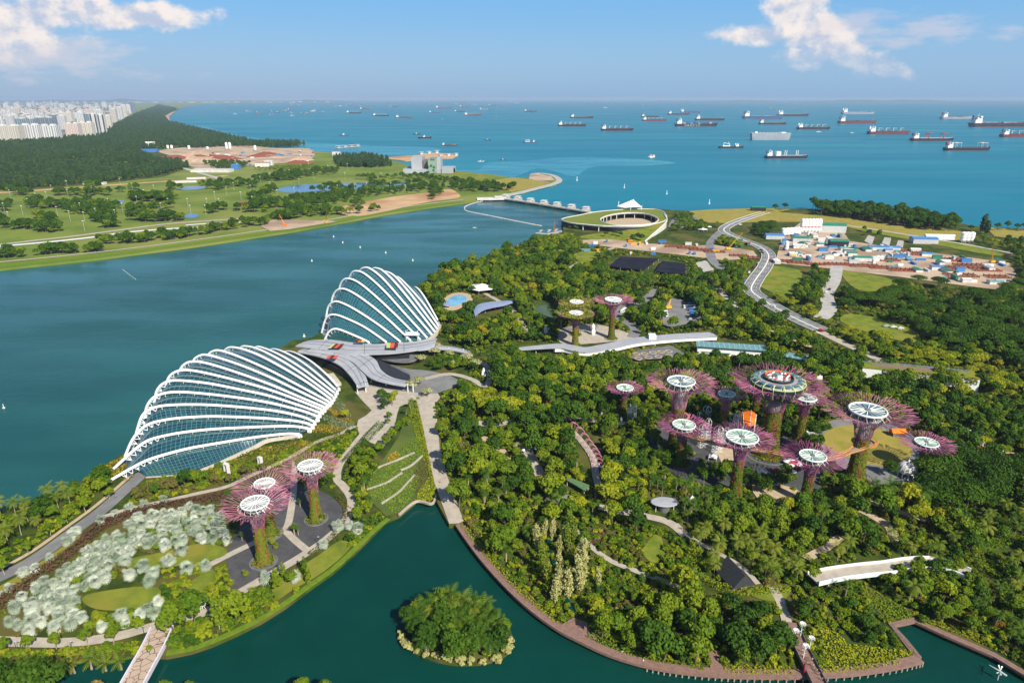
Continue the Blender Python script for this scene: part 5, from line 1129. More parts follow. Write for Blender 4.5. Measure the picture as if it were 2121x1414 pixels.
  t = MB(); t.tube([(-0.3*L, 0, fb+L*0.008), (0.42*L, 0, fb+L*0.008)], L*0.006, 5); t.box((0.02*L, 0, fb), (L*0.04, Bm*0.9, L*0.018))
  for k in range(6): t.box((-0.26*L+0.11*k*L, 0, fb), (L*0.008, Bm*0.8, L*0.01))
  t.build('pipe_rack', M['hullg'] if rnd.random() < .5 else M['deckr'], r)
  MB().tube([(0.40*L, 0, fb), (0.40*L, 0, fb+L*0.06)], L*0.004, 4).build('foremast', M[sup], r)
 elif typ == 'cont':
  for k in range(8):
   cm = MB(); h = L*rnd.choice((0.015, 0.025, 0.035)); cm.box((L*(-0.28+0.085*k), 0, fb), (L*0.07, Bm*0.86, h)); cm.build('container_stack', M[rnd.choice(('hullr', 'hullb', 'rust', 'hullg'))], r)
 elif typ == 'work':
  w = MB(); w.box((-0.2*L, 0, fb), (L*0.3, Bm*0.6, hS*0.35)); w.tube([(-0.3*L, 0, fb), (-0.3*L, 0, fb+hS*1.7)], L*0.012, 5); w.tube([(-0.05*L, 0, fb), (-0.12*L, 0, fb+hS*2.0)], L*0.01, 5); w.tube([(-0.3*L, 0, fb+hS*1.6), (-0.05*L, 0, fb+hS*0.9)], L*0.008, 4); w.build('deck_gear', M[sup], r)
 elif typ == 'multi':
  MB().box((-0.2*L, 0, fb), (L*0.10, Bm*0.8, hS*1.1)).build('bridge_house', M[sup], r)
  for k in range(4):
   x = L*(-0.04+0.04*(k % 2)+0.26*(k//2)); MB().tube([(x, 0, fb), (x, 0, fb+L*0.12)], L*0.008, 5).build('derrick', M[sup], r)
  MB().box((0.12*L, 0, fb), (L*0.5, Bm*0.7, L*0.012)).build('hatch_cover', M['hullg'], r)
 return r
big = ship(1397, 1486, 262, 'hullk', 'cont', 'large black hulled ship with six white letters on its side', 'deckr')
lt = MB(); L_ = (G(1486, 262, 0)-G(1397, 262, 0)).length
for k in range(6):
 x = L_*(-0.26+0.062*k); y = -L_*0.155/2-0.6; z0, h = L_*0.013, L_*0.026; w = L_*0.036
 if k in (0, 2): lt.box((x-w*.35, y, z0), (w*.22, 0.8, h)); lt.box((x+w*.35, y, z0), (w*.22, 0.8, h)); lt.box((x, y, z0+h*(.4 if k else .45)), (w*.8, 0.8, h*.2))
 elif k == 1: lt.box((x-w*.35, y, z0), (w*.22, .8, h)); [lt.box((x, y, z0+h*q), (w*.8, .8, h*.18)) for q in (0, .41, .82)]
 elif k == 4: lt.box((x, y, z0), (w*.25, .8, h)); lt.box((x, y, z0+h*.8), (w*.9, .8, h*.2))
 else: lt.box((x-w*.35, y, z0), (w*.22, .8, h)); [lt.box((x, y, z0+h*q), (w*.75, .8, h*.18)) for q in (.41, .82)]; lt.box((x+w*.33, y, z0+h*.45), (w*.22, .8, h*.5))
lt.build('hull_letter', M['white'], big)
for s in ((1439, 1501, 250, 'hullk', 'tanker', 'dark tanker right behind the large lettered ship'), (1537, 1621, 246, 'hullb', 'tanker', 'long dark blue and red tanker in front of the farther tanker pair', 'hullr'),
  (1610, 1675, 241, 'hullk', 'tanker', 'black tanker with white deckhouse, right of the blue and red one'), (1571, 1628, 258, 'hullk', 'tanker', 'dark red and black ship just above the grey car carrier', 'hullr'),
  (1554, 1636, 290, 'hullg', 'car', 'boxy pale grey car carrier ship', 'offwhite'), (1488, 1540, 307, 'hullk', 'work', 'black and white workboat left of the car carrier', 'deckg'),
  (1583, 1673, 328, 'hullk', 'multi', 'nearest ship, dark hull with two white houses and four derricks', 'hullg'), (1650, 1719, 268, 'hullk', 'bulk', 'dark bulk ship with four thin white cranes', 'deckg'),
  (1742, 1811, 237, 'hullg', 'tanker', 'hazy blue-grey tanker, farthest of the right hand ships', 'hullb'), (1735, 1815, 256, 'hullr', 'tanker', 'red-brown tanker below the hazy blue-grey one'),
  (1796, 1884, 278, 'hullr', 'bulk', 'red hulled bulk ship with four white cranes'), (1885, 1975, 292, 'hullk', 'redcrane', 'grey-black ship with two tall red cranes', 'hullg'),
  (1954, 2050, 312, 'hullk', 'gantry', 'black ship with two white gantry frames, nearest on the right'), (1947, 2024, 247, 'hullg', 'tanker', 'pale low tanker on the far right', 'hullg'),
  (2007, 2135, 263, 'hullk', 'tanker', 'very long dark ship running out of the right edge', 'deckr'), (2071, 2160, 284, 'hullr', 'bulk', 'dark red bulk ship cut by the right edge'),
  (1383, 1428, 238, 'hullk', 'tanker', 'dark ship left of two overlapping tankers in mid strait'), (1409, 1451, 234, 'hullb', 'tanker', 'dark ship half behind another in mid strait'),
  (1155, 1214, 262, 'hullk', 'bulk', 'black ship with tall white deckhouse in the middle of the strait'), (1244, 1312, 271, 'hullk', 'bulk', 'black bulk ship with a big white deckhouse, middle of the strait'),
  (1181, 1229, 245, 'hullk', 'tanker', 'low dark tanker above the two black bulk ships'), (1330, 1381, 251, 'hullr', 'bulk', 'dark red bulk ship with white cranes left of the lettered ship'),
  (1328, 1365, 243, 'hullk', 'tanker', 'dark tanker behind the dark red bulk ship'), (1086, 1112, 232, 'hullk', 'cont', 'small dark container ship alone in mid horizon', 'deckr', 'white', False, 1.3),
  (962, 998, 240, 'hullr', 'bulk', 'red-brown bulk ship left of the mid strait'), (941, 963, 232, 'hullk', 'tanker', 'small dark tanker above the red-brown bulk ship'),
  (889, 912, 235, 'hullb', 'cont', 'stubby blue container ship', 'hullb', 'white', False, 1.6), (902, 935, 225, 'hullr', 'tanker', 'faint reddish tanker near the horizon'),
  (820, 854, 245, 'hullr', 'tanker', 'bright red hulled tanker with white deckhouse'), (772, 806, 241, 'hullk', 'bulk', 'dark ship left of the bright red tanker'),
  (717, 748, 235, 'hullk', 'bulk', 'dark ship with white deckhouse, left of centre'), (745, 769, 227, 'hullr', 'tanker', 'reddish ship behind the left of centre dark ship'),
  (1083, 1114, 296, 'hullb', 'work', 'white offshore vessel with blue hull below the mid strait ships', 'deckg'), (1003, 1017, 291, 'hullk', 'boat', 'dark tug heading left below mid strait', 'deckg'),
  (866, 894, 287, 'hullk', 'boat', 'dark coaster with white house beside a cloud shadow', 'deckg'), (855, 871, 279, 'hullk', 'boat', 'small dark mast boat beside the dark coaster', 'deckg'),
  (915, 948, 302, 'hullk', 'tanker', 'low brown barge with white house, nearest left of centre', 'sand'), (702, 724, 282, 'hullb', 'boat', 'grey-blue patrol boat off the far wooded coast', 'deckg'),
  (989, 1003, 335, 'hullw', 'boat', 'small white launch in the pale shallows'), (1035, 1050, 332, 'hullb', 'boat', 'white and blue ferry in the pale shallows'),
  (1341, 1358, 327, 'hullw', 'work', 'white survey boat alone on open water', 'offwhite', 'white', False, 1.0, 1.0), (1689, 1701, 274, 'hullw', 'boat', 'small white boat below the four-crane bulk ship'),
  (1760, 1769, 276, 'hullw', 'boat', 'tiny white boat left of the red bulk ship'), (952, 972, 222, 'hullr', 'tanker', 'faint ship near the horizon above the blue container ship'),
  (1012, 1027, 219, 'hullk', 'tanker', 'faint ship near the horizon right of mid'), (994, 1011, 227, 'hullg', 'tanker', 'pale ship above the red-brown bulk ship'),
  (1330, 1342, 219, 'hullr', 'tanker', 'hazy tiny ship far behind the mid strait group'), (808, 824, 222, 'hullk', 'tanker', 'faint dark ship near the horizon left of centre'),
  (1495, 1503, 219, 'hullr', 'tanker', 'single tiny reddish ship near the right horizon'), (1595, 1606, 226, 'hullb', 'tanker', 'tiny bluish ship behind the tanker pair')):
 ship(*s)
far = [(466, 231), (487, 237), (473, 242), (515, 231), (533, 234), (541, 236), (558, 232), (563, 239), (575, 234), (589, 230), (598, 228), (603, 234), (605, 241), (627, 235), (634, 237), (641, 235), (648, 231), (651, 228), (662, 227), (665, 233), (675, 222), (622, 219), (603, 217), (696, 222), (690, 214), (705, 220), (718, 219), (730, 217), (742, 221), (756, 213), (768, 218), (780, 213), (801, 213), (833, 211), (848, 217), (860, 217), (876, 212), (893, 218), (905, 213), (925, 212), (945, 216), (960, 211), (985, 217), (1003, 211), (1055, 212), (1043, 222), (1072, 214), (1128, 212), (1180, 211), (1277, 215), (1257, 211), (1220, 213), (1302, 210), (1253, 224), (1420, 213), (1640, 210), (1025, 243), (920, 248)]
for i, (x, y) in enumerate(far):
 w = rnd.uniform(7, 13) if y > 220 else rnd.uniform(5, 10)
 ship(x-w/2, x+w/2, y, rnd.choice(('hullk', 'hullr', 'hullw', 'hullg', 'hullb')), rnd.choice(('tanker', 'boat', 'boat', 'bulk')),
  'tiny distant vessel of the crowded anchorage left of centre' if x < 780 else 'tiny distant vessel near the horizon', 'deckg', 'white', rnd.random() < 0.3, 1.4, rnd.uniform(-0.5, 0.5))
def marker(px, h, lab, name='sea_beacon', cat='beacon', m='white', grp=None, r=1.2):
 c = G(*px, 0); o = MB().lathe([(r*1.5, -0.5), (r*1.5, 0.6), (r*0.5, 1.0), (r*0.35, h*0.75), (r*0.6, h*0.8), (r*0.1, h)], 8).build(name, M[m]); o.location = c; tag(o, lab, cat, grp); return o
marker((1195, 374), 10, 'tall white beacon off the breakwater tip', r=2); marker((1293, 389), 9, 'small white beacon beyond the dam', r=1.5); marker((1381, 402), 8, 'tiny white beacon off the barrage roof', r=1.5)
marker((1469, 422), 9, 'tall white beacon by the near sea bank', r=1.6)
for i, (x, y) in enumerate([(710, 503), (746, 513), (799, 524), (855, 540), (691, 491), (630, 697), (646, 541)]):
 marker((x, y), 2.7, ('white buoy second of the line in the reservoir', 'white buoy in the middle of the reservoir line', 'white buoy third of the reservoir line', 'white buoy nearest the wooded shore', 'white buoy at the far end of the reservoir line', 'white buoy off the tall dome', 'tiny white buoy left of the reservoir line')[i], 'buoy', 'buoy', 'white', 'buoys on the reservoir', .8)
for i in range(9):
 o = MB().lathe([(0.5, -0.2), (0.5, 0.3), (0.1, 0.5)], 6).build('float_ball', M['white']); o.location = G(255+3.2*i, 559+2.4*i, 0.1); tag(o, 'tiny white float in the dotted line on the reservoir', 'float', 'row of tiny floats on the reservoir')
o = MB().lathe([(0.9, -0.2), (0.9, 0.5), (0.2, 0.7), (0.2, 3), (0.05, 3.2)], 8).build('buoy', M['white']); o.location = G(8, 845, 0.1); tag(o, 'lone white buoy at the left edge of the reservoir', 'buoy', 'buoys on the reservoir')
# pier platforms behind the grey plant building
def pier(px0, px1, lab, roofs):
 a, b = G(*px0, 2), G(*px1, 2); c = (a+b)/2; r = empty('jetty', (c.x, c.y, 0), math.atan2((b-a).y, (b-a).x)); tag(r, lab, 'jetty'); L = (b-a).length
 MB().box((0, 0, 1.5), (L, L*0.12, 1.6)).build('deck', M['conc'], r)
 for i in range(roofs):
  x = -L*0.4+L*0.8*i/max(1, roofs-1); mb = MB(); mb.box((x, 0, 9), (L*0.5/roofs, L*0.14, 1.2)); mb.box((x, 0, 3.1), (L*0.35/roofs, L*0.09, 6)); mb.build('pavilion', M['offwhite'], r)
 for i in range(7): MB().tube([(-L*0.45+L*0.15*i, -L*0.05, -1), (-L*0.45+L*0.15*i, -L*0.05, 1.6)], 1.2, 5).build('pile', M['conc'], r)
pier((868, 320), (908, 317), 'white roofed ferry jetty on the sand spit', 3); pier((908, 325), (948, 322), 'second white roofed jetty at the spit tip', 3); pier((695, 307), (744, 303), 'long white roofed jetty off the reclamation site', 4)
# ---------------------------------------------------------------- far city
def facade(name, wall, win, sx, sz, ww=0.45, wh=0.5):
 m = bpy.data.materials.new(name); m.use_nodes = True; nt = m.node_tree; b = nt.nodes['Principled BSDF']; b.inputs['Roughness'].default_value = 0.6
 tc = N(nt, 'ShaderNodeTexCoord'); s = N(nt, 'ShaderNodeSeparateXYZ'); nt.links.new(tc.outputs['Object'], s.inputs[0])
 xy = mth(nt, 'ADD', s.outputs[0], s.outputs[1])
 fx = mth(nt, 'LESS_THAN', mth(nt, 'FRACT', mth(nt, 'DIVIDE', xy, sx)), ww); fz = mth(nt, 'LESS_THAN', mth(nt, 'FRACT', mth(nt, 'DIVIDE', s.outputs[2], sz)), wh)
 ge = N(nt, 'ShaderNodeNewGeometry'); sn = N(nt, 'ShaderNodeSeparateXYZ'); nt.links.new(ge.outputs['Normal'], sn.inputs[0])
 side = mth(nt, 'LESS_THAN', mth(nt, 'ABSOLUTE', sn.outputs[2]), 0.5)
 f = mth(nt, 'MULTIPLY', mth(nt, 'MULTIPLY', fx, fz), side)
 oi = N(nt, 'ShaderNodeObjectInfo')
 w2 = mixc(nt, oi.outputs['Random'], wall, tuple(x*0.78 for x in wall))
 nt.links.new(mixc(nt, f, w2, win), b.inputs['Base Color']); return m
FA = [facade('cream flats', (0.62, 0.58, 0.50), (0.20, 0.20, 0.20), 9, 3.2, 0.5, 0.55), facade('white flats', (0.66, 0.66, 0.64), (0.22, 0.24, 0.27), 12, 3.4, 0.45, 0.9), facade('pinkish flats', (0.60, 0.50, 0.46), (0.26, 0.22, 0.22), 8, 3.2, 0.5, 0.5),
 facade('glass tower', (0.30, 0.34, 0.38), (0.07, 0.10, 0.14), 14, 3.5, 0.7, 0.8), facade('striped tower', (0.66, 0.65, 0.62), (0.06, 0.07, 0.09), 26, 400, 0.42, 1.0), facade('pale grey flats', (0.50, 0.51, 0.52), (0.18, 0.19, 0.2), 10, 3.2, 0.5, 0.6)]
CITY = 'towers of the far city'
def tower(x0, x1, yt, yb, fa, bays, label=None, rot=0.0, dep=0.5, stag=True):
 a, b = G(x0, yb), G(x1, yb); c = (a+b)/2; W = (b-a).length; H = ZAT(c, yt)-ZG; H = max(H, 12); d = max(14, min(W*dep, 45))
 r = empty('apartment_tower', (c.x, c.y+d/2, ZG), rot); tag(r, label or 'pale apartment tower in the dense far city', 'apartment block', CITY)
 mb = MB(); mb.box((0, 0, 0), (W, d, H))
 for i in range(bays):
  x = -W/2+W*(i+0.5)/bays; mb.box((x, -d/2-2.2, 0), (W/bays*0.55, 4.4, H*(0.97 if i % 2 else 1.0)))
 mb.build('tower_block', FA[fa], r)
 rf = MB()
 for i in range(max(1, bays//2)): x = -W/2+W*(i+0.5)/max(1, bays//2); rf.box((x, 0, H), (W/max(1, bays//2)*0.4, d*0.5, min(7, H*0.08)))
 rf.build('roof_plant', M['offwhite'], r)
for t in ((-30, 44, 261, 298, 0, 7, 'cream apartment slab at the left edge of the city'), (45, 84, 259, 296, 1, 4, 'left half of the long white apartment slab beside the forest'), (85, 121, 260, 295, 1, 4, 'right half of the long white apartment slab beside the forest'),
  (36, 75, 246, 270, 3, 4, 'blue-grey slab behind the long white one, left half'), (76, 112, 244, 269, 3, 4, 'blue-grey slab behind the long white one, right half'), (108, 122, 238, 266, 3, 2, 'dark glass tower left of the pinkish slab'),
  (123, 138, 240, 268, 5, 2, 'grey tower just left of the pinkish slab'), (139, 166, 256, 290, 2, 4, 'pinkish slab block at the forest edge, left part'), (167, 194, 254, 288, 0, 4, 'cream slab block at the forest edge, right part'),
  (192, 206, 237, 283, 4, 2, 'tall striped tower, left of the tallest pair'), (207, 221, 238, 281, 4, 2, 'tall striped tower, right of the tallest pair'), (160, 176, 233, 258, 1, 2, 'tall white tower behind the cream slab'), (177, 192, 236, 258, 3, 2, 'glassy tower behind the cream slab'),
  (219, 232, 240, 268, 0, 2, 'cream tower near the forest edge right of the striped pair'), (232, 243, 226, 254, 0, 2, 'cream tower by the far forest edge'), (244, 255, 222, 248, 1, 2, 'white tower by the far forest edge'),
  (253, 263, 218, 240, 0, 2, 'cream tower nearest the sea end of the city'), (263, 271, 217, 236, 1, 2, 'white tower at the sea end of the city'), (268, 274, 212, 232, 3, 1, 'dark glass tower, left of the last pair by the sea'), (275, 280, 212, 230, 3, 1, 'dark glass tower, right of the last pair by the sea'),
  (0, 10, 243, 270, 1, 2, 'thin white tower at the left edge behind the cream slab'), (14, 30, 240, 262, 5, 2, 'grey tower behind the cream slab at the left edge'), (196, 215, 228, 250, 1, 3, 'white slab behind the tall striped pair'), (120, 150, 233, 252, 0, 4, 'cream slab behind the dark glass tower')):
 tower(*t[:6], label=t[6])
for i in range(150):
 row = i/150; yb = 214+38*row**1.4+rnd.uniform(-1, 1); xm = 268-10*max(0, (yb-236)/20)
 x = rnd.uniform(-8, xm-8) if yb < 240 else rnd.uniform(-8, 235)
 w = rnd.uniform(5, 13)*(0.5+0.7*row); h = rnd.uniform(4, 9)*(0.5+1.3*row)
 if x > 225 and yb > 246: continue
 tower(x, x+w, yb-h, yb, rnd.choice((0, 0, 1, 1, 2, 5)), rnd.choice((1, 2, 3)), 'small pale apartment block in the hazy back rows of the city' if yb < 230 else 'pale apartment block in the middle rows of the far city', 0, 0.4)
mb = MB(); m2 = MB()
for i in range(1500):
 y = 213+34*rnd.random()**1.3; c = G(rnd.uniform(-60, 265), y); s = rnd.uniform(8, 26)
 (mb if rnd.random() < 0.7 else m2).box((c.x, c.y, ZG), (s*1.5, s, rnd.uniform(4, 12)), rnd.uniform(0, 3)).gable((c.x, c.y, ZG+8), (s*1.5, s, 4), rnd.uniform(0, 3))
tag(mb.build('low_rooftops', M['offwhite']), 'countless pale low roofs between the far towers', 'rooftops', None, 'stuff'); tag(m2.build('low_rooftops', M['rust']), 'countless reddish low roofs between the far towers', 'rooftops', None, 'stuff')
for i in range(16):
 x = 290+26*i+rnd.uniform(-8, 8); y = 212.5-0.06*i+rnd.uniform(-.3, 1.0); c = G(x, y); w = rnd.uniform(60, 320)
 o = MB().box((0, 0, 0), (w, 60, rnd.uniform(14, 34))).box((w*.2, 0, 14), (w*.3, 40, 16)).build('low_terminal', M['offwhite']); o.location = c; tag(o, 'low pale building strip on the hazy far coast', 'building', 'low buildings on the far coast')
# ---------------------------------------------------------------- golf course lamps, far reclamation site
def lamp_proto():
 r = empty('light_mast'); MB().tube([(0, 0, 0), (0, 0, 17)], [0.2, 0.13], 6).build('pole', M['steel'], r); MB().box((0, 0, 16.6), (2.6, 0.5, 0.8)).build('lamp_head', M['white'], r); return r
lp = lamp_proto(); first = True
pts = [(22, 410), (20, 460), (48, 446), (76, 418), (98, 415), (120, 448), (146, 458), (176, 460), (176, 480), (168, 440), (200, 452), (226, 430), (240, 455), (255, 440), (142, 410), (108, 400), (192, 405), (285, 425), (300, 410), (320, 400), (335, 440), (350, 430), (390, 430), (396, 445), (427, 445), (430, 430), (446, 415), (455, 430), (470, 405), (485, 395), (500, 415), (520, 400), (524, 425), (560, 392), (575, 410), (610, 405), (620, 385), (650, 372), (670, 400), (700, 400), (715, 372), (735, 398), (760, 395), (790, 372), (640, 350), (600, 365), (560, 372), (540, 380), (275, 395), (250, 385), (140, 390), (60, 430), (10, 440), (680, 355), (720, 352), (810, 395), (840, 400)]
for i, (x, y) in enumerate(pts):
 o = lp if i == 0 else dup(lp); o.location = G(x, y); tag(o, 'thin white light mast standing on the golf course', 'light mast', 'light masts of the golf course')
def silo(px, h, r, lab, grp=None, m='white'):
 c = G(*px); t = empty('silo', c); tag(t, lab, 'silo', grp); MB().lathe([(r*0.5, h*0.1), (r, h*0.25), (r, h*0.92), (r*0.4, h)], 14).build('tank', M[m], t)
 mb = MB()
 for a in (0.8, 2.4, 3.9, 5.5): MB().tube([(r*.8*math.cos(a), r*.8*math.sin(a), 0), (r*.8*math.cos(a), r*.8*math.sin(a), h*.27)], r*0.09, 4).build('leg', M['steel'], t)
 for k in range(3): pass
 MB().lathe([(r*1.02, h*0.45), (r*1.02, h*0.5)], 14, cap=False).build('band', M['red'] if m == 'white' and grp else M['steel'], t)
for i, x in enumerate((305, 310, 315, 320)): silo((x, 307), 26, 5, ('leftmost', 'second', 'third', 'rightmost')[i]+' white silo of the blue-roofed batching plant', 'silos of the blue-roofed batching plant')
for x, y, h, lab in ((470, 311, 30, 'left one of a pair of white silos on the reclamation site'), (477, 311, 30, 'right one of a pair of white silos on the reclamation site'), (529, 313, 22, 'single white silo at the seaward side of the site'), (348, 309, 16, 'small white silo left of the site'), (356, 309, 16, 'small white silo next to the left one'), (392, 311, 18, 'squat silo in the middle of the reclamation site'), (430, 310, 12, 'short silo behind the sand heaps')): silo((x, y), h, 5, lab)
def shed(px, w, d, h, wall, roof, lab, rot=0.0, gable=True, name='site_shed', cat='shed', grp=None):
 c = G(*px); t = empty(name, c, rot); tag(t, lab, cat, grp); MB().box((0, 0, 0), (w, d, h)).build('wall', M[wall], t)
 (MB().gable((0, 0, h), (w, d, h*0.3), 0, 0, 0.5) if gable else MB().box((0, 0, h), (w+0.6, d+0.6, 0.4))).build('roof', M[roof], t); return t
shed((302, 315), 90, 30, 9, 'blue', 'blue', 'big blue roofed plant shed on the left of the reclamation site', 0.1); shed((440, 356), 110, 34, 7, 'offwhite', 'offwhite', 'long white flat shed by the golf course edge', -0.05, False); shed((489, 351), 20, 20, 12, 'blue', 'blue', 'pale blue hall at the end of the long white shed', 0)
shed((545, 345), 42, 24, 12, 'offwhite', 'rust', 'white and red site office block by the forest', 0.1, False); shed((558, 342), 24, 20, 14, 'offwhite', 'offwhite', 'white site office tower by the forest', 0.1, False); shed((257, 352), 60, 24, 8, 'sill', 'sand', 'tan roofed clubhouse at the forest edge', 0.0); shed((197, 382), 50, 14, 5, 'offwhite', 'offwhite', 'white driving range shelter by the sandy track', 0.05, False)
shed((385, 378), 50, 8, 4, 'offwhite', 'offwhite', 'low white box beside the sandy track', 0.3, False, 'low_wall', 'wall'); shed((407, 371), 45, 8, 4, 'offwhite', 'offwhite', 'second low white box beside the sandy track', 0.3, False, 'low_wall', 'wall')
shed((697, 322), 26, 20, 14, 'offwhite', 'rust', 'white building with red roof among the coastal trees', 0.0, False); shed((508, 424), 24, 10, 4, 'rust', 'rust', 'small red-brown hut on the golf course', 0.0)
M['heap'] = mat('sand heap', (0.52, 0.38, 0.26), (0.40, 0.26, 0.18), 0.06, 0.95, 0.1)
for i in range(26):
 x = rnd.uniform(350, 640); y = rnd.uniform(314, 342) if x > 420 else rnd.uniform(318, 336); c = G(x, y); w = rnd.uniform(14, 45); k = 10
 vs = [(w*math.cos(6.283*j/k)*rnd.uniform(.8, 1.2)*1.5, w*math.sin(6.283*j/k)*rnd.uniform(.8, 1.2), 0) for j in range(k)]+[(w*0.4*math.cos(6.283*j/k), w*0.3*math.sin(6.283*j/k), w*rnd.uniform(.18, .3)) for j in range(k)]
 o = MB().add(vs, [(j, (j+1) % k, k+(j+1) % k, k+j) for j in range(k)]+[tuple(range(k, 2*k))]).build('sand_heap', M['heap'] if i % 3 else M['rust'], None, True); o.location = c
 tag(o, 'red-brown earth heap on the reclamation site' if i % 3 == 0 else 'pale sand heap on the reclamation site', 'heap', 'earth heaps of the reclamation site')
for i in range(34):
 x = rnd.uniform(430, 660); y = rnd.uniform(318, 346) if x < 560 else rnd.uniform(312, 336); shed((x, y), rnd.uniform(6, 16), 5, rnd.uniform(3, 7), rnd.choice(('offwhite', 'blue', 'rust', 'steel')), rnd.choice(('offwhite', 'steel', 'rust')), 'small cabin or machine on the reclamation site', rnd.uniform(0, 3), False, 'site_cabin', 'cabin', 'cabins of the reclamation site')
# ---------------------------------------------------------------- plants: forms
LM = {'crop': leafmat('crop leaves', (0.11, 0.20, 0.018), (0.19, 0.27, 0.025), None, .2), 'sage': leafmat('sage leaves', (0.15, 0.21, 0.10), (0.20, 0.25, 0.13), None, .15),
 'dark': leafmat('dark leaves', (0.024, 0.066, 0.006), (0.065, 0.13, 0.009), None, 0.18),
 'mid': leafmat('mid green leaves', (0.065, 0.14, 0.008), (0.19, 0.245, 0.012), None, 0.25),
 'lime': leafmat('yellow-green leaves', (0.17, 0.24, 0.010), (0.34, 0.34, 0.016), None, 0.28),
 'gold': leafmat('golden leaves', (0.28, 0.24, 0.02), (0.38, 0.26, 0.025), None, 0.2),
 'olive': leafmat('olive brown leaves', (0.085, 0.10, 0.02), (0.16, 0.13, 0.035), None, 0.2),
 'cream': leafmat('cream leaves', (0.30, 0.32, 0.13), (0.42, 0.40, 0.20), None, 0.15),
 'silver': leafmat('silver palm leaves', (0.18, 0.25, 0.15), (0.60, 0.64, 0.53), None, 0.12, 1.9),
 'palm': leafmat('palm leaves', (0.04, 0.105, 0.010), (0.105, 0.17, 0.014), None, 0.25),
 'ypalm': leafmat('yellowish palm leaves', (0.11, 0.18, 0.015), (0.22, 0.24, 0.03), None, 0.25),  # lighter, yellower leaf colour than the plain palm
 'pine': leafmat('casuarina needles', (0.022, 0.060, 0.022), (0.065, 0.115, 0.030), None, 0.1),
 'plum': leafmat('plum hedge leaves', (0.085, 0.035, 0.03), (0.14, 0.075, 0.045), None, 0.1),
 'straw': leafmat('straw coloured fronds', (0.30, 0.30, 0.10), (0.42, 0.40, 0.16), None, 0.15),
 'orange': leafmat('orange-brown leaves', (0.22, 0.12, 0.02), (0.28, 0.17, 0.03), None, 0.1)}
def crownmesh(name, clumps, nleaf, leaf, seed, m, jit=0.55):
 rng = np.random.default_rng(seed); cl = np.asarray(clumps, float)
 w = cl[:, 3]**2; idx = rng.choice(len(cl), nleaf, p=w/w.sum())
 d = rng.normal(0, 1, (nleaf, 3)); d[:, 2] = np.abs(d[:, 2])*rng.choice([1, 1, 1, -0.6], nleaf); d /= np.linalg.norm(d, axis=1)[:, None]
 c = cl[idx]; rr = rng.uniform(0.78, 1.08, nleaf)[:, None]
 P = c[:, :3]+d*np.stack([c[:, 3], c[:, 3], c[:, 4]], 1)*rr
 V, F = leafquads(P, d+np.array([0, 0, 0.25]), leaf, rng, jit)
 return npmesh(name, V, F, m)
def limbs(name, H, r, tips, m, base=0.45, wob=0.3):
 mb = MB(); rr = random.Random(int(H*100+len(tips))); t = Vector((rr.uniform(-wob, wob), rr.uniform(-wob, wob), H*base))
 mb.tube([(0, 0, -0.3), (t.x*.4, t.y*.4, H*base*.5), t], [r, r*.8, r*.65], 7)
 for q in tips: mb.tube([t, t.lerp(Vector(q), .55)+Vector((0, 0, .3)), q], [r*.55, r*.35, r*.12], 5)
 me = bpy.data.meshes.new(name); me.from_pydata(mb.v, [], mb.f); me.materials.append(m); return me
FORMS = {}
def form(kind, crown, trunk, h, r): FORMS.setdefault(kind, []).append((crown, trunk, h, r))
def broad(kind, m, seeds, H, Rr, n=760, leaf=0.85, flat_=0.75, lo=0.38, nc=13, bark='bark'):
 for s in seeds:
  rr = random.Random(s); R_ = Rr*rr.uniform(.88, 1.12); zc = H*(lo+1)/2; hz = H*(1-lo)/2; cl = []
  for i in range(nc):
   a = i*2.4+rr.uniform(-.4, .4); k = math.sqrt((i+.4)/nc); x, y = R_*.66*k*math.cos(a), R_*.66*k*math.sin(a)
   z = zc+hz*(0.55*(1-k*k)*1.3-0.28)+rr.uniform(-.22, .22)*hz; s_ = R_*rr.uniform(.30, .46)
   cl.append((x, y, z, s_, s_*flat_))
  form(kind, crownmesh('crown', cl, n, leaf, s, m), limbs('trunk', H, H*.028, [(c[0]*.8, c[1]*.8, c[2]) for c in cl[::3]], M[bark], lo*.9), H, R_)
broad('dark', LM['dark'], (1, 2, 3, 4), 11, 4.7, 800, .95, .85, .3, 11); broad('mid', LM['mid'], (11, 12, 13, 14), 10, 4.4, 720, .95, .9, .3, 10); broad('lime', LM['lime'], (21, 22, 23), 8.5, 3.7, 620)
broad('olive', LM['olive'], (31, 32), 6.5, 3.2, 520); broad('cream', LM['cream'], (41, 42), 8, 4.6, 620, .8, .35); broad('golden', LM['gold'], (51,), 8, 4, 600); broad('orange', LM['orange'], (55,), 9, 5, 600)
broad('rain', LM['dark'], (61, 62, 63), 12, 9.5, 1500, 1.0, .36, .62, 22); broad('flame', LM['lime'], (65, 66), 9, 6.5, 900, .95, .38, .6, 16)
broad('park', LM['dark'], (71, 72, 73), 12, 6.2, 620, 1.4, .8, .25, 12); broad('parkm', LM['mid'], (75, 76), 10, 5.2, 520, 1.3, .8, .25, 11)
broad('young', LM['mid'], (81, 82), 7, 2.5, 420, .75, .9, .3, 9, 'palebark'); broad('coast', LM['dark'], (85, 86, 87), 17, 7.0, 620, 1.6, .7, .35, 14)
broad('shrubd', LM['dark'], (91, 92), 3.0, 2.0, 190, .75, .8, .0, 6); broad('shrubm', LM['mid'], (93, 94), 2.6, 2.0, 190, .75, .8, .0, 6); broad('shrubl', LM['lime'], (95, 96), 2.2, 1.8, 170, .7, .8, .0, 6); broad('shrubo', LM['olive'], (97,), 2.4, 1.9, 170, .7, .8, 0, 6)
broad('grassclump', LM['straw'], (99, 100), 2.8, 2.1, 260, .9, .9, 0, 6)
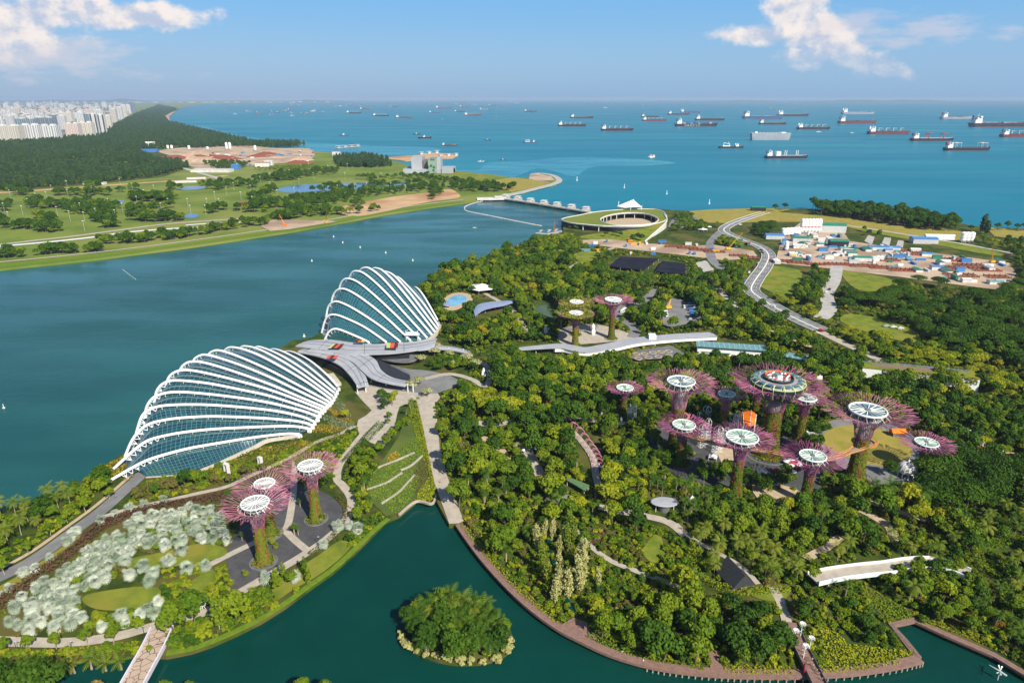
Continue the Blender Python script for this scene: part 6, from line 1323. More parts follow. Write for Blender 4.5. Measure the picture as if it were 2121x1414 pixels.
def column(kind, m, seeds, H, Rr, n, leaf, lean=0.0):
 for s in seeds:
  rr = random.Random(s); cl = []
  for i in range(12):
   t = i/11; r_ = Rr*(0.45+0.75*math.sin(math.pi*min(1, .12+.80*t)))*rr.uniform(.85, 1.1); cl.append((rr.uniform(-.2, .2)*Rr+lean*t*H, rr.uniform(-.2, .2)*Rr, H*(.10+.86*t), r_*.7, H*.085))
  form(kind, crownmesh('crown', cl, n, leaf, s, m, .7), limbs('trunk', H, H*.018, [(lean*H*.8, 0, H*.9)], M['palebark'], .3), H, Rr)
column('pine', LM['pine'], (101, 102, 103), 21, 4.6, 420, 2.0); column('feather', LM['straw'], (105, 106), 15, 2.2, 520, .8, .05); column('feather', LM['ypalm'], (107,), 13, 2.0, 480, .8, -.03); column('slim', LM['mid'], (108, 109), 9, 1.4, 300, .7)
def palm(kind, m, seeds, H, Lf, nf, tr=.16, bark='palebark', sub=9, arch=1.0):
 for s in seeds:
  rng = np.random.default_rng(s); rr = random.Random(s); lx, ly = rr.uniform(-.06, .06)*H, rr.uniform(-.06, .06)*H; V, F = [], []
  for i in range(nf):
   a = i*2.399+rr.uniform(-.2, .2); up = 1.15-1.5*(i/nf)+rr.uniform(-.15, .15); L = Lf*rr.uniform(.85, 1.1); p = Vector((lx, ly, H)); d = Vector((math.cos(a)*math.cos(up), math.sin(a)*math.cos(up), math.sin(up)))
   st = L/sub; side = Vector((-math.sin(a), math.cos(a), 0))
   for k in range(sub):
    q = p+d*st; wd = Lf*.23*math.sin(math.pi*(k+.7)/(sub+.6))
    for sg in (-1, 1):
     o = len(V); t_ = side*sg*wd+d*st*.9-Vector((0, 0, wd*.45)); V += [p, p+d*st*.75, p+t_+d*st*.3, p+t_]; F.append((o, o+1, o+2, o+3))
    p = q; d = (d-Vector((0, 0, .20*arch))).normalized()
  me = npmesh('fronds', [tuple(v) for v in V], F, m); mb = MB(); mb.tube([(0, 0, -.2), (lx*.3, ly*.3, H*.5), (lx, ly, H)], [tr*1.4, tr, tr*.9], 7); tm = bpy.data.meshes.new('trunk'); tm.from_pydata(mb.v, [], mb.f); tm.materials.append(M[bark])
  form(kind, me, tm, H, Lf)
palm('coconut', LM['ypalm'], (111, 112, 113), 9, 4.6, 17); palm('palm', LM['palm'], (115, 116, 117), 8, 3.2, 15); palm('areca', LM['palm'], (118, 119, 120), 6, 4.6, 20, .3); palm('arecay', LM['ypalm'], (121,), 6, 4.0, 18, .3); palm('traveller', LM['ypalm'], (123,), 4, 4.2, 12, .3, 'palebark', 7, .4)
def fan(kind, m, seeds, H, R_, nf):
 for s in seeds:
  rr = random.Random(s); V, F = [], []
  for i in range(nf):
   z = 1-1.62*(i+.5)/nf; a = i*2.399; up = math.asin(max(-1, min(1, z))); d = Vector((math.cos(a)*math.cos(up), math.sin(a)*math.cos(up), math.sin(up))); d = (d+Vector((rr.uniform(-.3, .3), rr.uniform(-.3, .3), rr.uniform(-.3, .3)))).normalized(); c = Vector((0, 0, H))+d*R_*rr.uniform(.06, .58)
   s1 = d.cross(Vector((0, 0, 1))); s1 = s1.normalized() if s1.length > .1 else Vector((1, 0, 0)); s2 = s1.cross(d); n_ = (d*rr.uniform(.1, .8)+s2*rr.uniform(.3, 1)+s1*rr.uniform(-.7, .7)).normalized(); rad = R_*rr.uniform(.36, .58); t1 = s1; t2 = n_.cross(t1).normalized()
   if t2.dot(d) < 0: t2 = -t2
   for k in range(-4, 4):
    a0, a1 = k*.44+.05, (k+1)*.44-.07; o = len(V); f0 = c+(t2*math.cos(a0)+t1*math.sin(a0))*rad; f1 = c+(t2*math.cos(a1)+t1*math.sin(a1))*rad*(.86); md = c+(t2*math.cos((a0+a1)/2)+t1*math.sin((a0+a1)/2))*rad*.7+n_*rad*.14
    am = (a0+a1)/2; V += [c, c+(t2*math.cos(am-.13)+t1*math.sin(am-.13))*rad*.62+n_*rad*.05, c+(t2*math.cos(am)+t1*math.sin(am))*rad*1.08-n_*rad*.12, c+(t2*math.cos(am+.13)+t1*math.sin(am+.13))*rad*.62+n_*rad*.05]; F.append((o, o+1, o+2, o+3))
  me = npmesh('fronds', [tuple(v) for v in V], F, m); mb = MB(); mb.tube([(0, 0, -.2), (0, 0, H)], [.3, .24], 7); tm = bpy.data.meshes.new('trunk'); tm.from_pydata(mb.v, [], mb.f); tm.materials.append(M['palebark']); form(kind, me, tm, H, R_)
fan('silver', LM['silver'], (131, 132, 133), 2.9, 3.7, 46); fan('fan', LM['palm'], (135, 136), 5.5, 2.2, 30); fan('greenfan', LM['lime'], (137, 138), 2.4, 2.1, 30)
# ---------------------------------------------------------------- placing
for s_px, p in (([(222, 998), (303, 992), (432, 968), (556, 911), (640, 888), (702, 802), (612, 736), (540, 716), (430, 728), (340, 780), (290, 850), (240, 960)], .95), ([(680, 716), (765, 716), (885, 704), (912, 672), (860, 585), (785, 555), (730, 570), (684, 690)], .95),
    ([(610, 716), (680, 702), (765, 711), (905, 698), (975, 728), (900, 728), (860, 770), (858, 795), (842, 802), (770, 785), (764, 805), (738, 805), (690, 765), (615, 735)], 1), ([(1163, 452), (1237, 438), (1368, 433), (1384, 455), (1335, 505), (1205, 493), (1175, 475)], .97),
    ([(1262, 530), (1364, 528), (1424, 545), (1422, 570), (1355, 566), (1260, 556)], .9), ([(972, 620), (1072, 612), (1068, 632), (1040, 648), (985, 668), (972, 650)], .97), ([(975, 592), (1020, 595), (1015, 612), (980, 608)], .9), ([(1060, 708), (1210, 714), (1330, 700), (1482, 684), (1482, 700), (1330, 718), (1210, 736), (1100, 728)], .95),
    ([(1440, 702), (1592, 708), (1590, 735), (1440, 728)], .85), ([(1600, 722), (1700, 738), (1698, 756), (1600, 742)], .8), ([(1788, 742), (1990, 788), (1985, 802), (1830, 770), (1820, 785), (1788, 778)], .85), ([(1163, 1165), (1200, 1300), (1188, 1300), (1150, 1100)], .8),
    ([(1500, 1160), (1540, 1150), (1560, 1190), (1520, 1205)], .95), ([(1700, 1175), (1860, 1150), (1900, 1160), (1860, 1180), (1720, 1205), (1700, 1202)], .62), ([(1340, 1028), (1412, 1028), (1412, 1062), (1350, 1062)], .85), ([(1170, 990), (1222, 1008), (1212, 1022), (1168, 1008)], .85),
    ([(1424, 1135), (1440, 1130), (1458, 1182), (1490, 1202), (1545, 1216), (1640, 1212), (1642, 1240), (1540, 1242), (1470, 1226), (1436, 1196)], .9), ([(1786, 1212), (1850, 1244), (1898, 1278), (1848, 1288), (1798, 1250)], .9), ([(1700, 1300), (1722, 1296), (1760, 1335), (1890, 1345), (1870, 1366), (1705, 1375)], .8), ([(2020, 1136), (2070, 1122), (2140, 1124), (2140, 1140), (2050, 1146), (2050, 1178), (2085, 1198), (2050, 1204), (2024, 1180)], .9), ([(1625, 1290), (1650, 1290), (1700, 1400), (1660, 1400)], .9), ([(1855, 935), (1897, 935), (1897, 985), (1855, 985)], .95), ([(895, 1015), (930, 1085), (960, 1080), (905, 1000)], 1), ([(720, 850), (900, 835), (912, 1040), (820, 1070), (755, 1030), (790, 960)], .97),
    ([(1600, 455), (2090, 540), (2110, 575), (2060, 600), (1600, 560)], .6), ([(1175, 885), (1250, 900), (1252, 990), (1215, 990)], .6)):
 exc(s_px, p)
occ = []
for o in C.objects:
 if o.parent is None and o.name.startswith('supertree'): occ.append((o.location.x, o.location.y, 8.5 if 'rooftop' in o['label'] or 'broad' in o['label'] else 5.0))
rp = random.Random(5)
def hit(x, y):
 for px, a, b, c, d, p in EXC:
  if a <= x <= b and c <= y <= d and inpoly(x, y, px): return p
 return 0
GRID = {}
def freespot(p, r):
 k = (int(p.x//8), int(p.y//8))
 for i in (-1, 0, 1):
  for j in (-1, 0, 1):
   for q in GRID.get((k[0]+i, k[1]+j), ()):
    if (q[0]-p.x)**2+(q[1]-p.y)**2 < (r+q[2])**2*.30: return False
 GRID.setdefault(k, []).append((p.x, p.y, r)); return True
PLANTS = []
def put(kind, p, sc, zone, check=True, vis=1.0):
 f = FORMS[kind][0]; h = f[2]*sc
 if check:
  x, y = PX(p)
  if hit(x, y): return
  for k in (.45, .9):
   q = hit(*PX((p.x, p.y, p.z+h*k)))
   if q and rp.random() < q*vis: return
  for ox, oy, rr in occ:
   if (ox-p.x)**2+(oy-p.y)**2 < rr*rr: return
  if not freespot(p, min(f[3]*sc, 5)*(.85 if kind == 'silver' else 1)): return
 PLANTS.append((kind, p, sc, zone))
def region(poly, spacing, mix, zone, lo=.75, hi=1.2, p=1.0, check=True, vis=1.0, z=ZG):
 Q = GP(poly, z); x0, x1 = min(q.x for q in Q), max(q.x for q in Q); y0, y1 = min(q.y for q in Q), max(q.y for q in Q)
 kinds, w = zip(*mix); y = y0
 while y < y1:
  x = x0+rp.uniform(0, spacing)
  while x < x1:
   a, b = x+rp.uniform(-.4, .4)*spacing, y+rp.uniform(-.4, .4)*spacing
   if rp.random() < p and inpoly(a, b, Q):
    kd, sc = rp.choices(kinds, w)[0], rp.uniform(lo, hi)
    if len(kinds) > 3 and check:
     k1, k2, k3 = mnoise.noise((a*.035, b*.022, 3)), mnoise.noise((a*.028, b*.018, 9)), mnoise.noise((a*.05, b*.035, 17))
     if rp.random() < .6: kd = random.Random(int(math.floor(a/26+2.2*k1))*991+int(math.floor(b/34+2.2*k2))*37+len(zone)).choices(kinds, w)[0]
     sc *= 1+.45*k3
     if k2 > .30 and rp.random() < .8: kd = rp.choice(('shrubl', 'shrubm', 'shrubm', 'shrubo')); sc *= 1.1
    put(kd, Vector((a, b, z)), sc, zone, check, vis)
   x += spacing
  y += spacing*.9
def spots(kind, pts, zone, lo=.9, hi=1.1, z=ZG):
 for q in pts: put(kind, G(q[0], q[1], z), q[2] if len(q) > 2 else rp.uniform(lo, hi), zone, False); freespot(G(q[0], q[1], z), 2)
# near left garden
spots('rain', [(70, 1480, 1.35), (-30, 1470, 1.3)], 'bigtree'); spots('orange', [(205, 1462, 1.05)], 'bigtree'); spots('dark', [(250, 1465, .8), (150, 1460, .8)], 'bigtree'); spots('mid', [(345, 1450, .85), (398, 1450, .8), (628, 1447, .85), (674, 1450, .8)], 'bottomedge')
spots('young', [(12, 1352), (60, 1346), (117, 1343), (180, 1335), (236, 1332), (290, 1308), (-20, 1356)], 'promenade'); spots('young', [(60, 1148, 1.1), (105, 1108), (140, 1082), (178, 1062, 1.3), (228, 1034, 1.1), (10, 1190, 1.4)], 'serviceroad')
spots('traveller', [(155, 1392), (190, 1384), (220, 1388), (252, 1385)], 'canal')
region([(-40, 1085), (60, 1058), (150, 1020), (160, 1040), (120, 1080), (60, 1120), (-40, 1175)], 5.2, [('coconut', 5), ('mid', 2), ('dark', 1)], 'leftshore', .8, 1.1)
region([(150, 1020), (220, 962), (245, 985), (200, 1040), (160, 1055)], 5, [('mid', 3), ('dark', 2), ('silver', 1)], 'leftshore', .6, 1)
region([(15, 1300), (40, 1245), (120, 1192), (180, 1152), (230, 1112), (285, 1076), (345, 1064), (440, 1052), (478, 1075), (478, 1135), (430, 1130), (350, 1148), (290, 1168), (245, 1175), (225, 1210), (178, 1232), (165, 1262), (180, 1290), (150, 1308), (60, 1318)], 4.3, [('silver', 1)], 'silver', .8, 1.05)
region([(178, 1290), (200, 1262), (285, 1262), (340, 1240), (330, 1290), (250, 1305), (160, 1312)], 4, [('greenfan', 3), ('silver', 2), ('shrubm', 3), ('shrubl', 2)], 'silverfront', .8, 1.2)
spots('silver', [(270, 1198), (262, 1170), (350, 1172), (376, 1150), (388, 1188), (428, 1182), (320, 1195), (300, 1185), (310, 1215)], 'silver')
spots('silver', [(-5, 1240), (20, 1225), (52, 1195), (75, 1185), (105, 1160), (140, 1128), (150, 1120), (212, 1085), (240, 1070), (160, 1105), (270, 1060), (300, 1050), (340, 1042)], 'silverrow', .7, .9)
region([(332, 1170), (470, 1180), (472, 1226), (520, 1232), (480, 1268), (420, 1290), (355, 1280), (345, 1205)], 4.2, [('greenfan', 5), ('shrubl', 2), ('shrubm', 3), ('slim', 1), ('silver', 1)], 'fangarden', .8, 1.3)
region([(356, 1300), (450, 1282), (520, 1236), (560, 1220), (560, 1262), (495, 1298), (425, 1328), (362, 1346)], 2.9, [('shrubm', 4), ('shrubl', 3), ('shrubd', 2), ('mid', 1.5), ('slim', 1)], 'lakeedge', .8, 1.5, 1, True, .25)
region([(480, 1222), (560, 1188), (640, 1146), (648, 1150), (560, 1200), (500, 1232)], 3.2, [('shrubm', 3), ('shrubo', 2), ('young', 1)], 'plazaedge', .7, 1)
spots('silver', [(552, 1205), (612, 1205, .9), (672, 1135), (700, 1100)], 'lawnedge'); spots('slim', [(588, 1196), (632, 1190), (574, 1215), (640, 1210)], 'lawnedge'); spots('mid', [(605, 1210, .7), (575, 1222, .7)], 'lawnedge')
spots('fan', [(610, 1108), (618, 1108, .8), (502, 1120, .7), (622, 1050, .8), (665, 1080, .6)], 'plaza'); spots('greenfan', [(566, 1130), (572, 1138), (510, 1195), (480, 1215), (525, 1230)], 'plaza')
region([(702, 1098), (735, 1075), (760, 1065), (800, 1062), (780, 1090), (740, 1125), (705, 1130)], 3.8, [('mid', 2), ('shrubm', 3), ('silver', 2), ('lime', 1)], 'lakebend', .7, 1.1)
region([(715, 1000), (760, 985), (770, 1040), (740, 1060), (735, 1040), (722, 1015)], 3.8, [('fan', 2), ('silver', 2), ('mid', 2), ('shrubm', 2)], 'lakebend', .7, 1.1)
region([(270, 1020), (300, 995), (400, 992), (440, 1000), (410, 1015), (290, 1045)], 4.2, [('olive', 4), ('mid', 2), ('dark', 1), ('shrubo', 2)], 'domefront', .8, 1.2)
region([(440, 1000), (560, 958), (600, 945), (600, 955), (520, 990), (455, 1010)], 4, [('olive', 3), ('shrubm', 3), ('shrubo', 3)], 'domefront', .7, 1.1)
region([(610, 1040), (620, 985), (690, 960), (700, 985), (690, 1015), (640, 1005)], 4.5, [('mid', 3), ('dark', 2), ('shrubm', 2)], 'behindplaza', .6, .9)
spots('mid', [(855, 872, .8), (842, 885, .8), (828, 896, .85), (812, 912, .85), (800, 925, .8), (786, 940, .8), (770, 955, .8), (758, 968, .8), (745, 985, .85), (735, 965, .75), (750, 950, .7)], 'terracerow'); spots('palm', [(850, 848, .8), (842, 862, .7), (866, 838, .7)], 'terracerow')
spots('dark', [(800, 838, .85), (796, 850, .7), (790, 828, .8)], 'roofplaza'); spots('lime', [(812, 840, .9), (818, 828, .8)], 'roofplaza'); spots('mid', [(806, 868, .55), (803, 880, .5)], 'roofplaza')
region([(700, 870), (735, 850), (770, 860), (765, 890), (735, 880)], 4.5, [('olive', 3), ('lime', 2), ('mid', 1)], 'roofplaza', .7, 1)
spots('fan', [(770, 800, .8)], 'roofplaza')
spots('cream', [(872, 752), (900, 738), (930, 742), (940, 762), (968, 752), (985, 765), (868, 800), (885, 822), (850, 808), (905, 728)], 'cream'); region([(860, 760), (880, 735), (960, 735), (1000, 770), (960, 770), (900, 770)], 5.5, [('mid', 2), ('dark', 2)], 'cream', .6, .8)
region([(855, 815), (870, 800), (960, 795), (985, 812), (960, 835), (905, 832)], 5, [('mid', 2), ('dark', 3)], 'cream', .7, .9)
spots('lime', [(990, 838, 1.3), (1015, 832, 1.5), (1045, 838, 1.3), (1030, 850, 1.3), (1000, 856, 1.1), (1065, 850, 1.2)], 'yellowmound')
# main woodland
W1 = [(905, 862), (1000, 830), (1085, 835), (1180, 850), (1260, 890), (1300, 960), (1350, 1000), (1330, 1080), (1180, 1090), (1130, 1100), (1060, 1190), (1000, 1140), (965, 1085), (945, 1040), (925, 960)]
region(W1, 5.6, [('mid', 5), ('dark', 4), ('lime', 2), ('palm', 1), ('fan', 1), ('slim', .8), ('shrubl', 1.5), ('olive', .6), ('cream', .2)], 'midwood', .6, 1.5)
region([(1000, 770), (1060, 735), (1250, 735), (1340, 755), (1330, 840), (1250, 870), (1100, 835), (1010, 815)], 5.6, [('mid', 4), ('dark', 5), ('lime', 1)], 'midwood', .6, 1.5)
region([(1060, 1200), (1130, 1105), (1190, 1095), (1260, 1170), (1330, 1220), (1300, 1300), (1200, 1305), (1130, 1260)], 4.6, [('lime', 2), ('mid', 3), ('shrubl', 3), ('shrubm', 3), ('feather', .8)], 'meadow', .6, 1)
spots('feather', [(1148, 1250), (1160, 1235), (1120, 1170), (1126, 1195), (1135, 1215), (1112, 1140), (1178, 1240), (1208, 1180), (1200, 1225), (1160, 1200), (1188, 1130), (1206, 1210)], 'feather', .9, 1.2)
region([(1260, 1165), (1330, 1085), (1420, 1130), (1500, 1215), (1640, 1240), (1625, 1330), (1640, 1385), (1480, 1382), (1340, 1362), (1240, 1325), (1230, 1290), (1320, 1225)], 5.2, [('dark', 4), ('mid', 4), ('lime', 2), ('shrubm', 4), ('shrubl', 3), ('palm', 1), ('areca', .5), ('olive', .8)], 'frontwood', .6, 1.5)
region([(1300, 870), (1350, 900), (1400, 985), (1500, 1000), (1480, 1090), (1400, 1085), (1340, 1050), (1300, 1000)], 5, [('palm', 4), ('fan', 3), ('mid', 3), ('dark', 2)], 'palmgrove', .75, 1.15)
region([(1360, 965), (1440, 960), (1445, 1000), (1375, 1005)], 3.6, [('fan', 1)], 'palmgrove', 1, 1.4)
region([(1420, 1045), (1500, 1030), (1690, 1050), (1760, 1010), (1900, 1000), (1920, 1080), (1800, 1130), (1660, 1150), (1560, 1120), (1480, 1110)], 5.2, [('mid', 5), ('dark', 4), ('lime', 2), ('palm', 1.5), ('areca', .6), ('shrubl', 1), ('slim', .6), ('golden', .15)], 'centralwood', .6, 1.5)
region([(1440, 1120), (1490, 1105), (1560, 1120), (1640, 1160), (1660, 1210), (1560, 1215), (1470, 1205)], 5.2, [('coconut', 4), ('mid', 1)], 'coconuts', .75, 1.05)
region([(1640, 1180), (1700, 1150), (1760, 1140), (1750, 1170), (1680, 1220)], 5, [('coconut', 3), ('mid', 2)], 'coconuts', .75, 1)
region([(1660, 1225), (1700, 1205), (1790, 1215), (1800, 1240), (1880, 1345), (1800, 1372), (1700, 1372), (1660, 1290)], 4.6, [('dark', 3), ('mid', 2), ('shrubm', 4), ('shrubl', 3), ('palm', 2), ('areca', 1)], 'bridgewood', .6, 1)
region([(1800, 1130), (1920, 1080), (2121, 1060), (2300, 1100), (2300, 1480), (2121, 1378), (2060, 1340), (1960, 1295), (1860, 1240), (1790, 1200)], 5.2, [('dark', 5), ('mid', 3), ('palm', 2), ('lime', 1), ('slim', 1.2), ('coconut', 1), ('shrubm', 2), ('areca', .6), ('cream', .15)], 'rightwood', .7, 1.1)
spots('golden', [(2010, 1290, .6), (2000, 1300, .5)], 'rightwood'); spots('orange', [(2068, 1305, .5)], 'rightwood')
region([(1890, 985), (1980, 960), (2121, 970), (2350, 1000), (2300, 1100), (2121, 1065), (1930, 1075)], 9.5, [('rain', 5), ('dark', 2)], 'rightrain', .8, 1.15)
region([(1890, 880), (1960, 850), (2121, 850), (2350, 880), (2350, 990), (2121, 965), (2040, 950), (1960, 935)], 6, [('dark', 5), ('mid', 3), ('lime', .5)], 'rightrain', .8, 1.2)
region([(1520, 870), (1545, 880), (1555, 905), (1520, 900)], 4.5, [('dark', 1)], 'grove', .5, .8)
spots('dark', [(1610, 915, .8), (1625, 905, .9), (1640, 895, .7), (1685, 900, .9), (1700, 890, .8), (1620, 890, .9), (1695, 925, .8), (1690, 940, .7), (1480, 880, 1), (1455, 890, .8), (1530, 880, .9), (1440, 905, .7), (1400, 970, .6), (1385, 955, .6), (1420, 968, .5), (1350, 880, .9), (1335, 890, .8), (1842, 985, .9), (1740, 1000, .6), (1325, 870, .8)], 'grove')
for q_ in ([(1345, 905), (1380, 930), (1396, 985), (1352, 962)], [(1382, 934), (1440, 938), (1432, 972), (1388, 972)], [(1600, 988), (1652, 986), (1655, 1016), (1602, 1020)], [(1640, 902), (1712, 896), (1702, 940), (1662, 932)], [(1535, 985), (1560, 998), (1600, 1000), (1590, 1030), (1545, 1020)], [(1452, 962), (1508, 975), (1498, 1012), (1448, 1000)], [(1420, 880), (1480, 872), (1490, 890), (1440, 900)], [(1690, 955), (1720, 960), (1735, 990), (1690, 1000)]): region(q_, 4.6, [('dark', 4), ('mid', 3), ('shrubm', 2), ('palm', 1.5), ('shrubl', 1)], 'grove', .5, .95, 1, False)
region([(1560, 1010), (1600, 1000), (1650, 1015), (1640, 1030), (1590, 1030)], 4.5, [('dark', 2), ('mid', 2)], 'grove', .6, .9)
region([(1700, 1000), (1780, 1000), (1800, 1020), (1720, 1035)], 4.5, [('mid', 2), ('palm', 2), ('dark', 1)], 'grove', .6, .9)
region([(1475, 965), (1515, 972), (1512, 1010), (1470, 995)], 4.5, [('mid', 2), ('dark', 2)], 'grove', .6, .9); region([(1535, 950), (1600, 955), (1600, 970), (1540, 972)], 3.6, [('shrubm', 2), ('shrubl', 1)], 'grove', .7, 1)
region([(1330, 760), (1500, 745), (1690, 760), (1880, 800), (1900, 860), (1840, 880), (1720, 880), (1600, 870), (1430, 870), (1340, 860)], 5.6, [('mid', 5), ('dark', 4), ('palm', 1.5), ('lime', 1.5), ('slim', .5)], 'behindgrove', .6, 1.5)
# upper garden
U1 = [(872, 600), (905, 574), (1000, 537), (1110, 500), (1200, 520), (1250, 520), (1280, 560), (1420, 580), (1480, 545), (1540, 575), (1560, 612), (1640, 665), (1600, 690), (1480, 684), (1300, 696), (1230, 706), (1150, 712), (1060, 710), (980, 725), (930, 712), (905, 680), (900, 640)]
region(U1, 6.0, [('mid', 5), ('dark', 4), ('lime', 2.2), ('palm', 1), ('fan', .6), ('slim', .6), ('golden', .15)], 'upperwood', .6, 1.5)
region([(1060, 655), (1150, 660), (1160, 700), (1080, 705), (1050, 680)], 4.6, [('palm', 4), ('fan', 2), ('lime', 1)], 'upperwood', .6, 1.5)
region([(1480, 545), (1540, 520), (1560, 545), (1545, 572)], 6, [('lime', 2), ('mid', 2)], 'upperwood', .6, 1.5); region([(1100, 498), (1180, 490), (1260, 508), (1240, 520), (1140, 515)], 5.5, [('mid', 3), ('lime', 2), ('palm', 1)], 'upperwood', .6, 1)
region([(1470, 505), (1500, 495), (1540, 510), (1520, 525)], 6, [('lime', 3), ('mid', 2)], 'roadside', .7, 1)
region([(1480, 700), (1600, 690), (1720, 735), (1790, 745), (1990, 800), (2000, 860), (1900, 860), (1780, 790), (1640, 760), (1510, 740)], 5.8, [('mid', 5), ('dark', 4), ('lime', 2)], 'behindgrove', .6, 1.5)
region([(1590, 622), (1640, 640), (1720, 680), (1720, 672), (1640, 625), (1600, 608)], 7, [('flame', 3), ('lime', 2)], 'roadside', .7, .95)
region([(1690, 560), (1745, 560), (1742, 600), (1700, 640), (1650, 625), (1660, 590)], 7, [('mid', 3), ('dark', 3)], 'siteedge', .9, 1.4)
region([(1740, 600), (1800, 610), (1860, 595), (1900, 570), (2000, 590), (2060, 605), (2350, 640), (2350, 760), (2121, 700), (1900, 690), (1740, 640)], 8.5, [('rain', 4), ('dark', 3), ('mid', 2), ('flame', .5)], 'rainfar', .75, 1.1, .85)
region([(1720, 690), (1800, 700), (1900, 720), (2121, 760), (2350, 800), (2350, 870), (2121, 845), (1990, 800), (1860, 765), (1760, 730)], 7, [('flame', 5), ('mid', 2.5), ('dark', 2), ('lime', 2), ('golden', .7)], 'yellowbelt', .75, 1.1)
region([(1900, 690), (2000, 690), (2121, 700), (2350, 740), (2350, 790), (2121, 760), (1930, 725)], 8, [('dark', 3), ('rain', 2), ('mid', 1)], 'rainfar', .8, 1.2)
spots('orange', [(1940, 655, 1.3), (1930, 662, 1.1)], 'rainfar')
region([(1860, 560), (1900, 535), (2000, 548), (2121, 590), (2121, 600), (2000, 580), (1900, 575)], 8, [('dark', 2), ('mid', 2), ('rain', 1)], 'siteedge', .9, 1.3)
region([(1555, 470), (1590, 455), (1650, 460), (1660, 480), (1610, 492), (1570, 490)], 7.5, [('dark', 3), ('rain', 1)], 'coastpark', .7, 1); region([(1660, 455), (1750, 452), (1750, 462), (1680, 468)], 9, [('dark', 1)], 'coastpark', .7, 1)
region([(1680, 431), (1760, 434), (1850, 442), (1905, 452), (1985, 466), (1985, 482), (1900, 476), (1830, 464), (1700, 446)], 11, [('coast', 3), ('dark', 1)], 'coast', .9, 1.35, 1, False); spots('coast', [(1625, 436, .9), (1605, 438, .8), (2065, 478, .8), (2085, 477, .9), (2105, 478, .8), (2121, 480, .9), (2010, 480, .7)], 'coast'); spots('pine', [(2035, 482, 1.3), (2042, 486, 1.1)], 'coast')
region([(1760, 478), (1990, 500), (2121, 532), (2121, 520), (1980, 478), (1850, 462)], 12, [('mid', 2), ('lime', 2), ('young', 2)], 'coastpark', .8, 1.2, .8)
region([(1400, 445), (1450, 450), (1500, 456), (1500, 470), (1440, 480), (1385, 480), (1400, 465)], 8, [('mid', 3), ('dark', 2), ('palm', 1)], 'barragepark', .7, 1); spots('dark', [(1255, 492), (1275, 490), (1285, 492), (1320, 498, 1.1), (1310, 500), (1330, 500)], 'barragepark'); spots('palm', [(1170, 482), (1180, 480), (1190, 480), (1195, 482), (1220, 477), (1235, 478)], 'barragepark')
region([(1790, 485), (1860, 490), (1880, 515), (1800, 510)], 9, [('mid', 1), ('dark', 1)], 'coastpark', .8, 1.1); region([(1700, 500), (1760, 500), (1770, 540), (1700, 530)], 14, [('dark', 1)], 'siteedge', .7, .9, .6)
region([(2080, 500), (2350, 540), (2350, 620), (2121, 590)], 10, [('mid', 1), ('dark', 2)], 'siteedge', .9, 1.2)
# island
region([(842, 1310), (875, 1350), (945, 1368), (1015, 1360), (1052, 1328), (1045, 1293), (995, 1267), (930, 1259), (875, 1273), (848, 1295)], 2.6, [('areca', 4), ('shrubm', 3), ('shrubd', 5), ('dark', 2), ('mid', 1)], 'island', .75, 1.25, 1, False, 1, 1.0)
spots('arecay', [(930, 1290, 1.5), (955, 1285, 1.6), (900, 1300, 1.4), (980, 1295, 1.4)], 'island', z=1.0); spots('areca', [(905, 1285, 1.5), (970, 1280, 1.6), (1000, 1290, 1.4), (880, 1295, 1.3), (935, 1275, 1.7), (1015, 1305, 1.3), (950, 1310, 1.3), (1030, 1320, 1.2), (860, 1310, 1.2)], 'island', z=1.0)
spots('grassclump', [(833, 1322, .8), (838, 1335, 1), (847, 1345, 1.1), (864, 1352, .75), (882, 1360, .8), (904, 1362, 1.05), (922, 1366, .9), (930, 1368, .9), (954, 1372, 1.1), (975, 1372, .9), (1000, 1374, .75), (1028, 1368, 1.05), (1034, 1372, .8), (1050, 1352, 1.1), (1056, 1345, .9), (1058, 1330, .8), (829, 1312, .6)], 'fringe', z=.9)
# far shore: golf course trees and forest
GC = [(52, 402, 22, 4, 9), (10, 396, 16, 4, 5), (190, 388, 26, 4, 10), (175, 404, 62, 4, 20), (252, 398, 8, 2, 2), (275, 392, 12, 3, 4), (318, 412, 50, 7, 22), (366, 392, 18, 3, 5), (445, 388, 30, 7, 16), (500, 384, 28, 4, 9), (525, 388, 12, 4, 4), (90, 428, 40, 7, 18), (190, 432, 60, 9, 34), (215, 455, 26, 7, 14), (80, 455, 14, 4, 4), (104, 460, 14, 4, 5), (12, 430, 12, 8, 6), (8, 470, 12, 8, 5), (48, 474, 18, 4, 7), (100, 478, 24, 6, 7), (228, 470, 22, 4, 9), (290, 440, 30, 4, 9), (325, 456, 56, 4, 22), (330, 432, 26, 2, 6), (440, 440, 12, 3, 4), (462, 436, 10, 3, 3), (535, 412, 22, 5, 8), (575, 425, 50, 6, 18), (525, 436, 40, 5, 12), (650, 416, 50, 6, 18), (560, 400, 22, 4, 8), (580, 372, 40, 3, 10), (600, 362, 30, 2, 6), (720, 398, 80, 5, 24), (830, 388, 70, 6, 24), (770, 372, 30, 3, 8), (870, 372, 30, 3, 8), (985, 388, 50, 6, 20), (960, 378, 20, 3, 5), (900, 404, 18, 3, 4), (640, 440, 40, 5, 12), (700, 444, 30, 3, 6), (600, 452, 40, 4, 10), (740, 428, 20, 2, 4), (1050, 392, 14, 3, 4), (690, 390, 20, 2, 4), (820, 370, 20, 3, 4)]
for cx, cy, rx, ry, n in GC:
 for i in range(int(n*1.6)):
  a = rp.uniform(0, 6.28); k = math.sqrt(rp.random()); put(rp.choice(('park', 'park', 'parkm')), G(cx+rx*k*math.cos(a), cy+ry*k*math.sin(a)), rp.uniform(1.0, 1.6), 'golf', False)
